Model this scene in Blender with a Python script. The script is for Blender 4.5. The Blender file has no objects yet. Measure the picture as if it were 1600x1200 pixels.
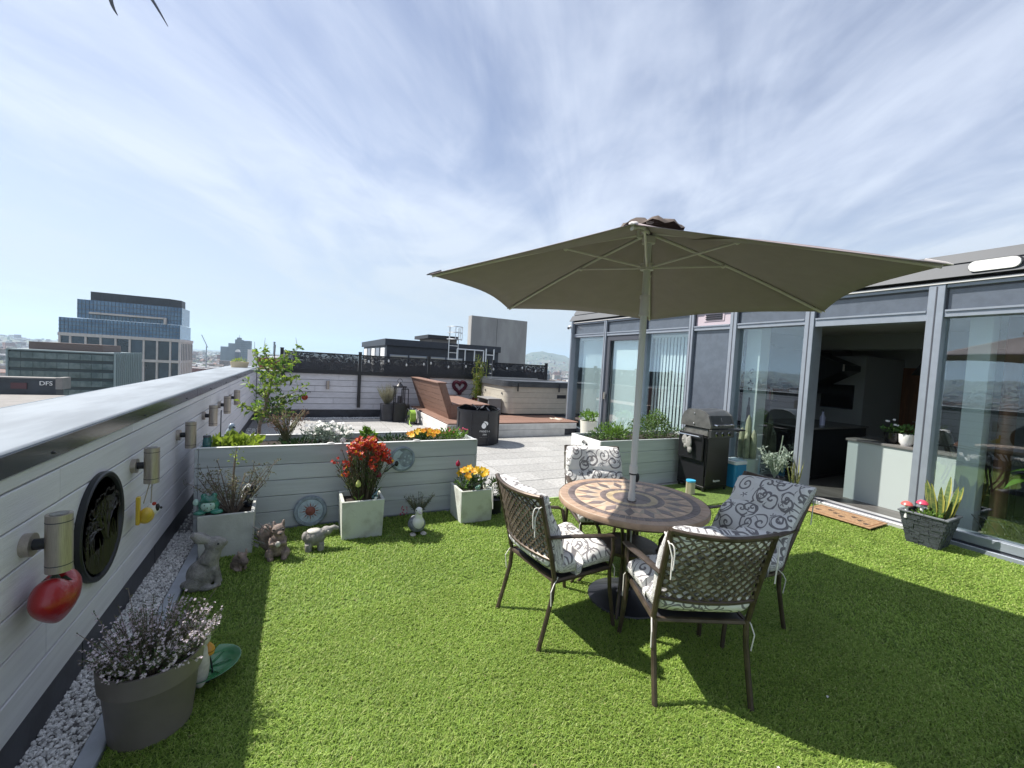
import bpy, math, random
import numpy as np
from mathutils import Vector, Matrix
sc = bpy.context.scene
COL = sc.collection
R = random.Random(11)
PI = math.pi
rad = math.radians
# ------------------------------------------------------------------ camera
cam = bpy.data.cameras.new('camera'); camo = bpy.data.objects.new('camera', cam); COL.objects.link(camo)
cam.sensor_width = 36; cam.lens = 660 / 1600 * 36; cam.clip_start = .05; cam.clip_end = 60000
yaw, pitch, roll = rad(26.9017), rad(2.615), rad(3.1857)
fw = Vector((math.sin(yaw) * math.cos(pitch), math.cos(yaw) * math.cos(pitch), -math.sin(pitch)))
r0 = Vector((math.cos(yaw), -math.sin(yaw), 0)); u0 = r0.cross(fw)
r2 = r0 * math.cos(roll) + u0 * math.sin(roll); u2 = u0 * math.cos(roll) - r0 * math.sin(roll)
camo.matrix_world = Matrix(((r2.x, u2.x, -fw.x, 0), (r2.y, u2.y, -fw.y, 0), (r2.z, u2.z, -fw.z, 1.68), (0, 0, 0, 1)))
sc.camera = camo
# ------------------------------------------------------------------ light
SUN = Vector((-.62, .48, 1)).normalized()          # towards the sun
sun_el = math.asin(SUN.z); sun_az = math.atan2(SUN.x, SUN.y)
sl = bpy.data.lights.new('sun', 'SUN'); sl.energy = 3.4; sl.angle = rad(.6); sl.color = (1, .95, .87)
so = bpy.data.objects.new('sun', sl); COL.objects.link(so); so.rotation_euler = SUN.to_track_quat('Z', 'Y').to_euler()
so.location = SUN * 60
sc.view_settings.view_transform = 'Standard'; sc.view_settings.look = 'None'
sc.view_settings.gamma = 1; sc.view_settings.use_curve_mapping = False
sc.view_settings.exposure = 1.42
sc.cycles.max_bounces = 10; sc.cycles.transparent_max_bounces = 24; sc.cycles.volume_bounces = 1
sc.cycles.use_denoising = True


class NT:
    """small helper to write node trees"""
    def __init__(s, tree):
        s.t = tree; s.n = tree.nodes; s.l = tree.links
    def a(s, typ, inp=None, **kw):
        n = s.n.new(typ)
        for k, v in kw.items():
            setattr(n, k, v)
        for k, v in (inp or {}).items():
            if isinstance(v, bpy.types.NodeSocket):
                s.l.new(v, n.inputs[k])
            else:
                n.inputs[k].default_value = v
        return n
    def m(s, op, a, b=None, c=None, clamp=False):
        n = s.n.new('ShaderNodeMath'); n.operation = op; n.use_clamp = clamp
        for i, v in enumerate((a, b, c)):
            if v is None: continue
            if isinstance(v, bpy.types.NodeSocket): s.l.new(v, n.inputs[i])
            else: n.inputs[i].default_value = v
        return n.outputs[0]
    def mix(s, f, a, b, blend='MIX'):
        n = s.n.new('ShaderNodeMix'); n.data_type = 'RGBA'; n.blend_type = blend
        for i, v in ((0, f), (6, a), (7, b)):
            if isinstance(v, bpy.types.NodeSocket): s.l.new(v, n.inputs[i])
            elif i == 0: n.inputs[0].default_value = v
            else: n.inputs[i].default_value = (*v, 1) if len(v) == 3 else v
        return n.outputs[2]
    def ramp(s, f, lo, hi, a=0., b=1.):
        n = s.n.new('ShaderNodeMapRange'); n.clamp = True; n.interpolation_type = 'SMOOTHSTEP'
        s.l.new(f, n.inputs[0])
        for i, v in ((1, lo), (2, hi), (3, a), (4, b)): n.inputs[i].default_value = v
        return n.outputs[0]


# ------------------------------------------------------------------ sky: Nishita with drawn-out cirrus
w = bpy.data.worlds.new('World'); sc.world = w; w.use_nodes = True
t = NT(w.node_tree); t.n.clear()
sky = t.a('ShaderNodeTexSky', sky_type='NISHITA', sun_disc=False, sun_elevation=sun_el, sun_rotation=sun_az,
          altitude=50, air_density=1.0, dust_density=.8, ozone_density=1.5)
tc = t.a('ShaderNodeTexCoord')
sep = t.a('ShaderNodeSeparateXYZ', {0: tc.outputs['Generated']})
zz = t.m('MAXIMUM', t.m('ADD', sep.outputs[2], .10), .06)
px = t.m('DIVIDE', sep.outputs[0], zz); py = t.m('DIVIDE', sep.outputs[1], zz)
sa = rad(30)                                       # direction the streaks run in
U = t.m('ADD', t.m('MULTIPLY', px, math.sin(sa)), t.m('MULTIPLY', py, math.cos(sa)))
V = t.m('SUBTRACT', t.m('MULTIPLY', px, math.cos(sa)), t.m('MULTIPLY', py, math.sin(sa)))
def streak(su, sv, detail, rough, off, dist=.6):
    c = t.a('ShaderNodeCombineXYZ', {0: t.m('MULTIPLY', U, su), 1: t.m('MULTIPLY', V, sv), 2: off})
    return t.a('ShaderNodeTexNoise', {'Vector': c.outputs[0], 'Scale': 1., 'Detail': detail, 'Roughness': rough, 'Distortion': dist}).outputs[0]
n1 = streak(.42, .80, 6, .55, 3.1, 1.1); n2 = streak(1.0, 2.3, 6, .60, 8.4, 1.4); n3 = streak(.30, .42, 3, .5, 1.7, 1.)
cl = t.m('ADD', t.m('ADD', t.m('MULTIPLY', n1, .60), t.m('MULTIPLY', n2, .26)), t.m('MULTIPLY', n3, .30))
cm = t.ramp(cl, .46, .70)
veil = t.ramp(sep.outputs[2], -.02, .50, 1.52, .34)   # thin veil, denser towards the horizon
fac = t.m('MAXIMUM', t.m('ADD', t.m('MULTIPLY', cm, .66), t.m('MULTIPLY', veil, .58)), 0., clamp=True)
hz = t.ramp(sep.outputs[2], .0, .42)
ccol = t.mix(hz, (4.7, 5.25, 5.6), (5.7, 6.25, 7.45))
scol = t.mix(1., sky.outputs[0], (.93, .87, .94), 'MULTIPLY')
mixc = t.mix(fac, scol, ccol)
bg = t.a('ShaderNodeBackground', {0: mixc, 1: .052})
out = t.a('ShaderNodeOutputWorld', {0: bg.outputs[0]})

# ------------------------------------------------------------------ materials
MATS = {}
def mat(name, col, rough=.6, metal=0., var=0., vs=8., bump=0., bs=60., col2=None, coat=0., trans=0., rnd=0., stretch=None, spec=.5, lo=.35, hi=.65, det=4., hue=0., attr=None, alpha=1.):
    m = bpy.data.materials.new(name); m.use_nodes = True
    t = NT(m.node_tree); p = t.n['Principled BSDF']
    tc = t.a('ShaderNodeTexCoord'); vec = tc.outputs['Object']
    if stretch: vec = t.a('ShaderNodeMapping', {'Vector': vec, 'Scale': stretch}).outputs[0]
    c = None
    if attr:
        c = t.a('ShaderNodeAttribute', attribute_name=attr).outputs[0]
        if col != (1, 1, 1): c = t.mix(1., c, col, 'MULTIPLY')
    if col2 or var:
        c2 = col2 or tuple(min(1, x * (1 + var)) for x in col); c1 = col if col2 else tuple(x * (1 - var) for x in col)
        nz = t.a('ShaderNodeTexNoise', {'Vector': vec, 'Scale': vs, 'Detail': det, 'Roughness': .6})
        f = t.ramp(nz.outputs[0], lo, hi)
        if attr: c = t.mix(1., c, t.mix(f, (1 - var,) * 3, (1 + var,) * 3), 'MULTIPLY')
        else: c = t.mix(f, c1, c2)
    if rnd:
        oi = t.a('ShaderNodeObjectInfo')
        k = t.ramp(oi.outputs['Random'], 0., 1., 1 - rnd, 1 + rnd)
        c = t.a('ShaderNodeHueSaturation', {'Value': k, 'Color': c if c else (*col, 1)}).outputs[0]
    if c: t.l.new(c, p.inputs['Base Color'])
    else: p.inputs['Base Color'].default_value = (*col, 1)
    p.inputs['Roughness'].default_value = rough; p.inputs['Metallic'].default_value = metal
    p.inputs['Specular IOR Level'].default_value = spec; p.inputs['Coat Weight'].default_value = coat
    p.inputs['Coat Roughness'].default_value = .08
    p.inputs['Alpha'].default_value = alpha
    if bump:
        nb = t.a('ShaderNodeTexNoise', {'Vector': vec, 'Scale': bs, 'Detail': 5., 'Roughness': .65})
        b = t.a('ShaderNodeBump', {'Height': nb.outputs[0], 'Strength': bump, 'Distance': .01})
        t.l.new(b.outputs[0], p.inputs['Normal'])
    if trans:                                      # thin leaves, petals and cloth let light through
        tr = t.a('ShaderNodeBsdfTranslucent')
        if c: t.l.new(c, tr.inputs[0])
        else: tr.inputs[0].default_value = (*col, 1)
        mx = t.a('ShaderNodeMixShader', {0: trans, 1: p.outputs[0], 2: tr.outputs[0]})
        t.l.new(mx.outputs[0], t.n['Material Output'].inputs[0])
    MATS[name] = m
    return m

def glass_mat(name, tint=(.90, .95, .95), ior=1.62):
    m = bpy.data.materials.new(name); m.use_nodes = True; t = NT(m.node_tree)
    t.n.remove(t.n['Principled BSDF'])
    ge = t.a('ShaderNodeNewGeometry'); fr = t.a('ShaderNodeFresnel', {0: t.m('ADD', t.m('MULTIPLY', ge.outputs['Backfacing'], 1 / ior - ior), ior)}); tr = t.a('ShaderNodeBsdfTransparent', {0: (*tint, 1)})
    nz = t.a('ShaderNodeTexNoise', {'Vector': t.a('ShaderNodeTexCoord').outputs['Object'], 'Scale': 1.1, 'Detail': 1.})
    bp = t.a('ShaderNodeBump', {'Height': nz.outputs[0], 'Strength': .05, 'Distance': .02})
    gl = t.a('ShaderNodeBsdfGlossy', {'Color': (.92, .96, 1, 1), 'Roughness': .0, 'Normal': bp.outputs[0]})
    f = t.m('MULTIPLY', fr.outputs[0], 2.2, clamp=True)
    mx = t.a('ShaderNodeMixShader', {0: f, 1: tr.outputs[0], 2: gl.outputs[0]})
    t.l.new(mx.outputs[0], t.n['Material Output'].inputs[0]); return m

# ------------------------------------------------------------------ mesh builder
class MB:
    def __init__(s):
        s.v = []; s.f = []; s.mi = []; s.c = None; s.M = None
    def add(s, vs, fs, m=0):
        o = len(s.v)
        if s.M is not None: vs = [tuple(s.M @ Vector(p)) for p in vs]
        s.v += [tuple(p) for p in vs]; s.f += [tuple(i + o for i in f) for f in fs]; s.mi += [m] * len(fs)
        return s
    def box(s, lo, hi, b=0., m=0, M=None):
        x0, y0, z0 = lo; x1, y1, z1 = hi
        if b <= 0:
            vs = [(x0, y0, z0), (x1, y0, z0), (x1, y1, z0), (x0, y1, z0), (x0, y0, z1), (x1, y0, z1), (x1, y1, z1), (x0, y1, z1)]
            fs = [(3, 2, 1, 0), (4, 5, 6, 7), (0, 1, 5, 4), (1, 2, 6, 5), (2, 3, 7, 6), (3, 0, 4, 7)]
        else:
            c = ((x0 + x1) / 2, (y0 + y1) / 2, (z0 + z1) / 2); h = ((x1 - x0) / 2, (y1 - y0) / 2, (z1 - z0) / 2)
            b = min(b, min(h) * .9); vs = []; fs = []; idx = {}
            for sx in (-1, 1):
                for sy in (-1, 1):
                    for sz in (-1, 1):
                        for a in range(3):
                            d = [h[0] - b, h[1] - b, h[2] - b]; d[a] = h[a]
                            idx[(sx, sy, sz, a)] = len(vs)
                            vs.append((c[0] + sx * d[0], c[1] + sy * d[1], c[2] + sz * d[2]))
            for a in range(3):
                p, q = [k for k in range(3) if k != a]
                for sg in (-1, 1):
                    r = []
                    for u_, v_ in ((-1, -1), (1, -1), (1, 1), (-1, 1)):
                        k = [0, 0, 0]; k[a] = sg; k[p] = u_; k[q] = v_; r.append(idx[(*k, a)])
                    fs.append(r if (sg > 0) == ((a, p, q) in ((0, 1, 2), (2, 0, 1))) else r[::-1])
            for a in range(3):
                p, q = [k for k in range(3) if k != a]
                for u_ in (-1, 1):
                    for v_ in (-1, 1):
                        k0 = [0, 0, 0]; k0[p] = u_; k0[q] = v_; k1 = list(k0); k0[a] = -1; k1[a] = 1
                        fs.append([idx[(*k0, p)], idx[(*k1, p)], idx[(*k1, q)], idx[(*k0, q)]])
            for sx in (-1, 1):
                for sy in (-1, 1):
                    for sz in (-1, 1): fs.append([idx[(sx, sy, sz, a)] for a in range(3)])
        if M is not None: vs = [tuple(M @ Vector(p)) for p in vs]
        return s.add(vs, fs, m)
    def tube(s, pts, r, seg=6, caps=True, m=0, flat=1., up=None, closed=False):
        pts = [Vector(p) for p in pts]; n = len(pts)
        rs = r if isinstance(r, (list, tuple)) else [r] * n
        vs = []; fs = []; prev = None
        for i, p in enumerate(pts):
            if closed: d = (pts[(i + 1) % n] - pts[i - 1])
            else: d = (pts[min(i + 1, n - 1)] - pts[max(i - 1, 0)])
            d = d.normalized() if d.length > 1e-9 else Vector((0, 0, 1))
            if up is not None: a = Vector(up) - d * d.dot(Vector(up))
            elif prev is not None: a = prev - d * d.dot(prev)
            else: a = d.orthogonal()
            if a.length < 1e-6: a = d.orthogonal()
            a.normalize(); prev = a; b = d.cross(a)
            for k in range(seg):
                th = 2 * PI * (k + .5) / seg
                vs.append(tuple(p + (a * math.cos(th) * flat + b * math.sin(th)) * rs[i]))
        for i in range(n if closed else n - 1):
            j = (i + 1) % n
            for k in range(seg):
                fs.append((i * seg + k, i * seg + (k + 1) % seg, j * seg + (k + 1) % seg, j * seg + k))
        if caps and not closed:
            fs.append(tuple(range(seg))[::-1]); fs.append(tuple((n - 1) * seg + k for k in range(seg)))
        return s.add(vs, fs, m)
    def lathe(s, prof, c=(0, 0, 0), seg=24, m=0, M=None, sx=1., sy=1., caps=True):
        vs = []; fs = []
        for r, z in prof:
            for k in range(seg):
                th = 2 * PI * k / seg; vs.append((c[0] + r * sx * math.cos(th), c[1] + r * sy * math.sin(th), c[2] + z))
        for i in range(len(prof) - 1):
            for k in range(seg):
                fs.append((i * seg + k, i * seg + (k + 1) % seg, (i + 1) * seg + (k + 1) % seg, (i + 1) * seg + k))
        if caps:
            fs.append(tuple(range(seg))[::-1]); fs.append(tuple((len(prof) - 1) * seg + k for k in range(seg)))
        if M is not None: vs = [tuple(M @ Vector(p)) for p in vs]
        return s.add(vs, fs, m)
    def ball(s, c, r, seg=12, rings=8, m=0, rot=None):
        if not isinstance(r, (tuple, list)): r = (r, r, r)
        vs = [(0, 0, -1)]; fs = []
        for i in range(1, rings):
            ph = -PI / 2 + PI * i / rings
            for k in range(seg):
                th = 2 * PI * k / seg; vs.append((math.cos(ph) * math.cos(th), math.cos(ph) * math.sin(th), math.sin(ph)))
        vs.append((0, 0, 1)); L = len(vs) - 1
        for k in range(seg):
            fs.append((0, 1 + (k + 1) % seg, 1 + k)); fs.append((L, L - seg + k, L - seg + (k + 1) % seg))
        for i in range(rings - 2):
            for k in range(seg):
                a = 1 + i * seg; fs.append((a + k, a + (k + 1) % seg, a + seg + (k + 1) % seg, a + seg + k))
        Mr = rot if rot is not None else Matrix.Identity(3)
        vs = [tuple(Mr @ Vector((x * r[0], y * r[1], z * r[2])) + Vector(c)) for x, y, z in vs]
        return s.add(vs, fs, m)
    def prism(s, poly, z0, z1, M=None, m=0):
        n = len(poly); vs = [(x, y, z0) for x, y in poly] + [(x, y, z1) for x, y in poly]
        fs = [tuple(range(n))[::-1], tuple(range(n, 2 * n))] + [(i, (i + 1) % n, n + (i + 1) % n, n + i) for i in range(n)]
        if M is not None: vs = [tuple(M @ Vector(p)) for p in vs]
        return s.add(vs, fs, m)
    def leaf(s, p, d, L, W, up=(0, 0, 1), fold=.25, m=0, droop=0.):
        p = Vector(p); d = Vector(d)
        d = d.normalized() if d.length > 1e-6 else Vector((0, 0, 1))
        sd = d.cross(Vector(up))
        if sd.length < 1e-3: sd = d.orthogonal()
        sd.normalize(); nrm = sd.cross(d); mid = p + d * L * .5; tip = p + d * L - Vector((0, 0, droop * L))
        s.add([p, mid + sd * W / 2 + nrm * W * fold, tip, mid - sd * W / 2 + nrm * W * fold], [(0, 1, 2), (0, 2, 3)], m); return s
    def flower(s, p, d, r, n=5, m=0, cup=.3):
        d = Vector(d).normalized(); a = d.orthogonal().normalized(); b = d.cross(a); p = Vector(p); ph = R.random() * 6
        for k in range(n):
            th = ph + 2 * PI * k / n; th2 = th + PI / n; th0 = th - PI / n
            e = lambda q, rr, h: p + (a * math.cos(q) + b * math.sin(q)) * rr + d * h
            s.add([p, e(th0, r * .62, cup * r * .5), e(th, r, cup * r), e(th2, r * .62, cup * r * .5)], [(0, 1, 2, 3)], m)
        return s
    def build(s, name, mats, parent=None, local=False, smooth=35, uv=None, label=None):
        vs = s.v
        if parent is not None and not local:
            o = Vector((0, 0, 0)); q = parent
            while q is not None: o += q.location; q = q.parent
            vs = [(x - o.x, y - o.y, z - o.z) for x, y, z in vs]
        me = bpy.data.meshes.new(name); me.from_pydata(vs, [], s.f)
        mats = mats if isinstance(mats, (list, tuple)) else [mats]
        for m in mats: me.materials.append(m)
        if len(mats) > 1: me.polygons.foreach_set('material_index', s.mi)
        if uv is not None:
            l = me.uv_layers.new(name='UVMap'); li = np.empty(len(me.loops), dtype=np.int32); me.loops.foreach_get('vertex_index', li)
            l.data.foreach_set('uv', np.asarray(uv, dtype=np.float32)[li].ravel())
        if s.c is not None:
            at = me.color_attributes.new('col', 'FLOAT_COLOR', 'POINT'); at.data.foreach_set('color', np.asarray(s.c, dtype=np.float32).ravel())
        if smooth:
            me.shade_smooth(); me.set_sharp_from_angle(angle=rad(smooth))
        me.update()
        o = bpy.data.objects.new(name, me); COL.objects.link(o)
        if parent is not None: o.parent = parent
        if label: o['label'] = label
        return o

def thing(name, label, cat, loc=(0, 0, 0), rz=0., group=None):
    o = bpy.data.objects.new(name, None); COL.objects.link(o); o.empty_display_size = .1
    o.location = loc; o.rotation_euler = (0, 0, rz); o['label'] = label; o['category'] = cat
    if group: o['group'] = group
    return o
def tag(o, label=None, cat=None, group=None, kind=None):
    if label: o['label'] = label
    if cat: o['category'] = cat
    if group: o['group'] = group
    if kind: o['kind'] = kind
    return o
def dup(root, loc=None, rz=None, label=None):
    r = root.copy(); COL.objects.link(r)
    if loc is not None: r.location = loc
    if rz is not None: r.rotation_euler = (0, 0, rz)
    if label: r['label'] = label
    for ch in list(root.children):
        c = ch.copy(); COL.objects.link(c); c.parent = r
        for g in list(ch.children):
            d = g.copy(); COL.objects.link(d); d.parent = c
    return r
def inst(o, loc=None, rot=None, parent='same', scale=None):
    c = o.copy(); COL.objects.link(c)
    if parent != 'same': c.parent = parent
    if loc is not None: c.location = loc
    if rot is not None: c.rotation_euler = rot
    if scale is not None: c.scale = scale
    return c
def sculpt(parts, name, mats, parent=None, local=False, vox=.006, smooth=3, post=None):
    """rounded parts fused into one continuous skin"""
    b = MB()
    for p in parts:
        if p[0] == 'b': b.ball(p[1], p[2], 14, 10, rot=p[3] if len(p) > 3 else None)
        else: b.tube(p[1], p[2], 10)
    o = b.build(name, mats, parent, local, smooth=0)
    m = o.modifiers.new('remesh', 'REMESH'); m.mode = 'VOXEL'; m.voxel_size = vox; m.use_smooth_shade = True
    if smooth:
        k = o.modifiers.new('smooth', 'SMOOTH'); k.iterations = smooth; k.factor = .5
    return o
def rot(ax, deg): return Matrix.Rotation(rad(deg), 3, ax)
def rnd_dir(r=R):
    z = r.uniform(-1, 1); a = r.uniform(0, 2 * PI); q = math.sqrt(1 - z * z); return Vector((q * math.cos(a), q * math.sin(a), z))
def foliage(b, c, rd, n, L, W, up=.3, shell=.45, m=0, zcut=None, droop=0.):
    for _ in range(n):
        d = rnd_dir(); k = shell + (1 - shell) * R.random(); k = k if R.random() < .75 else R.random()
        p = Vector((c[0] + d.x * rd[0] * k, c[1] + d.y * rd[1] * k, c[2] + d.z * rd[2] * k))
        if zcut is not None and p.z < zcut: p.z = zcut + R.random() * rd[2] * .3
        q = d + rnd_dir() * .8 + Vector((0, 0, up)); s = R.uniform(.6, 1.25)
        b.leaf(p, q, L * s, W * s, up=rnd_dir(), m=m, droop=droop)
    return b
def bez(p0, p1, p2, n=6):
    p0, p1, p2 = Vector(p0), Vector(p1), Vector(p2)
    return [p0 * (1 - t) ** 2 + p1 * 2 * t * (1 - t) + p2 * t * t for t in [i / n for i in range(n + 1)]]
# ------------------------------------------------------------------ shared materials
M_plank = mat('painted_plank', (.62, .61, .64), .62, var=.055, vs=4.5, bump=.35, bs=45, rnd=.05, stretch=(1.5, .25, 6), spec=.35)
M_dark = mat('dark_flashing', (.030, .032, .042), .42, var=.3, vs=5, bump=.08, bs=30)
M_coptop = mat('coping_membrane', (.245, .275, .305), .7, var=.12, vs=1.7, stretch=(2.2, .5, 1), bump=.05, bs=9, spec=.25)
M_copface = mat('coping_face', (.040, .043, .050), .16, var=.35, vs=3, bump=.03, bs=6, spec=.6)
M_edge = mat('edging_metal', (.42, .45, .50), .4, metal=.3, var=.08)
M_black = mat('black_metal', (.012, .013, .017), .45, var=.2)
M_steel = mat('brushed_steel', (.42, .37, .33), .40, metal=.75, var=.12, vs=20, stretch=(30, 30, 1))
M_white = mat('white_plastic', (.80, .80, .79), .4)
M_soil = mat('soil', (.020, .014, .010), .95, var=.5, vs=40, bump=1., bs=50)
M_alu = mat('facade_aluminium', (.25, .28, .325), .38, metal=.25, var=.04)
M_alud = mat('facade_dark_gasket', (.055, .06, .075), .5)
M_stem = mat('plant_stem', (.10, .085, .05), .8, var=.3)
M_twig = mat('bark_twig', (.16, .125, .10), .85, var=.35, vs=30)

# ------------------------------------------------------------------ haze and far terrain
hz_ = MB().box((-14000, -14000, -75), (14000, 14000, 420)).build('haze', [], smooth=0)
m = bpy.data.materials.new('haze_air'); m.use_nodes = True; t = NT(m.node_tree); t.n.remove(t.n['Principled BSDF'])
pv = t.a('ShaderNodeVolumePrincipled', {'Color': (.58, .77, .97, 1), 'Density': .000115, 'Anisotropy': .3}); t.l.new(pv.outputs[0], t.n['Material Output'].inputs['Volume'])
hz_.data.materials.append(m); hz_['kind'] = 'stuff'; hz_.display_type = 'WIRE'
E_far = MB()
def hill(az, r):
    e = 272 * math.exp(-((az - 31) / 5.6) ** 2) * math.exp(-((r - 6600) / 1500) ** 2)
    e += (95 + 18 * math.sin(az * .31)) * math.exp(-((az + 78) / 36) ** 4) * math.exp(-((r - 6200) / 1700) ** 2) * 1.35
    e += 52 * math.exp(-((az + 27) / 9) ** 2) * math.exp(-((r - 5200) / 1500) ** 2)
    e += (110 + 30 * math.sin(az * .5)) * math.exp(-((az - 70) / 28) ** 4) * math.exp(-((r - 7000) / 1700) ** 2)
    e += (120 + 40 * math.sin(az * .13)) * math.exp(-((abs(az) - 150) / 34) ** 4) * math.exp(-((r - 7500) / 1900) ** 2)
    k = min(1, max(0, (r - 2500) / 3000))
    e += k * 9 * (math.sin(az * 1.7 + r * .002) + math.sin(az * 4.1 + 1.3) * .5 + math.sin(az * 9.3 + r * .004) * .3)
    return -45 + e
rr = [0, 150, 400, 800, 1500, 2400, 3200, 3800, 4400, 4900, 5400, 5800, 6200, 6600, 7000, 7500, 8200, 9200, 11000, 13500]
na = 480; vs = []; fs = []
for i, r in enumerate(rr):
    for k in range(na):
        az = -180 + 360 * k / na; a = rad(az); vs.append((r * math.sin(a), r * math.cos(a), hill(az, r)))
for i in range(len(rr) - 1):
    for k in range(na): fs.append((i * na + k, (i + 1) * na + k, (i + 1) * na + (k + 1) % na, i * na + (k + 1) % na))
E_far.add(vs, fs)
m = mat('terrain_land', (.055, .075, .035), .95, col2=(.13, .125, .085), vs=.004, det=9, lo=.38, hi=.62)
tag(E_far.build('terrain', m, smooth=60), kind='structure')
# houses, blocks and trees of the town, too many to count
hv = []; hf = []; hc = []
rg = random.Random(5)
brick = [(.20, .085, .06), (.26, .13, .09), (.30, .24, .20), (.42, .40, .37), (.55, .54, .52), (.22, .16, .13), (.16, .15, .15)]
roofc = [(.07, .07, .08), (.10, .075, .065), (.16, .09, .07), (.22, .22, .23), (.30, .31, .32)]
for i in range(11500):
    az = rg.uniform(-118, 62); r = 230 + 5200 * rg.random() ** 1.25
    a = rad(az); x, y = r * math.sin(a), r * math.cos(a)
    if -130 < x < -30 and 60 < y < 380: continue
    z = hill(az, r) - .5; th = rg.choice((0.1, .1 + PI / 2, .9, -.6)) + rg.uniform(-.06, .06) + r * .0002
    big = rg.random() < .09
    L, W, H = (rg.uniform(20, 48), rg.uniform(14, 26), rg.uniform(9, 26)) if big else (rg.uniform(14, 40), rg.uniform(8, 10), rg.uniform(5.5, 8.5))
    c, s = math.cos(th), math.sin(th); rh = .4 if big else rg.uniform(2.2, 3.4); o = len(hv)
    pts = [(-1, -1, 0), (1, -1, 0), (1, 1, 0), (-1, 1, 0), (-1, -1, 1), (1, -1, 1), (1, 1, 1), (-1, 1, 1)]
    P = [(x + c * p[0] * L / 2 - s * p[1] * W / 2, y + s * p[0] * L / 2 + c * p[1] * W / 2, z + p[2] * H) for p in pts]
    e1 = (x - c * L / 2, y - s * L / 2, z + H + rh); e2 = (x + c * L / 2, y + s * L / 2, z + H + rh)
    hv += P + P[4:] + [e1, e2]
    hf += [(o, o + 1, o + 5, o + 4), (o + 1, o + 2, o + 6, o + 5), (o + 2, o + 3, o + 7, o + 6), (o + 3, o, o + 4, o + 7),
           (o + 8, o + 9, o + 13, o + 12), (o + 10, o + 11, o + 12, o + 13), (o + 9, o + 10, o + 13), (o + 11, o + 8, o + 12)]
    b_ = rg.choice(brick); q = rg.choice(roofc); k = rg.uniform(.7, 1.25)
    hc += [(b_[0] * k, b_[1] * k, b_[2] * k, 1)] * 8 + [(q[0] * k, q[1] * k, q[2] * k, 1)] * 6
b = MB(); b.v = hv; b.f = hf; b.mi = [0] * len(hf); b.c = hc
m = mat('town_walls', (1, 1, 1), .85, attr='col', var=.25, vs=.15)
tag(b.build('town_houses', m, smooth=0), kind='stuff')
b = MB()
for i in range(2600):
    az = rg.uniform(-118, 62); r = 260 + 5600 * rg.random(); a = rad(az); x, y = r * math.sin(a), r * math.cos(a)
    if -130 < x < -30 and 60 < y < 380: continue
    h = rg.uniform(5, 11)
    b.ball((x, y, hill(az, r) + h * .45), (h * rg.uniform(.5, 1.4), h * rg.uniform(.5, 1.4), h * .6), 6, 4)
m = mat('far_tree_green', (.035, .055, .022), .95, var=.45, vs=.25)
tag(b.build('town_trees', m, smooth=60), kind='stuff')

# ------------------------------------------------------------------ city buildings that can be told apart
M_tglass = mat('tower_glass', (.045, .12, .23), .10, var=.28, vs=.12, spec=.9, col2=(.10, .20, .32), stretch=(1, 1, 2.2))
M_tglass2 = mat('tower_bay_glass', (.014, .030, .052), .10, spec=.8, rnd=.35, col2=(.03, .055, .085), vs=.2)
M_tstone = mat('tower_stone', (.55, .50, .47), .7, var=.06, vs=.4)
M_tcrown = mat('tower_crown', (.022, .024, .030), .5)
M_mull = mat('tower_mullion', (.075, .105, .14), .4)
tw = thing('office_tower', 'blue glass office tower with stepped back top and pale stone frame below', 'building', (-86, 320, -45))
def P(name, mt, parent, *boxes, bev=0, smooth=0, **k):
    b = MB()
    for lo, hi in boxes: b.box(lo, hi, bev)
    return b.build(name, mt, parent, smooth=smooth, **k)
b = MB().prism([(-99.3, 303), (-66, 303), (-61.5, 308), (-61.5, 317), (-99.3, 317)], 23.2, 28); b.build('crown', M_tcrown, tw, smooth=0)
b = MB().prism([(-103.5, 300), (-59.7, 300), (-59.7, 319), (-103.5, 319)], 13.6, 23.3); b.build('upper_glazing', M_tglass, tw, smooth=0)
b = MB().prism([(-109.7, 298), (-60, 298), (-60, 324), (-109.7, 324)], 5.2, 13.25); b.build('middle_glazing', M_tglass, tw, smooth=0)
b = MB()
for k in range(34):
    x = -109.2 + k * 1.48; b.box((x, 297.8, 5.3), (x + .16, 298, 13.2))
    if x > -103.4: b.box((x, 299.8, 13.7), (x + .16, 300, 23.2))
for z in (7.2, 9.2, 11.2): b.box((-109.7, 297.75, z), (-60, 297.9, z + .3))
for z in (15.8, 18.2, 20.8): b.box((-103.5, 299.75, z), (-59.8, 299.9, z + .3))
tag(b.build('mullion_grid', M_mull, tw, smooth=0), kind='stuff')
P('terrace_band', M_tstone, tw, ((-98, 297.0, 16.0), (-67, 299.7, 16.9)), ((-67.2, 297, 13.3), (-66.3, 299.7, 16.9)))
P('stone_core', M_tstone, tw, ((-109.5, 299, -45), (-60.2, 331, 5.15)))
P('stone_band', M_tstone, tw, ((-110, 297.6, 3.9), (-59.9, 331.5, 5.5)))
P('stone_band', M_tstone, tw, ((-109.6, 297.7, -8.0), (-60.0, 331.2, -6.6)))
xs = [-109.4, -105.4, -99.5, -93.6, -87.6, -81.8, -75.9, -70.1, -64.3, -60.2]
for i, x in enumerate(xs):
    P('stone_pier', M_tstone, tw, ((x - .40, 297.9, -45), (x + .40, 299.2, 3.85)))
    if i < 9:
        P('bay_window', M_tglass2, tw, ((x + .45, 298.6, -6.5), (xs[i + 1] - .45, 298.9, 3.85)))
        P('bay_window', M_tglass2, tw, ((x + .6, 298.6, -24), (xs[i + 1] - .6, 298.9, -8.1)))
for k in range(8):
    y = 299.3 + k * 4.0
    P('stone_pier', M_tstone, tw, ((-60.2, y, -45), (-59.8, y + 1.2, 3.3)))
    P('side_window', M_tglass2, tw, ((-60.19, y + 1.3, -6.4), (-60.05, y + 3.9, 3.1)))
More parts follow.
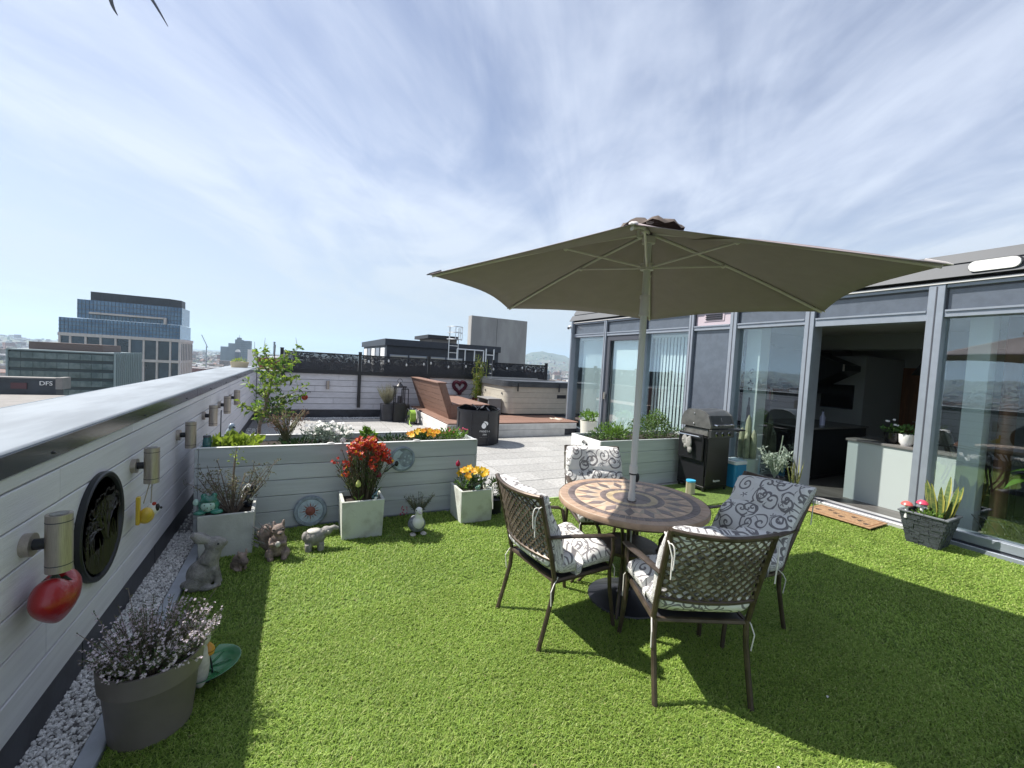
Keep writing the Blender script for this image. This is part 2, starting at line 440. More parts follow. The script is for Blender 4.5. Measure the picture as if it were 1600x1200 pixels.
# long office block
M_og = mat('office_glass', (.085, .12, .125), .18, var=.35, vs=.35, col2=(.16, .20, .20), spec=.7, rnd=.12)
M_ob = mat('office_band', (.035, .05, .055), .3); M_of = mat('office_fin', (.30, .36, .37), .5); M_or = mat('office_plant_room', (.12, .085, .075), .8, var=.1)
ob = thing('office_block', 'long low office block with green glass bands and pale vertical fins', 'building', (-58, 171, -45))
P('body', M_ob, ob, ((-68.7, 160.3, -45), (-47.3, 182.5, -1.6)))
for k, z in enumerate((-3.9, -6.4, -8.9, -11.4, -13.9, -16.4)):
    for j in range(9):
        x = -68.6 + j * 2.36
        P('window', M_og, ob, ((x, 160.0, z + .15), (x + 2.28, 160.35, z + 1.75)))
P('roof_edge', M_of, ob, ((-68.9, 159.7, -1.7), (-47.2, 182.7, -1.35)))
P('corner_fin', M_of, ob, ((-68.95, 159.8, -45), (-68.6, 160.3, -1.7)))
for k in range(15):
    y = 160 + k * 1.6; P('fin', M_of, ob, ((-47.35, y, -45), (-46.9, y + .28, -1.2)))
P('side_glazing', M_og, ob, ((-47.45, 160.2, -45), (-47.2, 182.5, -1.7)))
P('plant_room', M_or, ob, ((-66.3, 164, -1.5), (-51, 178, .75)))
# flat shop building and pale roof
rb = thing('retail_block', 'low dark building with a faded red sign and a white end wall', 'building', (-42, 104, -45))
M_slate = mat('dark_cladding', (.028, .034, .045), .5, var=.2, vs=.6); M_redsign = mat('faded_red_sign', (.09, .032, .038), .6); M_pale = mat('pale_roof', (.21, .20, .19), .85, var=.08, vs=.5)
P('body', M_slate, rb, ((-70, 100, -45), (-37.1, 102.6, -5.25)))
P('roof', M_pale, rb, ((-70, 100.1, -5.22), (-37.3, 102.5, -5.0)))
P('end_wall', M_pale, rb, ((-37.05, 99.7, -6.9), (-36.2, 102.8, -4.9)))
P('red_sign', M_redsign, rb, ((-42.5, 99.8, -6.9), (-40.6, 99.95, -5.9)))
def text(s, size, name, mt, parent, loc, rotm, ext=.002, sx=1.):
    cu = bpy.data.curves.new(name, 'FONT'); cu.body = s; cu.size = size; cu.extrude = ext; cu.align_x = 'CENTER'; cu.align_y = 'CENTER'
    cu.materials.append(mt); o = bpy.data.objects.new(name, cu); COL.objects.link(o)
    Mx = rotm.to_4x4(); Mx.translation = Vector(loc); o.matrix_world = Mx @ Matrix.Scale(sx, 4, (1, 0, 0))
    dg_ = bpy.context.evaluated_depsgraph_get(); me = bpy.data.meshes.new_from_object(o.evaluated_get(dg_)); bpy.data.objects.remove(o)
    o = bpy.data.objects.new(name, me); COL.objects.link(o); o.matrix_world = Mx @ Matrix.Scale(sx, 4, (1, 0, 0))
    if parent is not None:
        p = Vector((0, 0, 0)); q = parent
        while q is not None: p += q.location; q = q.parent
        o.parent = parent; o.location = Vector(loc) - p
    return o
FACE_Y = Matrix(((1, 0, 0), (0, 0, -1), (0, 1, 0)))      # lettering that faces -Y
text('DFS', 1.0, 'sign_letters', M_white, rb, (-38.3, 99.9, -5.95), FACE_Y, .05)
fr_ = thing('flat_roof_shed', 'low shed with a pale flat roof behind the wall', 'building', (-36, 88, -45))
P('body', M_slate, fr_, ((-44, 78, -45), (-31, 98.5, -8.1)))
P('roof', M_pale, fr_, ((-44.3, 77.7, -8.05), (-30.6, 98.8, -7.8)))
# far blocks
M_hosp = mat('hazy_grey_block', (.14, .17, .20), .7, var=.1, vs=.05); M_hospw = mat('hospital_window', (.06, .08, .10), .3)
hb = thing('hospital_block', 'broad grey high rise with stepped wings and a rooftop mast', 'building', (-165, 1510, -45))
P('wing', M_hosp, hb, ((-206, 1500, -45), (-186, 1530, 8.2))); P('wing', M_hosp, hb, ((-187, 1500, -45), (-169, 1530, 19)))
P('main_tower', M_hosp, hb, ((-170, 1496, -45), (-151.5, 1535, 31))); P('wing', M_hosp, hb, ((-152, 1500, -45), (-130, 1530, 29)))
P('rooftop', M_hosp, hb, ((-166, 1500, 31), (-156, 1525, 37))); MB().tube([(-161, 1512, 37), (-161, 1512, 46)], [.7, .3], 5).build('mast', M_hosp, hb)
b = MB()
for k in range(9):
    for z in range(-20, 28, 6):
        for x0 in (-168, -150): b.box((x0 + k * 1.9, 1495.5 if x0 < -160 else 1499.5, z), (x0 + k * 1.9 + 1, 1500.2, z + 2.6))
tag(b.build('window', M_hospw, hb, smooth=0), kind='stuff')
wb = thing('white_office', 'small white office block rising behind the far end of the wall', 'building', (-41, 505, -45))
P('body', M_white, wb, ((-46, 500, -45), (-38.2, 512, 2.3))); P('window_strip', M_hospw, wb, ((-38.25, 501, -20), (-38.0, 511, 1)))
ch = thing('factory_chimney', 'tall slender chimney far off beyond the black screen', 'chimney', (-40.8, 900, -45))
MB().lathe([(2.2, 0), (1.6, 64.5)], (-40.8, 900, -45), 10).build('shaft', M_hosp, ch); MB().lathe([(1.85, 0), (1.85, 1.2)], (-40.8, 900, 18.2), 10).build('collar', M_tcrown, ch)
dm = thing('domed_hall', 'pale hall with a rounded arched end wall in the town', 'building', (-77, 706, -45))
P('body', M_hosp, dm, ((-79.3, 700, -45), (-73.9, 712, -2)));
MB().prism([(2.7 * math.cos(a), 3.4 * math.sin(a)) for a in [PI * k / 12 for k in range(13)]], -12, 0, Matrix.Translation((-76.6, 700, -2)) @ Matrix.Rotation(PI / 2, 4, 'X')).build('arched_roof', M_white, dm)
cr = thing('tower_crane', 'thin construction crane on the horizon beside the glass tower', 'crane', (-150, 1000, -45))
MB().tube([(-160, 1000, -45), (-160, 1000, 4)], .8, 4).build('mast', M_hosp, cr); MB().tube([(-158, 1000, 2), (-168, 1000, 26)], .6, 4).build('jib', M_hosp, cr)
bw = thing('brick_stair_house', 'red brick rooftop box just beyond the end wall', 'building', (-3.1, 62, -10))
P('wall', mat('red_brick', (.30, .10, .075), .85, var=.25, vs=9, bump=.3), bw, ((-4.4, 60, -10), (-1.6, 64, .85))); P('coping', M_white, bw, ((-4.5, 59.9, .85), (-1.5, 64.1, 1.0)))

# the neighbouring roof: dark penthouse, concrete stair core, ladders
M_clad = mat('slate_cladding', (.028, .034, .046), .45, var=.12); M_conc = mat('board_concrete', (.29, .285, .275), .85, var=.22, vs=1.3, bump=.3, bs=14, stretch=(1, 1, .35), col2=(.37, .365, .35))
M_blind = mat('roller_blind', (.42, .42, .38), .8, rnd=.2); M_galv = mat('galvanised', (.55, .58, .60), .4, metal=.5)
nr = MB().box((-2.2, 12.75, -1.2), (14, 40, -.6)).build('neighbour_roof', mat('roof_felt', (.16, .16, .17), .9, var=.2), smooth=0); nr['kind'] = 'structure'
dp = thing('dark_penthouse', 'dark clad rooftop penthouse with a row of blinds behind the screen', 'building', (5.8, 21, -.6))
P('wall', M_clad, dp, ((3.25, 18.05, -.6), (8.35, 25, 2.2)))
P('roof', M_clad, dp, ((3.15, 17.9, 2.2), (8.4, 25.2, 2.47)))
for k, x in enumerate((3.42, 4.22, 5.06, 5.86)):
    f = P('window', M_alu, dp, ((x - .04, 17.97, .95), (x + .70, 18.06, 1.83)))
    P('blind', M_blind, f, ((x, 17.955, 1.0), (x + .66, 17.968, 1.79)))
for k in range(5):
    y = 18.3 + k * 1.3; P('pale_panel', M_white if k % 2 == 0 else M_alu, dp, ((3.2, y, .2), (3.248, y + .95, 2.1)))
P('door', M_clad, dp, ((7.2, 17.98, -.5), (8.0, 18.05, 1.6)))
sc_ = thing('stair_core', 'tall bare concrete stair core standing on the next roof', 'building', (10.2, 24, -.6))
P('wall', M_conc, sc_, ((8.45, 22, -.6), (10.0, 22.5, 4.27)), ((10.02, 22, -.6), (11.95, 22.5, 4.27)))
P('lift_room', M_pale, sc_, ((6.9, 24.2, 2.4), (8.42, 27, 2.95))); P('lift_roof', M_tcrown, sc_, ((6.6, 24, 2.95), (8.43, 27.2, 3.15)))
def ladder(name, lab, x, y, z0, z1, w, cage):
    l = thing(name, lab, 'ladder', (x, y, z0))
    for s in (-1, 1): MB().tube([(x + s * w / 2, y, z0), (x + s * w / 2, y, z1)], .022, 6).build('rail', M_galv, l)
    n = int((z1 - z0) / .3)
    for k in range(n): MB().tube([(x - w / 2, y, z0 + .15 + k * .3), (x + w / 2, y, z0 + .15 + k * .3)], .014, 5).build('rung', M_galv, l)
    if cage:
        for z in cage:
            MB().tube([(x + w * .75 * math.cos(a), y - .02 - w * 1.2 * math.sin(a), z) for a in [PI * k / 10 for k in range(11)]], .018, 5).build('hoop', M_galv, l)
        for a in (.5, 1.2, 1.9, 2.6): MB().tube([(x + w * .75 * math.cos(a), y - .02 - w * 1.2 * math.sin(a), cage[0]), (x + w * .75 * math.cos(a), y - .02 - w * 1.2 * math.sin(a), cage[-1])], .015, 5).build('cage_bar', M_galv, l)
    return l
ladder('roof_ladder', 'galvanised caged ladder climbing the dark penthouse', 5.95, 17.5, 1.0, 3.15, .42, (2.62, 2.9, 3.15))
ladder('access_ladder', 'white ladder hooked over the gap between the black screens', 5.60, 12.75, -.6, 2.15, .28, None)
hh = thing('roof_guardrail', 'white tubular guardrail on the next roof beside the ladder', 'guardrail', (5.5, 14, -.6))
for k, x in enumerate((4.9, 5.2, 5.55, 5.9)): MB().tube([(x, 14, -.6), (x, 14, 2.12)], .022, 6).build('post', M_galv, hh)
for z in (2.12, 1.6): MB().tube([(4.9, 14, z), (5.9, 14, z)], .02, 6).build('rail', M_galv, hh)

# ------------------------------------------------------------------ roof terrace ground
M_slab = mat('granite_paving', (.30, .297, .288), .85, var=.24, vs=26, bump=.35, bs=70, rnd=.09, lo=.3, hi=.7)
M_joint = mat('paving_bed', (.13, .13, .125), .95)
rf = MB().box((-1.6, -6, -.35), (12, 12.7, -.03)).build('roof_slab', M_joint, smooth=0); rf['kind'] = 'structure'
tf = MB().box((-.72, 4.36, -.03), (6.4, 12.2, -.012)).build('terrace_paving', M_joint, smooth=0); tf['kind'] = 'structure'
sl_ = {}
nx = 0
for j in range(17):
    y = 4.42 + j * .45
    for i in range(16):
        x = -.70 + i * .445
        if x > 6.0 or (x > 2.9 and y > 9.0) or (-.3 < x < 1.3 and y < 4.8): continue
        wd = .445 - .010; k = 'a'
        if k not in sl_:
            o = MB().box((0, 0, -.012), (wd, .440, 0), .004).build('paving_slab', M_slab, tf, local=True); sl_[k] = o
        else: o = inst(sl_[k])
        o.location = (x, y, R.uniform(-.0015, .001))
# lawn: sheet plus blades
M_lawn = mat('turf_backing', (.085, .140, .022), .95, var=.45, vs=60, bump=.6, bs=160)
LX0, LX1, LY0, LY1 = -.665, 6.39, -1.6, 4.46
lw = MB().box((LX0, LY0, -.03), (LX1, LY1, .0)).box((3.95, 3.60, -.02), (LX1 - .001, LY1 - .001, .022)).build('lawn', M_lawn, smooth=0); lw['kind'] = 'structure'
def turf(n_near, n_far):
    g = np.random.default_rng(3)
    def zone(x0, x1, y0, y1, d):
        n = int((x1 - x0) * (y1 - y0) * d); return np.stack([g.uniform(x0, x1, n), g.uniform(y0, y1, n)], 1)
    p = zone(LX0 + .01, LX1 - .01, -.9, LY1 - .005, n_far)
    q = zone(LX0 + .01, 3.4, .6, 2.9, n_near)
    p = np.concatenate([p, q])
    yw = yaw; fx, fy = math.sin(yw), math.cos(yw)     # leave out what lies behind the viewer
    f = p[:, 0] * fx + p[:, 1] * fy; s = p[:, 0] * fy - p[:, 1] * fx
    p = p[(f > .5) & (np.abs(s) < f * 1.45 + 1.6)]
    n = len(p); a = g.uniform(0, 2 * PI, n); h = g.uniform(.011, .023, n); ln = g.uniform(.5, 1.7, n) * h
    wdt = g.uniform(.0013, .0024, n) * np.clip(np.hypot(p[:, 0], p[:, 1]) / 2.6, .9, 2.0)
    dx, dy = np.cos(a), np.sin(a)
    # a gentle lean of the pile, changing slowly over the lawn
    la = np.sin(p[:, 0] * 1.7 + 1) * .5 + np.cos(p[:, 1] * 1.3) * .5
    lx, ly = dx * ln + .006 * np.cos(la * 3), dy * ln + .006 * np.sin(la * 3)
    sx, sy = -dy * wdt, dx * wdt
    V = np.zeros((n, 5, 3), np.float32)
    V[:, 0] = np.stack([p[:, 0] - sx, p[:, 1] - sy, np.zeros(n)], 1); V[:, 1] = np.stack([p[:, 0] + sx, p[:, 1] + sy, np.zeros(n)], 1)
    V[:, 2] = np.stack([p[:, 0] - sx * .85 + lx * .42, p[:, 1] - sy * .85 + ly * .42, h * .68], 1)
    V[:, 3] = np.stack([p[:, 0] + sx * .85 + lx * .42, p[:, 1] + sy * .85 + ly * .42, h * .68], 1)
    V[:, 4] = np.stack([p[:, 0] + lx, p[:, 1] + ly, h * .98 - ln * .28], 1)
    b0 = np.arange(n)[:, None] * 5
    F4 = (b0 + np.array([[0, 1, 3, 2]])); F3 = (b0 + np.array([[2, 3, 4]]))
    me = bpy.data.meshes.new('grass'); me.vertices.add(n * 5); me.vertices.foreach_set('co', V.ravel())
    loops = np.concatenate([F4, F3], 1).ravel(); me.loops.add(len(loops)); me.loops.foreach_set('vertex_index', loops.astype(np.int32))
    st = (np.arange(n)[:, None] * 7 + np.array([[0, 4]])).ravel(); me.polygons.add(2 * n); me.polygons.foreach_set('loop_start', st.astype(np.int32))
    me.update(calc_edges=True)
    pal = np.array([(.235, .365, .06), (.30, .43, .08), (.36, .47, .115), (.175, .285, .048), (.42, .49, .165)])
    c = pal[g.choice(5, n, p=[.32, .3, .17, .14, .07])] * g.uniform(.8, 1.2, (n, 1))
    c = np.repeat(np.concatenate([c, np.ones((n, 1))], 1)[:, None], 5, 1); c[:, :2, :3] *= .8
    V[:, :, 2] += (((p[:, 0] > 3.95) & (p[:, 1] > 3.60)) * .022)[:, None]
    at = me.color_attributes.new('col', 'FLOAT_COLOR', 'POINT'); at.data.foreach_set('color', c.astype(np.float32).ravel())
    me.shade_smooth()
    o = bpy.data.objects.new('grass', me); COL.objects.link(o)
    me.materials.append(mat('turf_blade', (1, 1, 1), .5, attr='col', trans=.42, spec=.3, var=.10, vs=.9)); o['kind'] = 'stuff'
turf(21000, 11500)
b = MB()
for k in range(260):                                 # dry bits lying in the pile
    x, y = R.uniform(-.6, 5.6), R.uniform(.6, 4.4); b.leaf((x, y, R.uniform(.014, .022)), (R.uniform(-1, 1), R.uniform(-1, 1), R.uniform(-.1, .2)), R.uniform(.010, .026), R.uniform(.002, .007), up=(0, 0, 1))
tag(b.build('lawn_litter', mat('dry_litter', (.30, .24, .12), .9, rnd=0, col2=(.14, .10, .05), vs=3), smooth=0), kind='stuff')
# gravel strip along the wall, loose chippings
gb = MB().box((-.955, -3, -.03), (-.745, 12.1, .004)).box((-.745, 11.9, -.03), (3, 12.1, -.004)).build('gravel_bed', mat('gravel_base', (.20, .195, .19), .95, var=.4, vs=60, bump=1, bs=90), smooth=0); gb['kind'] = 'structure'
ic = MB().ball((0, 0, 0), 1, 5, 4); iv = np.array(ic.v); g = np.random.default_rng(8); b = MB(); cc = []
def chips(n, x0, x1, y0, y1, s0, s1, z0=.004):
    for _ in range(n):
        s = g.uniform(s0, s1); A = np.linalg.qr(g.normal(size=(3, 3)))[0] * (np.array([1., g.uniform(.55, 1), g.uniform(.4, .75)]) * s)[None]
        vv = (iv * g.uniform(.75, 1.2, (len(iv), 1))) @ A.T + np.array([g.uniform(x0, x1), g.uniform(y0, y1), z0 + g.uniform(0, s * 1.0)])
        b.add(vv.tolist(), ic.f); k = g.choice([.74, .62, .48, .82, .26], p=[.34, .28, .18, .13, .07]); cc.extend([(k, k * .985, k * .96, 1)] * len(iv))
chips(6800, -.945, -.75, 1.2, 4.6, .006, .0125); chips(1500, -.945, -.75, 4.6, 10.5, .008, .014); chips(1700, -.7, 2.9, 11.92, 12.1, .01, .016)
b.c = cc; tag(b.build('gravel', mat('gravel_chip', (1, 1, 1), .8, attr='col'), smooth=0), kind='stuff')
P('lawn_edging', M_edge, None, ((-.742, -3, -.03), (-.668, 4.3, .022)), bev=.004)['kind'] = 'structure'
P('lawn_trim', mat('trim_strip', (.30, .42, .16), .7), None, ((1.92, 4.462, -.03), (6.38, 4.49, .018)), bev=.004)['kind'] = 'structure'
# ------------------------------------------------------------------ left parapet
XW = -.93
pw = thing('parapet_wall', 'long white planked parapet wall with a pale flat coping along the lawn', 'wall', (-1.24, 5, 0))
P('core', M_dark, pw, ((-1.5, -3.2, -.03), (-.955, 13.0, 1.16)))
lev = [.165, .325, .485, .645, .805, .965, 1.113, 1.172]
offs = [1.1, 2.6, .2, 3.25, 1.9, 2.42, .9]
for i in range(7):
    y = -3.2 - offs[i] * .6; Ls = 3.6
    while y < 12.28:
        y0, y1 = max(y, -3.2), min(y + Ls, 12.28)
        if y1 > y0 + .05: P('plank', M_plank, pw, ((-.956, y0 + .002, lev[i] + .0035), (XW + R.uniform(-.0012, .0012), y1 - .002, lev[i + 1] - .0035)), bev=.003)
        y += Ls
for y0, y1 in ((-3.2, -.2), (-.19, 2.79), (2.80, 4.0), (4.01, 7.5), (7.51, 12.2)):
    P('base_flashing', M_dark, pw, ((-.955, y0, -.03), (XW - .004, y1, .163)))
for k, (y0, y1) in enumerate(((-3.2, 1.7), (1.706, 5.3), (5.306, 8.9), (8.906, 13.0))):
    b = MB().prism([(-1.535, 1.262), (-.935, 1.272), (-.927, 1.268), (-.922, 1.262), (-.922, 1.258), (-1.535, 1.24)], y0, y1, Matrix(((1, 0, 0, 0), (0, 0, 1, 0), (0, 1, 0, 0), (0, 0, 0, 1))))
    b.build('coping_sheet', M_coptop, pw)
    P('coping_fascia', M_copface, pw, ((-.94, y0, 1.176), (-.916, y1, 1.2585)), bev=.002)
for k in range(9):
    y = 2.45 + k * 1.2; b = MB().ball((-.914, y, 1.2), .006, 8, 5); b.build('fixing_bolt', M_black, pw)
P('coping_outer', M_copface, pw, ((-1.55, -3.2, 1.1), (-1.532, 13, 1.262)))

# ------------------------------------------------------------------ end wall and screens
YE = 12.28
ew = thing('end_wall', 'white planked end wall across the far side of the terrace', 'wall', (3, 12.4, 0))
P('core', M_dark, ew, ((-.95, YE + .03, -.3), (8.5, 12.7, 1.15)))
lz = [.20, .36, .52, .68, .84, 1.0, 1.165]
for i in range(6):
    x = -.92 - offs[i] * .7
    while x < 8.4:
        x0, x1 = max(x, -.92), min(x + 3.6, 8.4)
        if x1 > x0 + .05: P('plank', M_plank, ew, ((x0 + .002, YE + R.uniform(-.001, .001), lz[i] + .005), (x1 - .002, YE + .028, lz[i + 1] - .005)), bev=.003)
        x += 3.6
P('base_flashing', M_dark, ew, ((-.95, YE + .004, -.03), (8.4, YE + .029, .2)))
P('coping_sheet', M_coptop, ew, ((-.93, YE - .02, 1.168), (8.5, 12.75, 1.19)), bev=.003)
# perforated black screens
m = bpy.data.materials.new('perforated_screen'); m.use_nodes = True; t = NT(m.node_tree); p = t.n['Principled BSDF']
p.inputs['Base Color'].default_value = (.016, .018, .026, 1); p.inputs['Roughness'].default_value = .5
tcn = t.a('ShaderNodeTexCoord'); sp = t.a('ShaderNodeSeparateXYZ', {0: tcn.outputs['Object']})
nz = t.a('ShaderNodeTexNoise', {'Vector': t.a('ShaderNodeMapping', {'Vector': tcn.outputs['Object'], 'Scale': (7, 1, 9)}).outputs[0], 'Scale': 1., 'Detail': 2., 'Distortion': 1.8})
pat = t.ramp(nz.outputs[0], .49, .54)
ht = t.ramp(sp.outputs[2], 1.14, 1.22)
cell = t.a('ShaderNodeTexVoronoi', {'Vector': tcn.outputs['Object'], 'Scale': 60.})
hole = t.ramp(cell.outputs['Distance'], .34, .44, 1., 0.)
f = t.m('ADD', t.m('MULTIPLY', hole, .42), t.m('MULTIPLY', t.m('MULTIPLY', pat, ht), .34), clamp=True)
tb = t.a('ShaderNodeBsdfTransparent'); mx = t.a('ShaderNodeMixShader', {0: f, 1: p.outputs[0], 2: tb.outputs[0]})
t.l.new(mx.outputs[0], t.n['Material Output'].inputs[0]); M_scr = m
def screen(label, xs, zt):
    s = thing('privacy_screen', label, 'screen', ((xs[0] + xs[-1]) / 2, 12.2, .3))
    for i, x in enumerate(xs):
        z0 = .27 if i in (1,) else 1.0
        P('post', M_black, s, ((x - .04, 12.17, z0), (x + .04, 12.255, zt + .06)), bev=.004)
        P('post_cap', M_black, s, ((x - .045, 12.165, zt + .06), (x + .045, 12.26, zt + .075)))
        if i < len(xs) - 1:
            x1 = xs[i + 1]
            P('screen_panel', M_scr, s, ((x + .05, 12.2, 1.22), (x1 - .05, 12.206, zt - .01)))
            P('top_rail', M_black, s, ((x + .04, 12.185, zt - .03), (x1 - .04, 12.225, zt)))
            P('bottom_rail', M_black, s, ((x + .04, 12.185, 1.17), (x1 - .04, 12.225, 1.27)))
    return s
screen('long black perforated metal screen on the end wall left of the ladder', [-.38, 1.50, 3.42, 5.30], 1.72)
screen('short black perforated screen on the end wall behind the hot tub', [5.50, 7.45], 1.72)
M_bulb = mat('bulb_glass', (.75, .75, .72), .15)
sl2 = thing('string_light', 'string of small clear bulbs hanging along the black screens', 'string light', (4.5, 12.14, 1.6))
pts = []
bx = [1.72, 2.25, 2.75, 3.25, 3.46, 4.0, 4.55, 5.05, 5.48, 5.95, 6.5, 7.0]
for i, x in enumerate(bx):
    z = 1.55 + .05 * math.sin(i * 2.1); pts.append((x, 12.14, z + .05))
    b = MB().lathe([(.012, .04), (.016, .03), (.026, 0), (.022, -.03), (.004, -.045)], (x, 12.14, z), 8); b.build('bulb', M_bulb, sl2)
MB().tube([(1.5, 12.14, 1.66)] + pts + [(7.45, 12.14, 1.66)], .005, 4).build('cable', M_black, sl2)

# ------------------------------------------------------------------ glazed penthouse on the right
XF = 6.45
M_glass = glass_mat('facade_glass'); M_frost = mat('frosted_blind', (.84, .88, .88), .7, trans=.2)
M_span = mat('spandrel_glass', (.085, .10, .125), .14, spec=.8, var=.08); M_pink = mat('pink_panel', (.42, .36, .40), .7)
ph = thing('glazed_penthouse', 'grey aluminium and glass penthouse front with an open sliding door', 'building', (6.6, 4, 0))
mull = [(9.24, .10), (7.91, .09), (6.67, .09), (5.47, .10), (4.63, .12), (3.46, .12), (2.15, .14), (.62, .12), (-1.2, .12)]
for y, wd in mull:
    P('mullion', M_alu, ph, ((6.37, y - wd / 2, .0), (6.60, y + wd / 2, 2.84)), bev=.004)
    P('mullion_groove', M_alud, ph, ((6.366, y - .006, .02), (6.3695, y + .006, 2.82)))
for i in range(len(mull) - 1):
    ya = mull[i][0] - mull[i][1] / 2 - .001; yb = mull[i + 1][0] + mull[i + 1][1] / 2 + .001; door = i == 5
    P('transom', M_alu, ph, ((6.39, yb, 2.44 if door else 2.475), (6.58, ya, 2.545)), bev=.003)
    P('transom_lip', M_alu, ph, ((6.375, yb + .01, 2.535), (6.389, ya - .01, 2.556)))
    P('head_rail', M_alu, ph, ((6.39, yb, 2.80), (6.58, ya, 2.838)), bev=.003)
    P('spandrel_panel', M_pink if i == 3 else M_span, ph, ((6.43, yb, 2.547), (6.47, ya, 2.80)))
    P('gasket', M_alud, ph, ((6.415, yb, 2.547), (6.43, yb + .012, 2.80)), ((6.415, ya - .012, 2.547), (6.43, ya, 2.80)), ((6.415, yb + .013, 2.785), (6.43, ya - .013, 2.80)))
    if door:
        P('threshold', mat('threshold_sill', (.58, .58, .60), .35, metal=.4), ph, ((6.37, yb, 0), (6.62, ya, .055)), bev=.004)
        P('door_track', M_alud, ph, ((6.44, yb, .056), (6.47, ya, .066)))
        continue
    P('bottom_rail', M_alu, ph, ((6.39, yb, .07), (6.58, ya, .16)), bev=.003)
    P('base_sill', M_alu, ph, ((6.33, yb - .1, .0), (6.368, ya + .1, .05)), bev=.003)
    P('frame_shadow_gap', M_alud, ph, ((6.40, yb, .0), (6.58, ya, .069)))
    if i == 3: P('spandrel_panel', M_span, ph, ((6.43, yb, .162), (6.47, ya, 2.474)))
    else: P('glass_pane', M_glass, ph, ((6.47, yb, .162), (6.474, ya, 2.474)))
    if i == 1:
        P('door_leaf', M_alud, ph, ((6.41, yb, .162), (6.455, yb + .07, 2.47)), ((6.41, ya - .12, .162), (6.455, ya, 2.47)), ((6.41, yb + .07, 2.36), (6.455, ya - .12, 2.47)), ((6.41, yb + .07, .162), (6.455, ya - .12, .26)))
        P('door_handle', M_steel, ph, ((6.35, ya - .09, 1.0), (6.385, ya - .06, 1.16)), ((6.385, ya - .085, 1.07), (6.41, ya - .065, 1.09)))
b = MB()
for k in range(3): b.box((6.405, 4.88, 2.66 + k * .035), (6.428, 5.2, 2.68 + k * .035))
fr = P('vent_grille', M_pink, ph, ((6.42, 4.84, 2.63), (6.4295, 5.24, 2.77)))
b.build('vent_slot', M_black, fr, smooth=0)
# roof edge
M_fas = mat('fascia_zinc', (.060, .066, .075), .6, var=.08, vs=1.5)
P('roof_trim', mat('roof_trim', (.55, .54, .53), .45), ph, ((6.36, -2, 2.84), (6.64, 9.32, 2.862)))
P('roof_gap', M_black, ph, ((6.45, -2, 2.862), (6.7, 9.3, 2.90)))
X2 = Matrix(((1, 0, 0, 0), (0, 0, 1, 0), (0, 1, 0, 0), (0, 0, 0, 1)))
MB().prism([(6.33, 2.90), (6.42, 3.045), (6.46, 3.045), (6.46, 2.90)], -2, 9.34, X2).build('fascia', M_fas, ph, smooth=0)
P('fascia_gap', M_black, ph, ((6.46, -2, 2.95), (6.55, 9.3, 3.065)))
MB().prism([(6.45, 3.068), (6.52, 3.19), (11, 3.3), (11, 3.068)], -2, 9.34, X2).build('roof', M_fas, ph, smooth=0)
P('end_wall_panel', M_alu, ph, ((6.40, 9.292, 0), (11, 9.34, 2.84)))
bl = thing('bulkhead_light', 'long white oval bulkhead light on the grey roof edge', 'light', (6.37, 1.72, 2.98))
b = MB().prism([(x, z) for x, z in [(.13 + .055 * math.cos(a), .055 * math.sin(a)) for a in [-PI / 2 + PI * k / 8 for k in range(9)]] + [(-.13 + .055 * math.cos(a), .055 * math.sin(a)) for a in [PI / 2 + PI * k / 8 for k in range(9)]]], 0, .06, Matrix(((0, 0, -1, 6.385), (1, 0, 0, 1.72), (0, 1, 0, 2.985), (0, 0, 0, 1))))
b.build('diffuser', mat('opal', (.72, .72, .70), .35), bl)
b = MB().prism([(x, z) for x, z in [(.13 + .068 * math.cos(a), .068 * math.sin(a)) for a in [-PI / 2 + PI * k / 8 for k in range(9)]] + [(-.13 + .068 * math.cos(a), .068 * math.sin(a)) for a in [PI / 2 + PI * k / 8 for k in range(9)]]], -.05, .02, Matrix(((0, 0, -1, 6.385), (1, 0, 0, 1.72), (0, 1, 0, 2.985), (0, 0, 0, 1))))
b.build('base_ring', M_black, bl)
tag(MB().tube(bez((6.36, 1.5, 3.0), (6.28, 1.42, 2.97), (6.34, 1.2, 2.97)), .008, 6).build('light_cable', M_white), 'short white cable curling from the bulkhead light', 'cable')
cm_ = thing('security_camera', 'small white security camera on the far corner of the penthouse', 'camera', (6.35, 9.3, 2.75))
MB().tube([(6.40, 9.26, 2.78), (6.30, 9.26, 2.76)], .018, 8).build('bracket', M_white, cm_)
MB().tube([(6.33, 9.30, 2.75), (6.22, 9.2, 2.71)], .04, 12).ball((6.33, 9.3, 2.75), .045, 10, 8).build('housing', M_white, cm_); MB().ball((6.215, 9.195, 2.708), .026, 8, 6).build('lens', M_black, cm_)
tag(MB().tube([(6.355, 9.22, 0), (6.355, 9.22, 2.9)], .03, 8).build('downpipe', M_alu), 'thin grey downpipe on the far corner of the penthouse', 'pipe')
# rooms behind the glass
M_wallin = mat('room_paint', (.24, .245, .24), .9); M_ceil = mat('room_ceiling', (.36, .36, .345), .9); M_floorin = mat('room_floor', (.10, .095, .09), .4, var=.2, vs=2, stretch=(4, .4, 1))
def S(name, mt, *bx):
    o = P(name, mt, None, *bx); o['kind'] = 'structure'; return o
S('room_floor', M_floorin, ((6.62, -2, -.03), (11, 9.29, .02))); S('room_ceiling', M_ceil, ((6.58, -2, 2.56), (11, 9.29, 2.66)))
S('room_back_wall', M_wallin, ((10.9, -2, .02), (11, 9.29, 2.56))); S('room_side_wall', M_wallin, ((6.62, -2.1, .02), (11, -2, 2.56)))
S('room_partition', M_wallin, ((6.62, 5.0, .02), (10.9, 5.1, 2.56))); S('chimney_breast', M_wallin, ((9.4, 4.05, .02), (10.9, 4.98, 2.2)))
S('room_pillar', mat('pillar_paint', (.70, .72, .70), .8), ((6.80, 1.80, .02), (7.0, 1.98, 2.56)))
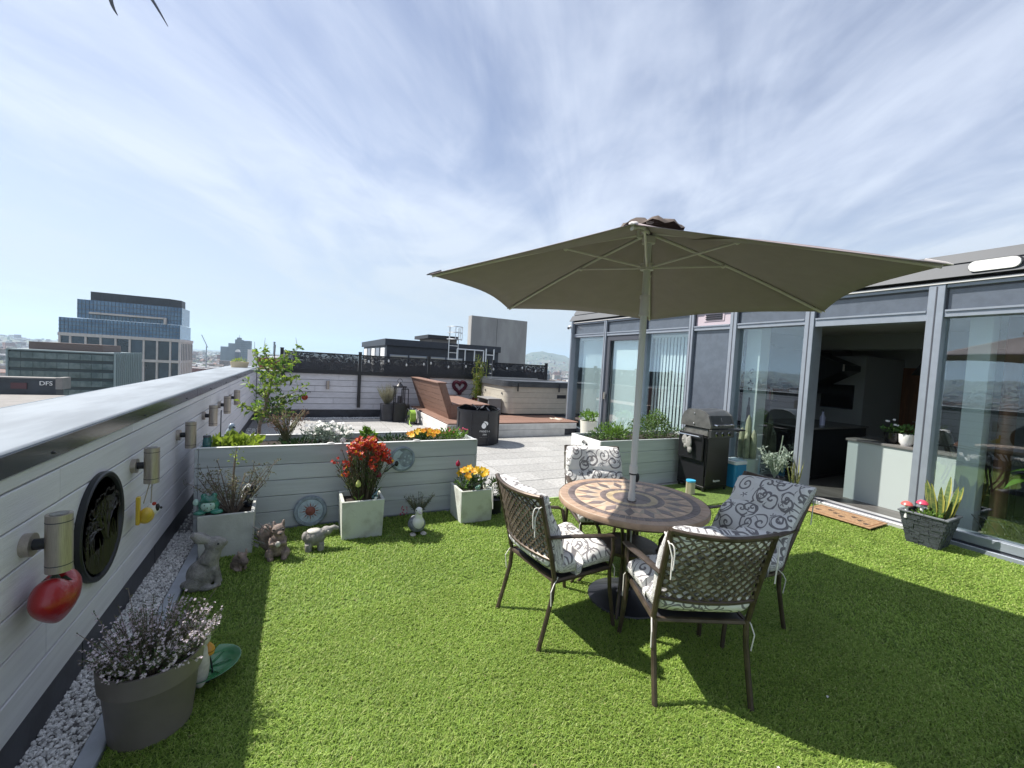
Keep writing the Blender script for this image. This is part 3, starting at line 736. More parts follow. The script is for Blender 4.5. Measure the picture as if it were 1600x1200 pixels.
S('window_pier', mat('pier_paint', (.62, .66, .62), .8), ((6.66, 4.32, .02), (6.9, 4.56, 2.56)))
S('ceiling_beam', M_wallin, ((9.0, -2, 2.3), (9.35, 4.98, 2.56)))
# vertical blinds
vb = thing('vertical_blind', 'white vertical strip blind hanging in the wide bedroom window', 'blind', (6.66, 6.1, 2.4))
b0 = None
for k in range(13):
    y = 5.55 + k * .085
    if b0 is None: b0 = MB().box((-.001, -.0395, -2.25), (.001, .0395, 0)).build('slat', M_frost, vb, local=True)
    o = b0 if k == 0 else inst(b0)
    o.location = (0, y - 6.1, 0); o.rotation_euler = (0, 0, rad(R.uniform(-22, -12)))
P('head_track', M_white, vb, ((6.63, 5.5, 2.405), (6.69, 6.65, 2.45)))
vb2 = thing('vertical_blind', 'white vertical strip blind in the narrow end window beside the door', 'blind', (6.66, 8.5, 2.4))
for k in range(10):
    o = inst(b0, (0, 7.99 + k * .115 - 8.5, 0), (0, 0, rad(R.uniform(22, 34))), parent=vb2)
P('head_track', M_white, vb2, ((6.63, 7.92, 2.405), (6.69, 9.15, 2.45)))
rbz = thing('door_blind', 'pale roller blind filling the glass of the bedroom door', 'blind', (6.56, 7.3, 2.4))
P('cloth', M_frost, rbz, ((6.54, 6.80, .28), (6.543, 7.75, 2.35))); MB().tube([(6.555, 6.8, 2.37), (6.555, 7.75, 2.37)], .02, 8).build('roller', M_white, rbz)
# kitchen
M_cab = mat('kitchen_dark', (.012, .012, .014), .25); M_isl = mat('island_panel', (.40, .45, .44), .35); M_wtop = mat('worktop', (.16, .155, .15), .25)
ki = thing('kitchen_island', 'pale grey kitchen island just inside the open door', 'island', (7.4, 2.4, 0))
P('panel', M_isl, ki, ((7.15, 1.95, .02), (7.18, 3.22, .855)), bev=.002); P('end_panel', M_isl, ki, ((7.181, 3.19, .02), (8.0, 3.22, .855)), bev=.002)
P('worktop', M_wtop, ki, ((7.13, 1.93, .857), (8.05, 3.24, .89)), bev=.003); P('carcass', M_cab, ki, ((7.19, 1.96, .02), (7.98, 3.185, .85)))
kc = thing('kitchen_cupboards', 'dark kitchen cupboards along the left side of the room', 'cupboards', (8.6, 4.4, 0))
P('base_unit', M_cab, kc, ((7.6, 3.95, .1), (9.38, 4.95, .88))); P('worktop', M_wtop, kc, ((7.55, 3.92, .882), (9.39, 4.97, .915)), bev=.003)
P('wall_unit', M_cab, kc, ((7.5, 4.62, 1.45), (9.38, 4.97, 2.25))); P('tall_unit', M_cab, kc, ((6.95, 4.60, .02), (7.48, 4.98, 2.3)))
P('plinth', M_black, kc, ((7.65, 4.0, .02), (9.35, 4.9, .1)))
hd = thing('cooker_hood', 'black angled cooker hood on the kitchen wall', 'cooker hood', (8.9, 4.3, 1.8))
MB().prism([(4.0, 1.9), (4.0, 2.0), (4.6, 2.25), (4.6, 1.55)], 8.5, 9.1, Matrix(((0, 0, 1, 0), (1, 0, 0, 0), (0, 1, 0, 0), (0, 0, 0, 1)))).build('body', M_cab, hd)
P('trim', M_steel, hd, ((8.49, 3.98, 1.89), (8.51, 4.0, 2.01)))
tv = thing('wall_panel', 'dark glass panel hung on the chimney breast', 'panel', (9.37, 4.5, 1.4)); P('screen', M_cab, tv, ((9.365, 4.2, 1.2), (9.395, 4.75, 1.65))); P('edge', M_alud, tv, ((9.36, 4.19, 1.185), (9.364, 4.76, 1.199)))
dr = thing('inner_door', 'brown wooden inner door at the back of the kitchen', 'door', (10.86, 4.2, 0))
M_door = mat('door_wood', (.13, .05, .018), .45, var=.25, vs=3, stretch=(6, 6, .5))
P('leaf', M_door, dr, ((10.83, 3.62, .02), (10.87, 4.04, 2.05))); P('frame', M_wallin, dr, ((10.80, 3.56, .02), (10.895, 3.615, 2.1)), ((10.80, 4.0451, .02), (10.895, 4.049, 2.1)))
MB().tube([(10.81, 3.68, 1.0), (10.77, 3.68, 1.0), (10.77, 3.8, 1.0)], .01, 6).build('handle', M_steel, dr)
pl = thing('pendant_lamp', 'dark conical pendant lamp over the kitchen island', 'lamp', (8.0, 2.75, 2.0))
MB().lathe([(.02, .26), (.03, .2), (.12, .03), (.13, 0)], (8.0, 2.75, 1.85), 16, caps=False).build('shade', M_cab, pl); MB().tube([(8.0, 2.75, 2.1), (8.0, 2.75, 2.56)], .005, 4).build('cord', M_black, pl)
for i, (y, lab, kd) in enumerate(((2.62, 'white bowl shaped pot of leafy green herbs on the island', 0), (2.78, 'dark pot with white daisies on the kitchen island', 1))):
    q = thing('potted_plant', lab, 'plant', (7.3, y, .89))
    MB().lathe([(.05, 0), (.075, .04), (.085, .15), (.078, .15), (.07, .04)], (7.3, y, .89), 16).build('pot', M_white if kd == 0 else M_cab, q)
    b = MB(); foliage(b, (7.3, y, 1.09), (.09, .09, .06), 70, .06, .03, m=0); b.build('leaves', mat('herb_leaf%d' % i, (.06, .14, .03), .6, trans=.3), q)
    if kd:
        b = MB()
        for k in range(5): b.flower((7.3 + R.uniform(-.08, .05), y + R.uniform(-.08, .08), 1.16 + R.uniform(-.02, .06)), (-.6, R.uniform(-.4, .4), .7), .022, 8)
        b.build('blossom', M_white, q)
bt = thing('soap_bottle', 'pale bottle standing on the dark kitchen worktop', 'bottle', (8.3, 4.2, .915)); MB().lathe([(.04, 0), (.042, .14), (.015, .2), (.015, .24)], (8.3, 4.15, .915), 12).build('body', mat('lilac_plastic', (.5, .5, .68), .3), bt); MB().tube([(8.3, 4.15, 1.155), (8.3, 4.15, 1.19), (8.25, 4.15, 1.19)], .008, 6).build('pump', M_black, bt)
for k in range(7):
    bo_ = thing('bottle', ['pale grey bottle at the window end of the kitchen shelf', 'dark red bottle second from the window on the kitchen shelf', 'straw coloured bottle third from the window on the kitchen shelf', 'green bottle in the middle of the kitchen shelf', 'whitish bottle just past the middle of the kitchen shelf', 'brown red bottle second from the inner end of the shelf', 'cream bottle at the inner end of the kitchen shelf'][k], 'bottle', (7.08 + .06 * k, 4.55, 1.32)); MB().lathe([(.02, 0), (.022, .09), (.009, .13), (.009, .17)], (7.08 + .06 * k, 4.55, 1.32), 10).build('body', mat('bottle_%d' % k, [(.5, .5, .48), (.3, .12, .08), (.45, .42, .3), (.2, .3, .25), (.55, .5, .5), (.4, .2, .15), (.5, .48, .4)][k], .2), bo_); MB().lathe([(.010, 0), (.010, .02)], (7.08 + .06 * k, 4.55, 1.49), 8).build('cap', M_black, bo_)
sh_ = thing('kitchen_shelf', 'short dark shelf carrying a row of small bottles', 'shelf', (7.26, 4.55, 1.3)); P('board', M_cab, sh_, ((7.0, 4.50, 1.298), (7.52, 4.6, 1.319))); P('bracket', M_steel, sh_, ((7.02, 4.585, 1.25), (7.04, 4.6, 1.297)), ((7.48, 4.585, 1.25), (7.5, 4.6, 1.297)))
sk = thing('wall_sticker', 'black leaf and bottle stickers on the pale pier behind the window', 'sticker', (6.655, 4.44, 1.3)); SM = Matrix(((0, 0, -1, 6.659), (1, 0, 0, 4.44), (0, 1, 0, 1.3), (0, 0, 0, 1)))
for u, v, a in ((-.02, .52, .4), (.02, .50, 2.2), (-.01, .47, -.4), (.0, .33, .9), (.03, .30, 2.6), (-.03, .29, .2), (.02, .2, 1.4), (-.02, .19, 1.9)):
    b = MB().prism([(u + .028 * math.cos(q) * math.cos(a) - .012 * math.sin(q) * math.sin(a), v + .028 * math.cos(q) * math.sin(a) + .012 * math.sin(q) * math.cos(a)) for q in [2 * PI * i / 10 for i in range(10)]], 0, .003, SM); b.build('leaf_shape', M_black, sk, smooth=0)
MB().prism([(-.03, -.36), (.03, -.36), (.03, -.12), (.012, -.05), (.012, .06), (-.012, .06), (-.012, -.05), (-.03, -.12)], 0, .003, SM).build('bottle_shape', M_dark, sk, smooth=0)
# furniture dimly seen in the right hand window
dt = thing('dining_table', 'dark side table inside the right hand window with a bowl of oranges', 'table', (7.6, 1.95, 0))
bo = thing('fruit_bowl', 'shallow bowl of orange fruit on the kitchen island by the window', 'bowl', (7.55, 2.08, .89))
MB().lathe([(.05, 0), (.14, .05), (.16, .08), (.15, .08), (.13, .05), (.04, .012)], (7.5, 2.1, .89), 20).build('dish', M_cab, bo)
for k in range(7): MB().ball((7.5 + .08 * math.cos(k), 2.1 + .08 * math.sin(k), .975 + .03 * (k % 2)), .04, 10, 8).build('orange', mat('orange_peel', (.5, .14, .02), .5) if k == 0 else MATS['orange_peel'], bo)
P('top', M_cab, dt, ((7.3, 1.0, .68), (8.3, 1.7, .72)));
for x in (7.35, 8.25):
    for y in (1.05, 1.65): P('leg', M_cab, dt, ((x - .02, y - .02, .02), (x + .02, y + .02, .68)))
dt['label'] = 'dark side table inside the right hand window'
cu = thing('curtain', 'long brown curtain hanging inside the right hand window', 'curtain', (6.9, 1.65, 2.4))
b = MB().tube([(6.95 + .0 * k, 1.66, 2.5 - 2.4 * k / 8) for k in range(9)], .075, 12, flat=.5); b.build('drape', mat('brown_cloth', (.11, .05, .028), .9), cu)
bp = thing('house_plant', 'large leaved green house plant inside the right hand window', 'plant', (7.0, 1.42, 0))
M_big = mat('glossy_leaf', (.09, .20, .03), .35, trans=.3, var=.2, vs=6)
MB().lathe([(.11, 0), (.15, .3), (.14, .3), (.12, .26)], (7.0, 1.42, .02), 16).build('pot', M_cab, bp); MB().tube([(7, 1.42, .3), (7.0, 1.44, .75)], .012, 6).build('stem', M_stem, bp)
def bigleaf(p, d, L, W, up=(0, 0, 1), droop=.5):
    b = MB(); p = Vector(p); d = Vector(d).normalized(); s = d.cross(Vector(up)).normalized(); n = s.cross(d); V_ = []
    for i in range(7):
        q = i / 6; wv = W / 2 * math.sin(PI * min(1, q * .93 + .07) ** .75); c = p + d * L * q - Vector((0, 0, droop * L * q * q)); V_ += [c - s * wv + n * wv * .25, c, c + s * wv + n * wv * .25]
    F_ = []
    for i in range(6):
        for k in (0, 1): F_.append((i * 3 + k, i * 3 + k + 1, i * 3 + k + 4, i * 3 + k + 3))
    return b.add(V_, F_)
for k in range(9):
    a = 2.4 * k; bigleaf((7.0, 1.44, .72 + .02 * k), (math.cos(a), math.sin(a), .35), .26, .13, droop=.75).build('leaf', M_big, bp)
wk = thing('wire_stand', 'black wire basket stand on the floor inside the right hand window', 'stand', (6.85, 1.45, 0))
for k in range(6): MB().tube(bez((6.75, 1.15 + k * .1, .04), (6.7, 1.2 + k * .1, .2), (6.75, 1.3 + k * .1, .3), 6), .006, 5).build('wire', M_black, wk)
for z in (.3, .06): MB().tube([(6.75 + .12 * math.cos(a), 1.45 + .3 * math.sin(a), z) for a in [2 * PI * k / 16 for k in range(16)]], .006, 5, closed=True).build('ring', M_black, wk)
# ------------------------------------------------------------------ deck, bench, tub
M_comp = mat('composite_brown', (.20, .115, .085), .7, var=.10, vs=4, bump=.2, bs=60, stretch=(8, .5, 8), rnd=.07)
M_fwhite = mat('deck_fascia_board', (.56, .55, .54), .65, var=.08, vs=4, bump=.2, bs=50, rnd=.05)
dk = thing('deck', 'raised brown composite deck with white fascia boards under the hot tub', 'deck', (5, 10.4, 0))
for k in range(24):
    y = 8.72 + k * .147; P('deck_board', M_comp, dk, ((2.93, y, .305), (6.37, y + .141, .33)), bev=.003)
P('fascia_board', M_fwhite, dk, ((2.9, 8.695, .165), (6.30, 8.715, .30)), bev=.003); P('fascia_board', M_fwhite, dk, ((2.9, 8.69, .0), (5.95, 8.712, .16)), bev=.003)
P('side_board', M_fwhite, dk, ((2.895, 8.717, .165), (2.925, 12.2, .303)), bev=.003); P('side_board', M_fwhite, dk, ((2.89, 8.717, 0), (2.92, 12.2, .16)), bev=.003)
P('joist', M_dark, dk, ((2.95, 8.75, 0), (6.3, 12.2, .3)))
bn = thing('bench', 'brown slatted deck bench with a leaning backrest seen from behind', 'bench', (3.4, 10.6, .33))
# backrest: slats on a slanted plane, leaning away from the seat
def bx_(z): return 3.18 - (z - .33) * .36
for k in range(6):
    z0 = .335 + k * .137; z1 = z0 + .131
    MB().prism([(bx_(z0), z0), (bx_(z1), z1), (bx_(z1) + .022, z1), (bx_(z0) + .022, z0)], 9.42, 12.05, X2).build('slat', M_comp, bn, smooth=0)
MB().prism([(bx_(.335) + .022, .335), (bx_(1.157) + .022, 1.157), (bx_(1.157) + .17, 1.157), (bx_(.335) + .17, .335)], 9.40, 9.42, X2).build('end_panel', M_comp, bn, smooth=0)
MB().prism([(bx_(.335) + .145, .335), (bx_(1.157) + .145, 1.157), (bx_(1.157) + .17, 1.157), (bx_(.335) + .17, .335)], 9.421, 12.05, X2).build('back_panel', M_comp, bn, smooth=0)
P('top_board', M_comp, bn, ((2.86, 9.39, 1.159), (3.08, 12.06, 1.183)), bev=.003)
for k in range(7):
    x = 3.24 + k * .137; P('seat_slat', M_comp, bn, ((x, 9.38, .655), (x + .131, 12.05, .68)), bev=.003)
P('seat_end', M_comp, bn, ((3.2, 9.385, .335), (4.18, 9.41, .653)), bev=.003)
M_tub = mat('tub_panel', (.44, .41, .345), .5, var=.04, rnd=.03); M_cover = mat('tub_cover', (.050, .055, .062), .42, var=.2, vs=3, bump=.15, bs=12)
ht_ = thing('hot_tub', 'beige panelled hot tub with a dark padded cover on the deck', 'hot tub', (6.0, 11, .33))
def rrect(x0, x1, y0, y1, r, n=6):
    o = []
    for cx, cy, a0 in ((x1 - r, y1 - r, 0), (x0 + r, y1 - r, PI / 2), (x0 + r, y0 + r, PI), (x1 - r, y0 + r, 1.5 * PI)):
        for k in range(n + 1): o.append((cx + r * math.cos(a0 + PI / 2 * k / n), cy + r * math.sin(a0 + PI / 2 * k / n)))
    return o
for k in range(5):
    z0 = .375 + k * .145; MB().prism(rrect(4.92 + .004 * (k % 2), 7.0, 9.98, 11.95, .26), z0, z0 + .140).build('side_panel', M_tub, ht_, smooth=50)
MB().prism(rrect(4.95, 6.97, 10.01, 11.92, .24), .332, 1.12).build('shell', M_dark, ht_, smooth=50)
for y in (10.25, 10.32): MB().tube([(4.915, 10.26 + (y - 10.25) * 16, .9), (4.905, 10.26 + (y - 10.25) * 16, .9)], .03, 10).build('jet_cap', M_alud, ht_)
P('vent', M_black, ht_, ((6.5, 9.972, .8), (6.8, 9.978, .9)))
b = MB(); rp = rrect(4.86, 7.06, 9.92, 12.0, .28, 6)
b.prism(rp, 1.10, 1.20); b.prism(rrect(4.88, 7.04, 9.94, 11.98, .28, 6), 1.20, 1.25)
b.build('cover', M_cover, ht_, smooth=50)
P('cover_fold', M_alud, ht_, ((4.9, 10.93, 1.251), (7.02, 10.97, 1.262))); P('cover_edge', mat('cover_piping', (.5, .5, .48), .6), ht_, ((4.9, 11.96, 1.252), (7.0, 12.0, 1.275)))
for x, y in ((5.2, 9.925), (6.5, 9.925)): P('strap', M_black, ht_, ((x, y - .012, .98), (x + .04, y - .002, 1.2)))
ts = thing('tub_steps', 'low grey plastic step stool beside the hot tub', 'step', (4.68, 10.6, .33))
M_step = mat('grey_plastic', (.20, .20, .20), .55)
P('tread', M_step, ts, ((4.50, 10.2, .72), (4.9, 11.0, .75)), bev=.006); P('tread', M_step, ts, ((4.25, 10.2, .52), (4.5, 11.0, .55)), bev=.006)
for y in (10.22, 10.94): P('side', M_step, ts, ((4.52, y, .332), (4.89, y + .04, .719)), ((4.28, y, .332), (4.519, y + .04, .519)))
M_rope = mat('rope', (.6, .52, .42), .8)
tag(MB().tube([(5.85 + .25 * k / 9 + .03 * math.sin(k * 2.1), 9.15 + .2 * math.sin(k * 1.1), .345) for k in range(10)], .012, 5).build('rope_coil', M_rope), 'pale loose rope lying on the deck edge by the penthouse', 'rope')
# ice bath barrel
BX, BY, BR = 3.43, 8.25, .45
bar = thing('ice_bath_barrel', 'black round fabric tub with white fruit logo standing on the paving', 'tub', (BX, BY, 0))
M_bar = mat('barrel_fabric', (.011, .012, .018), .42, bump=.25, bs=7, var=.2)
MB().lathe([(.38, 0), (BR - .008, .01), (BR, .05), (BR, .66), (BR + .01, .70), (BR + .006, .72), (BR - .02, .715), (BR - .03, .66), (BR - .03, .56), (.001, .55)], (BX, BY, 0), 48, caps=False).build('body', M_bar, bar)
for k in range(8):
    a = 2 * PI * k / 8 + .1; MB().tube([(BX + (BR + .004) * math.cos(a), BY + (BR + .004) * math.sin(a), z) for z in (.03, .3, .66)], .011, 5).build('rib', M_bar, bar)
b = MB()
for k in range(9):
    a = .7 * k; b.tube(bez((BX + .4 * math.cos(a), BY + .4 * math.sin(a), .69), (BX + .26 * math.cos(a + .3), BY + .26 * math.sin(a + .3), .80), (BX + .12 * math.cos(a), BY + .12 * math.sin(a), .66), 5), .07, 6, flat=.22)
b.build('folded_cover', M_bar, bar)
BA = rad(-94)
def onbar(s, size, z, sp=.74):                     # print wrapped round the barrel, facing the lawn
    n = len(s)
    for i, chx in enumerate(s):
        if chx == ' ': continue
        q = BA + (i - (n - 1) / 2) * size * sp / BR; nrm = Vector((math.cos(q), math.sin(q), 0)); tx = Vector((-math.sin(q), math.cos(q), 0))
        text(chx, size, 'printed_letter', M_white, bar, Vector((BX, BY, z)) + nrm * (BR + .0008), Matrix((tx, Vector((0, 0, 1)), nrm)).transposed(), .0008)
onbar('FROZEN', .050, .30); onbar('ZEN', .040, .235); onbar('...............', .022, .185, .62)
nrm = Vector((math.cos(BA), math.sin(BA), 0)); tx = Vector((-math.sin(BA), math.cos(BA), 0)); o0 = Vector((BX, BY, .43)) + nrm * (BR - .001)
M4 = Matrix(((tx.x, 0, nrm.x, o0.x), (tx.y, 0, nrm.y, o0.y), (0, 1, 0, o0.z), (0, 0, 0, 1))) @ Matrix.Scale(1.15, 4)
MB().prism([(.042 * math.cos(t_) * (1 - .35 * max(0, math.sin(t_))) - .02, .052 * math.sin(t_) - .01) for t_ in [2 * PI * k / 20 for k in range(20)]], 0, .004, M4).build('fruit_logo', M_white, bar, smooth=0)
MB().prism([(-.03, .055), (.0, .068), (.04, .058), (.058, .035), (.055, .005), (.035, -.005), (.028, .025), (.005, .042)], 0, .004, M4).build('leaf_logo', M_white, bar, smooth=0)

# ------------------------------------------------------------------ big grey planters
M_pl = mat('planter_board', (.46, .495, .505), .6, var=.07, vs=3, bump=.25, bs=45, rnd=.08, stretch=(.3, 1.5, 6))
M_plr = mat('planter_board_sage', (.44, .475, .465), .6, var=.07, vs=3, bump=.25, bs=45, rnd=.04, stretch=(.3, 1.5, 6))
M_plw = mat('planter_rim_and_sunlit_end', (.62, .63, .62), .6, var=.05, vs=3, bump=.2, bs=45)
gp = thing('raised_planter', 'long grey board planter across the lawn end with mixed flowers', 'planter', (.55, 4.8, 0))
zs = [.0, .165, .315, .465, .615, .79]
for k in range(5):
    P('board', M_pl, gp, ((-.76, 4.5 + R.uniform(0, .003), zs[k] + .002), (1.85, 4.53, zs[k + 1] - .003)), bev=.003)
    P('end_board', M_pl, gp, ((1.852, 4.505, zs[k] + .002), (1.88, 5.12, zs[k + 1] - .003)), bev=.003)
    P('end_board', M_pl, gp, ((-.79, 4.505, zs[k] + .002), (-.762, 5.12, zs[k + 1] - .003)), bev=.003)
    P('back_board', M_pl, gp, ((-.76, 5.1, zs[k] + .002), (1.85, 5.13, zs[k + 1] - .003)), bev=.003)
P('base_strip', M_alu, gp, ((-.76, 4.488, 0), (1.85, 4.4995, .012)))
P('rim', M_plw, gp, ((-.775, 4.495, .788), (1.87, 4.535, .797)), bev=.002); P('rim', M_plw, gp, ((-.775, 5.095, .788), (1.87, 5.135, .797)), bev=.002)
P('soil', M_soil, gp, ((-.76, 4.531, .5), (1.85, 5.099, .735)))
rp_ = thing('raised_planter', 'sage grey board planter with its sunlit end coloured paler, full of herbs before the penthouse', 'planter', (4.7, 4.95, 0))
for k in range(4):
    z0, z1 = .004 + k * .172, .172 * (k + 1)
    P('board', M_plr, rp_, ((3.785, 4.60 + R.uniform(0, .003), z0), (5.9, 4.63, z1)), bev=.003)
    P('end_board', M_plw, rp_, ((3.757, 4.602, z0), (3.783, 5.3, z1)), bev=.003)  # same boards coloured paler on this side, sunlight put into the material
    P('back_board', M_plr, rp_, ((3.785, 5.27, z0), (5.9, 5.3, z1)), bev=.003); P('end_board', M_plr, rp_, ((5.901, 4.602, z0), (5.925, 5.3, z1)), bev=.003)
P('soil', M_soil, rp_, ((3.785, 4.631, .5), (5.899, 5.269, .64)))
hk = thing('iron_hook', 'black iron hook shaped ornament hanging on the sunlit end of the herb planter', 'ornament', (3.75, 4.92, .55))
MB().tube([(3.748, 5.0, .60), (3.745, 4.98, .63), (3.745, 4.90, .60), (3.745, 4.92, .5), (3.745, 4.93, .42)], .012, 6).build('bar', M_black, hk)

# ------------------------------------------------------------------ concrete cube pots
M_cc = mat('concrete_pot', (.50, .51, .48), .85, var=.16, vs=4, bump=.4, bs=55, lo=.3, hi=.7)
M_cc2 = mat('concrete_pot_green', (.53, .56, .51), .85, bump=.4, bs=55, col2=(.33, .33, .285), vs=5, lo=.45, hi=.75)
def cubepot(label, x0, y0, h, s, mt, rz=0):
    p = thing('cube_pot', label, 'pot', (x0 + s / 2, y0 + s / 2, 0), rz); b = MB(); w_ = .026; h2 = s / 2; g_ = .012
    b.box((-h2, -h2, 0), (h2, -h2 + w_, h), .004); b.box((-h2, h2 - w_, 0), (h2, h2, h), .004); b.box((-h2, -h2 + w_ - .001, 0), (-h2 + w_, h2 - w_ + .001, h - .0006), .002); b.box((h2 - w_, -h2 + w_ - .001, 0), (h2, h2 - w_ + .001, h - .0006), .002)
    for i in range(len(b.v)):
        x, y, z = b.v[i]; k = 1 - .06 * (1 - z / h); b.v[i] = (x * k, y * k, z)
    b.build('body', mt, p, local=True)
    MB().box((-h2 + w_, -h2 + w_, h * .4), (h2 - w_, h2 - w_, h - .05)).build('soil', M_soil, p, local=True, smooth=0); return p
cubepot('square grey concrete pot by the wall holding a bare twiggy shrub', -.68, 3.98, .355, .385, M_cc, rad(2))
cubepot('square stained concrete pot with tall red wallflowers', .385, 4.0, .355, .375, M_cc2)
cubepot('square pale concrete pot full of yellow pansies', 1.535, 4.03, .345, .365, M_cc2)

# ------------------------------------------------------------------ plants
M_lf1 = mat('leaf_fresh', (.13, .24, .035), .5, trans=.4, var=.3, vs=9); M_lf2 = mat('leaf_mid', (.055, .11, .025), .55, trans=.3, var=.35, vs=9)
M_lf3 = mat('leaf_dark', (.028, .060, .020), .55, trans=.25, var=.35, vs=9); M_lf4 = mat('leaf_lime', (.24, .33, .04), .5, trans=.4, var=.25, vs=9)
M_lf5 = mat('leaf_silver', (.26, .32, .26), .7, trans=.2, var=.2, vs=9); M_lf6 = mat('leaf_olive', (.15, .15, .075), .7, trans=.2, var=.3, vs=12)
M_redf = mat('petal_red', (.36, .018, .014), .55, trans=.25, vs=25, col2=(.50, .060, .022)); M_yel = mat('petal_yellow', (.78, .50, .02), .5, trans=.3, var=.1, vs=30)
M_ora = mat('petal_orange', (.80, .26, .012), .5, trans=.3, col2=(.85, .48, .02), vs=20); M_whf = mat('petal_white', (.78, .77, .74), .5, trans=.3); M_plum = mat('petal_plum', (.16, .008, .03), .4, trans=.15)
M_pinkf = mat('petal_pink', (.52, .05, .12), .5, trans=.25); M_lil = mat('petal_lilac', (.72, .63, .68), .6, trans=.3, var=.15, vs=30)
# apple tree in a dark pot behind the planter
at_ = thing('fruit_tree', 'young leafy fruit tree in a dark pot behind the long planter', 'tree', (-.42, 5.75, 0))
MB().lathe([(.17, 0), (.22, .55), (.23, .6), (.21, .6), (.2, .54)], (-.42, 5.75, 0), 20).build('pot', M_black, at_); MB().lathe([(.0, .0), (.2, .0)], (-.42, 5.75, .555), 16, caps=False).build('soil', M_soil, at_)
tr = [(-.40, 5.78, .5), (-.39, 5.78, .8), (-.33, 5.77, 1.05), (-.27, 5.78, 1.4), (-.25, 5.78, 1.76)]
b = MB().tube(tr, [.022, .018, .014, .009, .004], 7); br = []
def trunk(z):
    for p, q in zip(tr, tr[1:]):
        if p[2] <= z <= q[2]: return Vector(p).lerp(Vector(q), (z - p[2]) / (q[2] - p[2]))
    return Vector(tr[-1])
for k in range(22):
    z = .80 + k * .036 + R.uniform(-.02, .02); a = 2.4 * k + R.uniform(-.4, .4); L = R.uniform(.20, .36) * (1.2 - abs(z - 1.1) * .9)
    st = trunk(z); dx_ = math.cos(a) * L * (1.15 if math.cos(a) > 0 else .62); e = st + Vector((dx_, math.sin(a) * L * .8, L * R.uniform(.35, .95))); mid = (st + e) / 2 + Vector((0, 0, -.03)) + rnd_dir() * .03
    b.tube(bez(st, mid, e, 5), [.008, .007, .006, .005, .004, .003], 5); br.append((st, mid, e))
    if k > 16: b.tube([e, e + Vector((R.uniform(-.05, .05), 0, .14))], [.003, .0015], 4)
b.build('trunk', M_twig, at_)
b = MB()
for st, mid, e in br:
    for q in [.25, .36, .46, .56, .66, .76, .86, .95, 1.0, 1.05]:
        c = st * (1 - q) ** 2 + mid * 2 * q * (1 - q) + e * q * q
        for _ in range(R.randint(2, 5)):
            d = rnd_dir() + Vector((0, 0, .3)); b.leaf(c + rnd_dir() * .03, d, R.uniform(.045, .085), R.uniform(.022, .038), up=rnd_dir(), m=2 if R.random() < .5 else (1 if R.random() < .35 else 0), droop=.2)
foliage(b, (-.27, 5.78, 1.02), (.18, .18, .20), 110, .07, .036, m=1, shell=.1)
b.build('crown', [M_lf1, M_lf2, M_lf4], at_, smooth=0)
# second low white trough with a dark pot behind the planter
tg = thing('trough', 'low white rimmed trough standing behind the long planter', 'planter', (-.35, 5.5, 0)); P('body', M_pl, tg, ((-.62, 5.36, 0), (.18, 5.56, .70)), bev=.003); P('rim', M_plw, tg, ((-.64, 5.34, .702), (.2, 5.58, .722)), bev=.003); 
# low leafy strawberry type plant, left end
def plant(name, label, cat, loc, parts, group=None):
    p = thing(name, label, cat, loc, 0, group)
    for nm, b, mt in parts: b.build(nm, mt, p, smooth=0)
    return p
b = MB(); foliage(b, (-.52, 4.72, .77), (.24, .15, .09), 230, .07, .05, up=.6, shell=.2, zcut=.74)
plant('leafy_plant', 'low lime green leafy plant at the wall end of the long planter', 'plant', (-.52, 4.72, .735), [('leaves', b, [M_lf4])])
b = MB(); foliage(b, (.03, 4.75, .76), (.28, .15, .05), 150, .05, .03, up=.5, shell=.1, zcut=.735); foliage(b, (1.0, 4.8, .76), (.3, .2, .045), 170, .045, .025, up=.5, shell=.1, zcut=.735)
tag(b.build('ground_cover', M_lf3, smooth=0), kind='stuff')
# bronze twiggy shrub
b = MB(); lf = MB()
for k in range(46):
    a = R.uniform(0, 2 * PI); L = R.uniform(.2, .34); s0 = (-.10 + R.uniform(-.03, .03), 4.95, .74); e = (-.10 + math.cos(a) * L * .55, 4.95 + math.sin(a) * L * .4, .74 + L); pts = bez(s0, (s0[0] + math.cos(a) * L * .15, s0[1], .74 + L * .5), e, 4); b.tube(pts, .003, 4)
    for q in range(10): lf.leaf(Vector(pts[-1]) + rnd_dir() * .04 - Vector((0, 0, R.uniform(0, .08))), rnd_dir() + Vector((0, 0, .6)), .025, .01, up=rnd_dir())
plant('twiggy_shrub', 'small bronze twiggy shrub in the long planter before the fruit tree', 'shrub', (-.1, 4.95, .735), [('stems', b, [M_lf6]), ('leaves', lf, [mat('leaf_bronze', (.17, .10, .06), .7, var=.3, trans=.2)])])
# white flowered bush
b = MB(); st = MB(); foliage(b, (.30, 4.87, .82), (.28, .19, .11), 700, .045, .018, up=.5, shell=.3, zcut=.74)
fl = MB()
for k in range(46):
    a = R.uniform(0, 2 * PI); r_ = math.sqrt(R.random()); p = Vector((.31 + .27 * r_ * math.cos(a), 4.87 + .19 * r_ * math.sin(a), .86 + .09 * (1 - r_ * r_) + R.uniform(-.04, .03))); dd_ = (R.uniform(-.5, .4), R.uniform(-.9, .1), .8); rr_ = R.uniform(.026, .040); fl.flower(p, dd_, rr_, 7, cup=.15); fl.flower(p + Vector((0, -.004, .006)), dd_, rr_ * .7, 6, cup=.5); fl.flower(p + Vector((0, -.006, .010)), dd_, rr_ * .4, 5, cup=.9)
    if k % 2: st.tube([p - Vector((0, 0, .12)), p], .002, 4)
plant('white_flower_bush', 'bush of small white daisy flowers in the middle of the long planter', 'flowers', (.3, 4.85, .735), [('leaves', b, [M_lf5]), ('stems', st, [M_stem]), ('blossom', fl, [M_whf])])
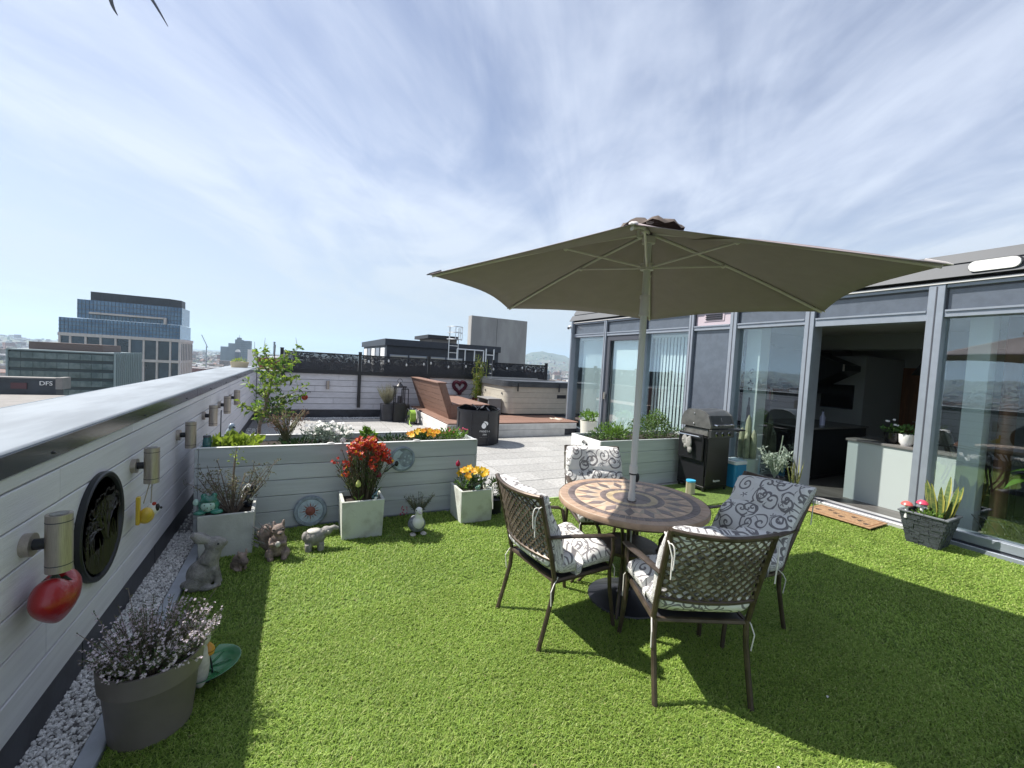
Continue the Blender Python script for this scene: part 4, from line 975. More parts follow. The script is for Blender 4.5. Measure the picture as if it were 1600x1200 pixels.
b = MB(); foliage(b, (.72, 4.88, .80), (.075, .07, .07), 70, .07, .045, up=.6, shell=.2)
plant('leafy_plant', 'small rounded bright green plant behind the red wallflowers', 'plant', (.72, 4.88, .735), [('leaves', b, [M_lf1])])
# pansies and herbs on the right part of the planter
def pansies(label, c, rd, n, mts, loc, fr=.028, cat='flowers', leafm=None, h=.05):
    p = thing('pansy_clump', label, cat, loc); b = MB(); foliage(b, c, rd, int(240 * rd[0] / .15), .045, .022, up=.5, shell=.15, zcut=loc[2]); b.build('leaves', leafm or M_lf2, p, smooth=0)
    for k in range(n):
        a = R.uniform(0, 2 * PI); r_ = math.sqrt(R.random()); q = Vector((c[0] + rd[0] * .95 * r_ * math.cos(a), c[1] + rd[1] * r_ * math.sin(a), c[2] + rd[2] * (1.05 - .6 * r_ * r_) + R.uniform(-.01, .02)))
        f_ = MB(); f_.flower(q, (R.uniform(-.6, .3), R.uniform(-1, -.3), .55), fr * R.uniform(.8, 1.2), 5, cup=.22); f_.ball(q + Vector((-.003, -.006, .004)), .004, 6, 4); f_.build('flower', R.choice(mts), p, smooth=0)
    return p
pansies('clump of orange and yellow pansies in the long planter', (1.32, 4.78, .79), (.20, .14, .06), 34, [M_ora, M_yel, M_ora], (1.32, 4.78, .735), fr=.036)
b = MB(); foliage(b, (1.66, 4.8, .80), (.19, .17, .07), 420, .045, .020, up=.8, shell=.2, zcut=.74); fl = MB(); s_ = MB()
for k in range(20):
    p = Vector((1.66 + R.uniform(-.18, .2), 4.8 + R.uniform(-.13, .1), .84 + R.uniform(0, .05))); fl.flower(p, (R.uniform(-.5, .5), -.5, .8), .013, 6, cup=.5); s_.tube([p - Vector((0, 0, .07)), p], .0015, 4)
plant('herb_clump', 'green herb clump with small pink flowers at the planter end near the tub', 'plant', (1.66, 4.8, .735), [('leaves', b, [M_lf1]), ('stems', s_, [M_stem]), ('blossom', fl, [M_pinkf])])
# red wallflowers with a few tulips
b = MB(); s_ = MB(); fl = MB(); cxy = (.585, 4.19)
for k in range(125):
    a = R.uniform(0, 2 * PI); r_ = math.sqrt(R.random()); top = Vector((cxy[0] + .0 + .255 * r_ * math.cos(a), cxy[1] + .15 * r_ * math.sin(a), .88 - .17 * r_ * r_ + R.uniform(-.06, .03)))
    if top.x < .47 and R.random() < .8: top.z -= .13
    s0 = Vector((cxy[0] + .09 * r_ * math.cos(a), cxy[1] + .09 * r_ * math.sin(a), .31)); pts = bez(s0, (s0 + top) / 2 + Vector((0, 0, .06)), top, 4); s_.tube(pts, .0028, 4)
    for q in range(9):
        c = s0.lerp(top, R.uniform(.2, .92)); b.leaf(c, (R.uniform(-1, 1), R.uniform(-1, 1), .8), R.uniform(.04, .07), .010, up=rnd_dir(), m=0 if R.random() < .6 else 1)
    if top.x > .46 or R.random() < .25:
        for q in range(R.randint(6, 10)): fl.flower(top + rnd_dir() * .030, rnd_dir() + Vector((-.2, -.5, .6)), R.uniform(.012, .021), 4, m=0 if R.random() < .93 else 1, cup=.2)
    else:
        for q in range(5): fl.leaf(top + rnd_dir() * .02, (R.uniform(-.4, .4), R.uniform(-.4, .4), 1), .022, .007, m=2)
plant('wallflower', 'tall red wallflowers in the middle concrete pot', 'flowers', (cxy[0], cxy[1], .305), [('stems', s_, [M_stem]), ('leaves', b, [M_lf2, M_lf6]), ('blossom', fl, [M_redf, M_ora, mat('seed_pod', (.20, .075, .06), .7)])])
def tulip(label, base, top, mt, sz=.03, cat='tulip'):
    p = thing('tulip', label, cat, base); base = Vector(base); top = Vector(top)
    MB().tube(bez(base, (base + top) / 2 + Vector((.01, 0, .02)), top, 5), .0035, 5).build('stem', M_lf2, p)
    MB().lathe([(.25 * sz, 0), (.75 * sz, .35 * sz), (.85 * sz, .9 * sz), (.62 * sz, 1.6 * sz), (.2 * sz, 2.1 * sz), (.01, 2.2 * sz)], top, 10).build('flower_head', mt, p)
    b = MB(); b.leaf(base + Vector((0, 0, .02)), (.5, -.2, 1), (top - base).length * .75, .025, droop=.2); b.leaf(base + Vector((0, 0, .02)), (-.6, .1, 1), (top - base).length * .6, .022, droop=.2); b.build('leaf', M_lf1, p, smooth=0)
tulip('pale yellow closed tulip lamp in the red wallflower pot', (.53, 4.06, .305), (.525, 4.06, .47), mat('pale_yellow', (.62, .66, .22), .4, trans=.3), .030, 'ornament')
tulip('dark purple tulip hanging beside the red wallflowers', (.68, 4.16, .305), (.72, 4.14, .525), M_plum, .030)
tulip('single crimson tulip standing left of the yellow pansies', (1.60, 4.16, .305), (1.52, 4.14, .585), mat('petal_crimson', (.30, .008, .04), .4, trans=.2), .030)
pansies('yellow pansies filling the right concrete pot', (1.72, 4.21, .40), (.20, .17, .12), 22, [M_yel, M_yel, M_yel, M_ora], (1.72, 4.21, .30), fr=.043, leafm=M_lf2)
b = MB(); [b.leaf((1.68 + R.uniform(-.06, .18), 4.18, .36), (R.uniform(-.3, .3), -.2, 1), R.uniform(.12, .2), .03, droop=.1) for _ in range(16)]
plant('tulip_leaves', 'upright grey green tulip leaves among the yellow pansies', 'plant', (1.7, 4.2, .3), [('leaves', b, [M_lf5])])
# bare twiggy shrub in the left cube pot
b = MB(); lf = MB(); lb = MB()
for k in range(24):
    a = 2.4 * k; L = R.uniform(.25, .52); s0 = Vector((-.46 + .025 * math.cos(a), 4.17 + .025 * math.sin(a), .30)); e = s0 + Vector((math.cos(a) * L * .5, math.sin(a) * L * .35, L * R.uniform(.5, 1.05))); mid = s0.lerp(e, .5) + Vector((math.cos(a) * .03, 0, .05)) + rnd_dir() * .04
    pts = bez(s0, mid, e, 6); b.tube(pts, [.006, .0055, .005, .0045, .004, .003, .002], 5)
    for q in range(7):
        c = Vector(pts[R.randint(2, 6)]); d = rnd_dir() + Vector((0, 0, .5)); c2 = c + d * .05; b.tube([c, c2], .0015, 4)
        for _ in range(6): lf.leaf(c2 + rnd_dir() * .02, rnd_dir(), .018, .010, up=rnd_dir())
b.tube(bez((-.46, 4.16, .3), (-.47, 4.15, .6), (-.44, 4.15, .86), 8), [.008] * 7 + [.004, .003], 6); foliage(lb, (-.44, 4.15, .78), (.07, .05, .08), 36, .03, .016)
plant('twiggy_shrub', 'bare twisted twiggy shrub in the grey pot beside the wall', 'shrub', (-.46, 4.17, .305), [('stems', b, [M_twig]), ('leaves', lf, [M_lf6]), ('young_leaves', lb, [M_lf4])])
# heather pot in the foreground
hp = thing('round_pot', 'big round taupe plastic pot in the lawn corner near the viewer', 'pot', (-.535, 2.29, 0))
M_taupe = mat('taupe_plastic', (.15, .132, .115), .5, var=.06)
MB().lathe([(.135, 0), (.145, .006), (.168, .235), (.171, .24), (.180, .245), (.186, .325), (.186, .333), (.176, .333), (.170, .27), (.16, .24)], (-.535, 2.29, 0), 48).build('body', M_taupe, hp); MB().lathe([(.001, 0), (.17, 0)], (-.535, 2.29, .285), 20, caps=False).build('soil', M_soil, hp)
b = MB(); s_ = MB(); fl = MB()
for k in range(330):
    a = R.uniform(0, 2 * PI); r_ = math.sqrt(R.random()); s0 = Vector((-.535 + .12 * r_ * math.cos(a), 2.29 + .12 * r_ * math.sin(a), .29)); L = R.uniform(.08, .20) * (1.25 - .45 * r_)
    e = s0 + Vector((math.cos(a) * (.035 + .085 * r_) + .012, math.sin(a) * (.035 + .085 * r_) + .02, L)) + rnd_dir() * .02
    if R.random() < .05: e = s0 + (e - s0) * 1.4
    s_.tube([s0, s0.lerp(e, .55) + Vector((0, 0, .01)), e], .0014, 3, caps=False)
    for q in range(16): b.leaf(s0.lerp(e, R.uniform(.2, 1.)), rnd_dir() + Vector((0, 0, .7)), .016, .0042, up=rnd_dir(), m=0 if R.random() < .75 else 1)
    if R.random() < .74:
        for q in range(R.randint(4, 10)): fl.flower(s0.lerp(e, R.uniform(.5, 1.02)) + rnd_dir() * .007, rnd_dir() + Vector((0, -.3, .5)), R.uniform(.0045, .0082), 4, cup=.7)
plant('heather', 'pale lilac flowering heather in the round taupe pot', 'plant', (-.535, 2.29, .285), [('stems', s_, [M_twig]), ('leaves', b, [M_lf2, M_lf6]), ('blossom', fl, [M_lil])])
b = MB()
for k in range(60): a = R.uniform(0, 2 * PI); b.leaf((-.44 + R.uniform(-.03, .03), 2.62 + R.uniform(-.03, .03), .0), (math.cos(a) * .6, math.sin(a) * .6, 1), R.uniform(.10, .22), .007, up=rnd_dir(), droop=.25)
plant('grass_tuft', 'yellow green ornamental grass tuft behind the taupe pot', 'plant', (-.44, 2.62, 0), [('blades', b, [M_lf4])])
# lavender beside the duck
b = MB(); s_ = MB(); fl = MB()
for k in range(90):
    a = R.uniform(0, 2 * PI); L = R.uniform(.1, .22); s0 = Vector((1.16, 4.27, .06)); e = s0 + Vector((math.cos(a) * L * .75, math.sin(a) * L * .4, L)); s_.tube([s0, e], .0018, 3)
    for q in range(9): b.leaf(s0.lerp(e, R.uniform(.3, 1)), rnd_dir() + Vector((0, 0, .8)), .035, .005, up=rnd_dir())
for k in range(14): fl.flower((1.00 + R.uniform(-.04, .04), 4.24, .13 + R.uniform(-.03, .05)), rnd_dir(), .012, 5)
plant('lavender', 'grey green lavender clump behind the duck ornament', 'plant', (1.16, 4.27, 0), [('stems', s_, [M_stem]), ('leaves', b, [mat('leaf_lavender', (.12, .15, .10), .7, trans=.2)]), ('blossom', fl, [M_pinkf])])
# herbs in the right planter
b = MB(); foliage(b, (4.25, 4.9, .75), (.38, .22, .15), 800, .05, .020, up=.8, shell=.2, zcut=.65); s_ = MB()
for k in range(40): x = 4.25 + R.uniform(-.35, .35); s_.tube([(x, 4.9 + R.uniform(-.2, .2), .64), (x + R.uniform(-.05, .05), 4.85, .8 + R.uniform(.05, .2))], .002, 4)
plant('herb_bush', 'loose green herbs at the sunlit end of the herb planter', 'plant', (4.25, 4.9, .64), [('leaves', b, [M_lf1]), ('stems', s_, [M_lf2])])
b = MB(); foliage(b, (5.0, 4.92, .82), (.40, .24, .20), 1700, .035, .018, up=.5, shell=.55, zcut=.65); foliage(b, (5.12, 4.92, .98), (.14, .14, .12), 350, .035, .018)
plant('herb_bush', 'dense rounded green herb bush behind the parasol pole', 'plant', (5.0, 4.92, .64), [('leaves', b, [mat('leaf_herb', (.09, .16, .035), .55, trans=.35, var=.4, vs=6)])])
b = MB(); foliage(b, (3.93, 4.95, .70), (.15, .2, .06), 220, .04, .016, up=.5, zcut=.65); foliage(b, (5.55, 4.9, .72), (.2, .2, .1), 260, .04, .018, zcut=.65)
tag(b.build('ground_cover', M_lf2, smooth=0), kind='stuff')
# round white pot with a succulent by the far corner
wp = thing('tall_pot', 'tall round cream pot with a light green succulent by the penthouse', 'pot', (5.95, 7.75, 0)); MB().lathe([(.16, 0), (.19, .45), (.195, .5), (.175, .5), (.17, .42)], (5.95, 7.75, 0), 24).build('body', mat('cream_glaze', (.62, .60, .52), .5), wp); MB().lathe([(.001, 0), (.175, 0)], (5.95, 7.75, .44), 16, caps=False).build('soil', M_soil, wp)
b = MB(); foliage(b, (5.95, 7.75, .60), (.2, .2, .12), 180, .08, .045, up=.7, shell=.3)
plant('succulent', 'light green succulent growing in the tall cream pot', 'plant', (5.95, 7.75, .45), [('leaves', b, [M_lf1])])
# bamboo and dry grass at the end wall
b = MB(); s_ = MB()
for k in range(22):
    x = 4.86 + R.uniform(-.16, .16); y = 11.75 + R.uniform(-.12, .1); h = R.uniform(1.1, 1.95); s_.tube([(x, y, .3), (x + R.uniform(-.1, .1), y, h)], .006, 5)
    for q in range(34): b.leaf((x + R.uniform(-.1, .1), y + R.uniform(-.1, .1), R.uniform(.45, h)), rnd_dir() + Vector((0, 0, -.1)), R.uniform(.07, .13), .018, up=rnd_dir(), droop=.3, m=0 if R.random() < .6 else 1)
bbm = plant('bamboo', 'yellow green bamboo in a dark pot between the heart and the hot tub', 'plant', (4.86, 11.75, .33), [('canes', s_, [M_lf4]), ('leaves', b, [mat('leaf_bamboo', (.24, .25, .05), .6, trans=.35, var=.3), M_lf2])])
MB().lathe([(.16, 0), (.2, .3), (.19, .3), (.18, .25)], (4.86, 11.75, .332), 16).build('pot', mat('oxblood_glaze', (.10, .02, .02), .4), bbm)
b = MB()
for k in range(420): a = R.uniform(0, 2 * PI); r_ = R.random(); b.leaf((2.16 + R.uniform(-.05, .05), 11.55, .38), (math.cos(a) * .55 * r_, math.sin(a) * .5 * r_, 1), R.uniform(.35, .72), .008, up=rnd_dir(), droop=.12 * r_)
dg = plant('dry_grass', 'wispy pale dry grass in a dark square pot at the end wall', 'plant', (2.16, 11.55, 0), [('blades', b, [mat('leaf_straw', (.30, .29, .21), .8, trans=.2, var=.25)])])
MB().prism([(-.16, -.16), (.16, -.16), (.16, .16), (-.16, .16)], 0, .45, Matrix.Translation((2.16, 11.55, 0))).build('pot', M_dark, dg, smooth=0)
# ------------------------------------------------------------------ wall lamps
L0 = thing('wall_lamp', 'x', 'wall lamp', (XW, 2.27, .875), 0, 'steel cylinder lamps along the parapet wall')
MB().tube([(0, 0, 0), (.028, 0, 0)], .045, 24).build('mount', M_steel, L0, local=True); MB().tube([(.028, 0, 0), (.065, 0, 0)], .022, 12).build('arm', M_black, L0, local=True)
MB().lathe([(.030, -.115), (.0405, -.115), (.0405, .115), (.030, .115)], (.10, 0, 0), 28).build('body', M_steel, L0, local=True)
MB().lathe([(.001, .1155), (.029, .117)], (.10, 0, 0), 20, caps=False).build('lens', mat('lamp_lens', (.2, .2, .19), .1), L0, local=True)
for z in (-.088, .085): MB().lathe([(.041, 0), (.0412, .002), (.041, .004)], (.10, 0, z), 24, caps=False).build('groove', M_alud, L0, local=True)
labs = ['steel cylinder wall lamp nearest the viewer with the strawberry hung under it', 'steel wall lamp with a hanging bird ornament beneath it', 'steel wall lamp just before the long grey planter', 'steel wall lamp behind the thin stake over the planter end', 'steel wall lamp next to last before the fruit tree', 'steel wall lamp half hidden by the fruit tree']
L0['label'] = labs[0]
for k in range(1, 6): dup(L0, (XW, [2.27, 3.46, 4.57, 5.66, 6.70, 7.68][k], [.875, .90, .905, .93, .935, .94][k]), label=labs[k])
el_ = thing('wall_lamp', 'slim lamp alone on the end wall left of the black post', 'wall lamp', (.71, YE, .87)); MB().lathe([(.035, -.11), (.04, -.11), (.04, .11), (.035, .11)], (.71, YE - .07, .87), 16).build('body', M_steel, el_); P('mount', M_alud, el_, ((.68, YE - .035, .83), (.74, YE - .001, .91)))
# strawberry
M_straw = mat('strawberry_red', (.30, .006, .010), .28, coat=.4, bump=.35, bs=55)
SY, SZ = 2.275, .65
st = thing('hanging_strawberry', 'big glossy red strawberry ornament hanging from the first wall lamp', 'ornament', (-.84, SY, SZ))
b = MB().ball((0, 0, 0), 1, 36, 24)
for i in range(len(b.v)):                            # a rounded heart: two shoulders, a notch and a blunt point
    X, Y, Z = b.v[i]; low = max(0, -Z); yy = Y * .128 * (1 - .52 * low ** 1.6); zz_ = Z * (.082 if Z > 0 else .122) + (.030 * math.sin(min(1, abs(Y) * 1.5) * PI * .62) - .020) * max(0, Z)
    b.v[i] = (-.84 + X * .066 * (1 - .35 * low ** 2), SY + yy + .012 * low, SZ + .012 + zz_)
b.build('fruit', M_straw, st, smooth=80)
b = MB()
for k in range(7): a = .9 * k; b.leaf((-.84, SY - .01, SZ + .068), (math.cos(a), math.sin(a), .25), .055, .032, droop=.3)
b.ball((-.84, SY - .01, SZ + .075), (.018, .018, .022), 8, 6); b.build('calyx', mat('calyx_green', (.03, .05, .03), .5), st, smooth=30)
MB().tube([(-.84, SY - .01, SZ + .08), (-.835, SY - .01, .775)], .0025, 4).tube([(-.84, SY, SZ + .08), (-.825, SY + .01, .77)], .0025, 4).build('cord', mat('twine', (.33, .29, .22), .9), st)
# round wall art
wa = thing('round_wall_art', 'round black metal wall plaque with a cut out tree on a mirror', 'wall art', (XW + .02, 2.955, .70))
Wm = Matrix(((0, 0, 1, XW), (1, 0, 0, 2.955), (0, 1, 0, .70), (0, 0, 0, 1)))
def wp2(u, v, d=.02): return (XW + d, 2.955 + u, .70 + v)
MB().prism([(.262 * math.cos(2 * PI * k / 56), .262 * math.sin(2 * PI * k / 56)) for k in range(56)], .001, .010, Wm).build('mirror', mat('dark_mirror', (.10, .10, .10), .06, metal=.9), wa, smooth=40)
MB().lathe([(.252, .0), (.285, .0), (.285, .024), (.278, .030), (.262, .026), (.256, .01)], (0, 0, 0), 64, M=Wm).build('ring', M_black, wa)
b = MB(); M_cut = mat('cut_metal', (.016, .013, .011), .4)
def twig(u, v, a, L, w_, dep):
    u2, v2 = u + math.cos(a) * L, v + math.sin(a) * L
    if math.hypot(u2, v2) > .25: return
    b.tube([wp2(u, v), wp2(u2, v2)], [w_, w_ * .7], 4, flat=1)
    if dep > 0:
        for da in (-.5, .1, .6): twig(u2, v2, a + da + R.uniform(-.2, .2), L * .72, w_ * .68, dep - 1)
    for _ in range(3):
        uu, vv = u2 + R.uniform(-.035, .035), v2 + R.uniform(-.03, .03)
        if math.hypot(uu, vv) < .238: b.prism([(.013 * math.cos(q), .010 * math.sin(q)) for q in [2 * PI * k / 7 for k in range(7)]], .016, .021, Wm @ Matrix.Translation((uu, vv, 0)))
twig(.03, -.22, 1.55, .13, .016, 4)
for k in range(46):
    u = R.uniform(-.2, .2); h_ = R.uniform(.05, .15); v0 = -math.sqrt(max(0, .243 ** 2 - u * u)); b.tube(bez(wp2(u, v0), wp2(u + .01, v0 + h_ * .6), wp2(u + R.uniform(-.05, .05), v0 + h_ + .05), 3), [.005, .004, .003, .001], 4)
b.prism([(.24 * math.cos(q), .24 * math.sin(q)) for q in [PI * 1.15 + PI * .7 * k / 14 for k in range(15)]], .012, .02, Wm); b.build('cut_tree', M_cut, wa, smooth=0)
# hanging bird-and-swing ornament
hb_ = thing('hanging_ornament', 'yellow and white dog shaped ornament swinging from the second wall lamp', 'ornament', (-.85, 3.465, 0.620))
M_oy = mat('glaze_yellow', (.58, .40, .05), .3); M_ow = mat('glaze_white', (.72, .72, .70), .3)
P('swing_board', M_oy, hb_, ((-.885, 3.365, 0.540), (-.865, 3.395, 0.720)), bev=.004); sculpt([('b', (-.85, 3.445, 0.570), (.04, .07, .045)), ('b', (-.84, 3.405, 0.600), (.035, .035, .04))], 'body', M_oy, hb_, vox=.006)
sculpt([('b', (-.83, 3.495, 0.600), (.035, .04, .042)), ('b', (-.82, 3.525, 0.585), (.022, .03, .02))], 'head', M_ow, hb_, vox=.005); MB().ball((-.80, 3.475, 0.615), (.012, .012, .025), 8, 6).ball((-.80, 3.550, 0.587), .009, 8, 6).build('ear', M_black, hb_)
MB().ball((-.81, 3.440, 0.650), .012, 8, 6).build('red_spot', M_redf, hb_); MB().tube([(-.86, 3.425, 0.660), (-.835, 3.455, 0.800)], .003, 4).tube([(-.84, 3.495, 0.630), (-.83, 3.475, 0.800)], .003, 4).build('cord', MATS['twine'], hb_)
# cup on the coping, sprig
cp = thing('plant_tub', 'short cream tub with yellow green moss standing on the far coping', 'tub', (-1.22, 11.6, 1.268)); MB().lathe([(.16, 0), (.19, .13), (.18, .13), (.16, .1)], (-1.22, 11.6, 1.268), 20).build('body', mat('cream_tub', (.55, .45, .30), .6), cp)
b = MB(); foliage(b, (-1.22, 11.6, 1.42), (.17, .17, .05), 120, .05, .02); b.build('moss', M_lf4, cp, smooth=0)['kind'] = 'stuff'
tag(MB().tube([(-.62, 4.62, .74), (-.615, 4.6, 1.12)], .005, 5).build('garden_stake', M_dark), 'thin dark garden stake upright at the wall end of the planter', 'stake')
gbd = thing('glass_ornament', 'blue and clear glass bird ornament at the wall end of the planter', 'ornament', (-.58, 4.98, .74)); sculpt([('b', (-.58, 4.98, .83), (.05, .035, .075)), ('b', (-.575, 4.975, .91), (.03, .025, .035))], 'body', mat('pale_blue_glass', (.35, .42, .50), .12, coat=.5), gbd, vox=.006); MB().tube([(-.56, 4.95, .91), (-.535, 4.93, .90)], [.01, .002], 6).build('beak', M_black, gbd)
vz = thing('teal_jar', 'teal glass jar at the wall end of the long planter', 'jar', (-.72, 4.62, .74)); MB().lathe([(.03, 0), (.035, .08), (.03, .12), (.028, .14)], (-.72, 4.62, .735), 14).build('glass', mat('teal_glass', (.03, .12, .13), .12, coat=.5), vz); MB().lathe([(.03, 0), (.03, .015)], (-.72, 4.62, .872), 14).build('rim', M_alud, vz)
for x, lab in ((.42, 'small clear glass disc on the front rim of the long planter'), ):
    d_ = thing('glass_disc', lab, 'ornament', (x, 4.52, .797)); MB().lathe([(.001, 0), (.028, .004), (.028, .012), (.001, .016)], (0, 0, 0), 16, M=Matrix.Translation((x, 4.512, .826)) @ Matrix.Rotation(PI / 2, 4, 'X')).build('disc', M_bulb, d_); MB().ball((x, 4.505, .80), (.012, .006, .006), 8, 5).build('foot', M_bulb, d_)
tag(MB().ball((.31, 4.516, .803), (.035, .016, .010), 12, 6).build('white_pebble', M_whf), 'flat white pebble on the front rim beside the glass disc', 'pebble'); tag(MB().ball((1.17, 4.516, .803), (.04, .016, .010), 12, 6).build('white_pebble', M_whf), 'flat white pebble on the rim before the orange pansies', 'pebble')
# plaques on the planter
M_plq = mat('plaque_grey', (.22, .27, .31), .55, var=.25, vs=14, bump=.2, bs=40); M_plq2 = mat('plaque_pale', (.40, .50, .56), .55, var=.15, vs=14); M_terr = mat('plaque_terracotta', (.22, .075, .058), .6, var=.2, vs=20)
def plaque(cx, cz, y, tilt=0): return Matrix.Translation((cx, y, cz)) @ Matrix.Rotation(PI / 2 + rad(tilt), 4, 'X')
su = thing('sun_plaque', 'round grey plaque with a terracotta sun leaning on the planter board', 'plaque', (.145, 4.47, 0)); Mx = plaque(.145, .148, 4.482, -6)
MB().lathe([(.001, 0), (.145, 0), (.148, .012), (.14, .024), (.118, .024), (.112, .014), (.001, .014)], seg=40, M=Mx, caps=False).build('disc', M_plq, su); MB().lathe([(.001, .0145), (.111, .0145), (.111, .0165), (.001, .0165)], seg=40, M=Mx, caps=False).build('field', M_plq2, su)
b = MB(); b.ball((0, 0, .016), (.046, .046, .014), 18, 8); b.ball((0, -.004, .03), (.007, .012, .006), 8, 6)
b.v = [tuple(Mx @ Vector(p)) for p in b.v]; b.build('sun_face', M_terr, su)
b = MB(); b2 = MB()
for k in range(16):
    a = 2 * PI * k / 16; bb = b if k % 2 == 0 else b2; e = lambda q, r_: (r_ * math.cos(q), r_ * math.sin(q)); bb.prism([e(a - .13, .05), e(a + .02, .078), e(a + .0, .1 if k % 2 == 0 else .104), e(a + .13, .05)], .016, .022, Mx)
b.build('rays', M_terr, su, smooth=0); b2.build('rays', M_plq, su, smooth=0)
mo = thing('moon_plaque', 'round grey plaque with a crescent moon face hung on the long planter', 'plaque', (1.02, 4.49, .61)); Mx = plaque(1.02, .61, 4.497)
MB().lathe([(.001, 0), (.13, 0), (.133, .01), (.126, .02), (.112, .02), (.106, .010), (.001, .010)], seg=40, M=Mx, caps=False).build('disc', M_plq, mo)
cr_ = [(.108 * math.cos(a), .108 * math.sin(a)) for a in [PI * .62 + PI * 1.15 * k / 20 for k in range(21)]] + [(.035 + .075 * math.cos(a), -.0 + .085 * math.sin(a)) for a in [PI * 1.62 - PI * .95 * k / 16 for k in range(17)]]
MB().prism(cr_, .0105, .022, Mx).build('crescent', M_plq2, mo, smooth=0); b = MB().ball((-.045, .012, .022), (.014, .009, .006), 8, 6).ball((-.03, -.01, .022), (.018, .011, .007), 8, 6).ball((-.045, -.04, .022), (.016, .006, .005), 8, 6); b.v = [tuple(Mx @ Vector(p)) for p in b.v]; b.build('face', M_plq, mo)
b = MB()
for k in range(5): q = 1.2 * k; c = (.05 + .035 * math.cos(q), .035 * math.sin(q)); b.prism([(c[0] + (.014 if j % 2 == 0 else .006) * math.cos(PI * j / 5), c[1] + (.014 if j % 2 == 0 else .006) * math.sin(PI * j / 5)) for j in range(10)], .0105, .016, Mx)
b.build('star', M_plq2, mo, smooth=0)
tag(MB().tube(bez((.82, 4.42, .50), (.88, 4.44, .53), (.94, 4.47, .56), 5), .006, 5).ball((.955, 4.47, .57), (.02, .015, .03), 8, 6).build('moon_key', M_black), 'dark stake ornament leaning between the red flowers and the moon plaque', 'ornament')
# ------------------------------------------------------------------ garden figures
M_stone = mat('figure_stone', (.24, .23, .215), .9, var=.28, vs=14, bump=.7, bs=70); M_stone2 = mat('figure_stone_brown', (.22, .17, .145), .9, var=.35, vs=16, bump=.7, bs=70); M_pale2 = mat('figure_pale', (.48, .46, .42), .85, var=.15, vs=20)
ha = thing('rabbit_statue', 'tall sitting grey stone rabbit looking up beside the gravel', 'statue', (-.53, 3.52, 0))
def rabbit(p, o, s, head_up, m, ears):
    x, y = o; V = lambda a, b_, c: (x + a * s, y + b_ * s, c * s)
    pr = [('b', V(-.02, 0, .11), (.10 * s, .085 * s, .115 * s)), ('b', V(.035, 0, .17), (.06 * s, .06 * s, .10 * s)), ('b', V(-.06, -.055, .06), (.065 * s, .035 * s, .06 * s)), ('b', V(-.06, .055, .06), (.065 * s, .035 * s, .06 * s)),
          ('b', V(.02, -.06, .022), (.07 * s, .025 * s, .022 * s)), ('b', V(.02, .06, .022), (.07 * s, .025 * s, .022 * s)), ('t', [V(.06, -.035, .16), V(.085, -.03, .08), V(.095, -.03, .01)], [.026 * s, .02 * s, .022 * s]), ('t', [V(.06, .035, .16), V(.085, .03, .08), V(.095, .03, .01)], [.026 * s, .02 * s, .022 * s]), ('b', V(-.125, 0, .04), (.03 * s,) * 3)]
    hx, hz = head_up
    pr += [('t', [V(.02, 0, .2), V(.03 + hx * .5, 0, (.2 + hz) / 2), V(.03 + hx, 0, hz)], [.072 * s, .062 * s, .055 * s]), ('b', V(.03 + hx, 0, hz), (.072 * s, .060 * s, .062 * s)), ('b', V(.03 + hx + .05, 0, hz + .005), (.035 * s, .032 * s, .03 * s))]
    for e in ears: pr.append(('t', [V(.03 + hx - .02, e[1] * .4, hz + .03), V(*e[2]), V(*e[3])], [.020 * s, e[0] * s, e[0] * .6 * s]))
    sculpt(pr, 'body', m, p, vox=.007 * s ** .5, smooth=3)
    for sg in (-1, 1): MB().ball(V(.03 + hx + .025, sg * .047, hz + .018), .009 * s, 8, 6).build('eye', M_black, p)
rabbit(ha, (-.545, 3.52), .90, (.035, .335), M_stone, [(.040, -.03, (-.035, -.03, .40), (-.075, -.045, .445)), (.046, .03, (-.03, .03, .38), (-.07, .05, .41))])
ra = thing('rabbit_statue', 'small crouching brown stone rabbit before the grey cube pot', 'statue', (-.36, 3.73, 0), rad(-55))
rabbit(ra, (-.36, 3.73), .52, (.085, .15), M_stone2, [(.022, -.03, (.08, -.05, .25), (.06, -.06, .31)), (.022, .03, (.08, .05, .25), (.06, .06, .31))])
sq = thing('squirrel_statue', 'brown grey stone squirrel with a spiky bushy tail by the cube pot', 'statue', (-.12, 3.87, 0)); x, y = -.11, 3.86
sculpt([('b', (x, y, .09), (.07, .065, .085)), ('b', (x + .005, y - .01, .16), (.052, .05, .06)), ('b', (x + .005, y - .02, .235), (.05, .05, .048)), ('b', (x + .02, y - .065, .222), (.024, .026, .02)), ('b', (x - .055, y - .03, .045), (.035, .05, .04)), ('b', (x + .06, y - .03, .045), (.035, .05, .04)), ('b', (x - .045, y - .07, .018), (.025, .04, .018)), ('b', (x + .05, y - .07, .018), (.025, .04, .018)),
        ('t', [(x - .045, y - .02, .17), (x - .05, y - .06, .13), (x - .01, y - .08, .14)], [.02, .018, .018]), ('t', [(x + .05, y - .02, .17), (x + .05, y - .06, .13), (x + .015, y - .08, .14)], [.02, .018, .018]), ('t', [(x - .025, y - .01, .27), (x - .03, y - .005, .305)], [.016, .008]), ('t', [(x + .035, y - .01, .27), (x + .04, y - .005, .31)], [.016, .008])], 'body', M_stone2, sq, vox=.0055)
b = MB()
sculpt([('t', [(x - .03, y + .05, .04), (x - .085, y + .07, .11), (x - .10, y + .06, .19), (x - .075, y + .05, .25)], [.04, .055, .058, .035])], 'tail', M_stone2, sq, vox=.006)
for k in range(26): a = R.uniform(0, 2 * PI); z = R.uniform(.06, .25); c = Vector((x - .09 + .05 * math.cos(a), y + .065 + .045 * math.sin(a), z)); b.tube([c, c + Vector((-.03 + math.cos(a) * .02, math.sin(a) * .02, .035))], [.010, .002], 5)
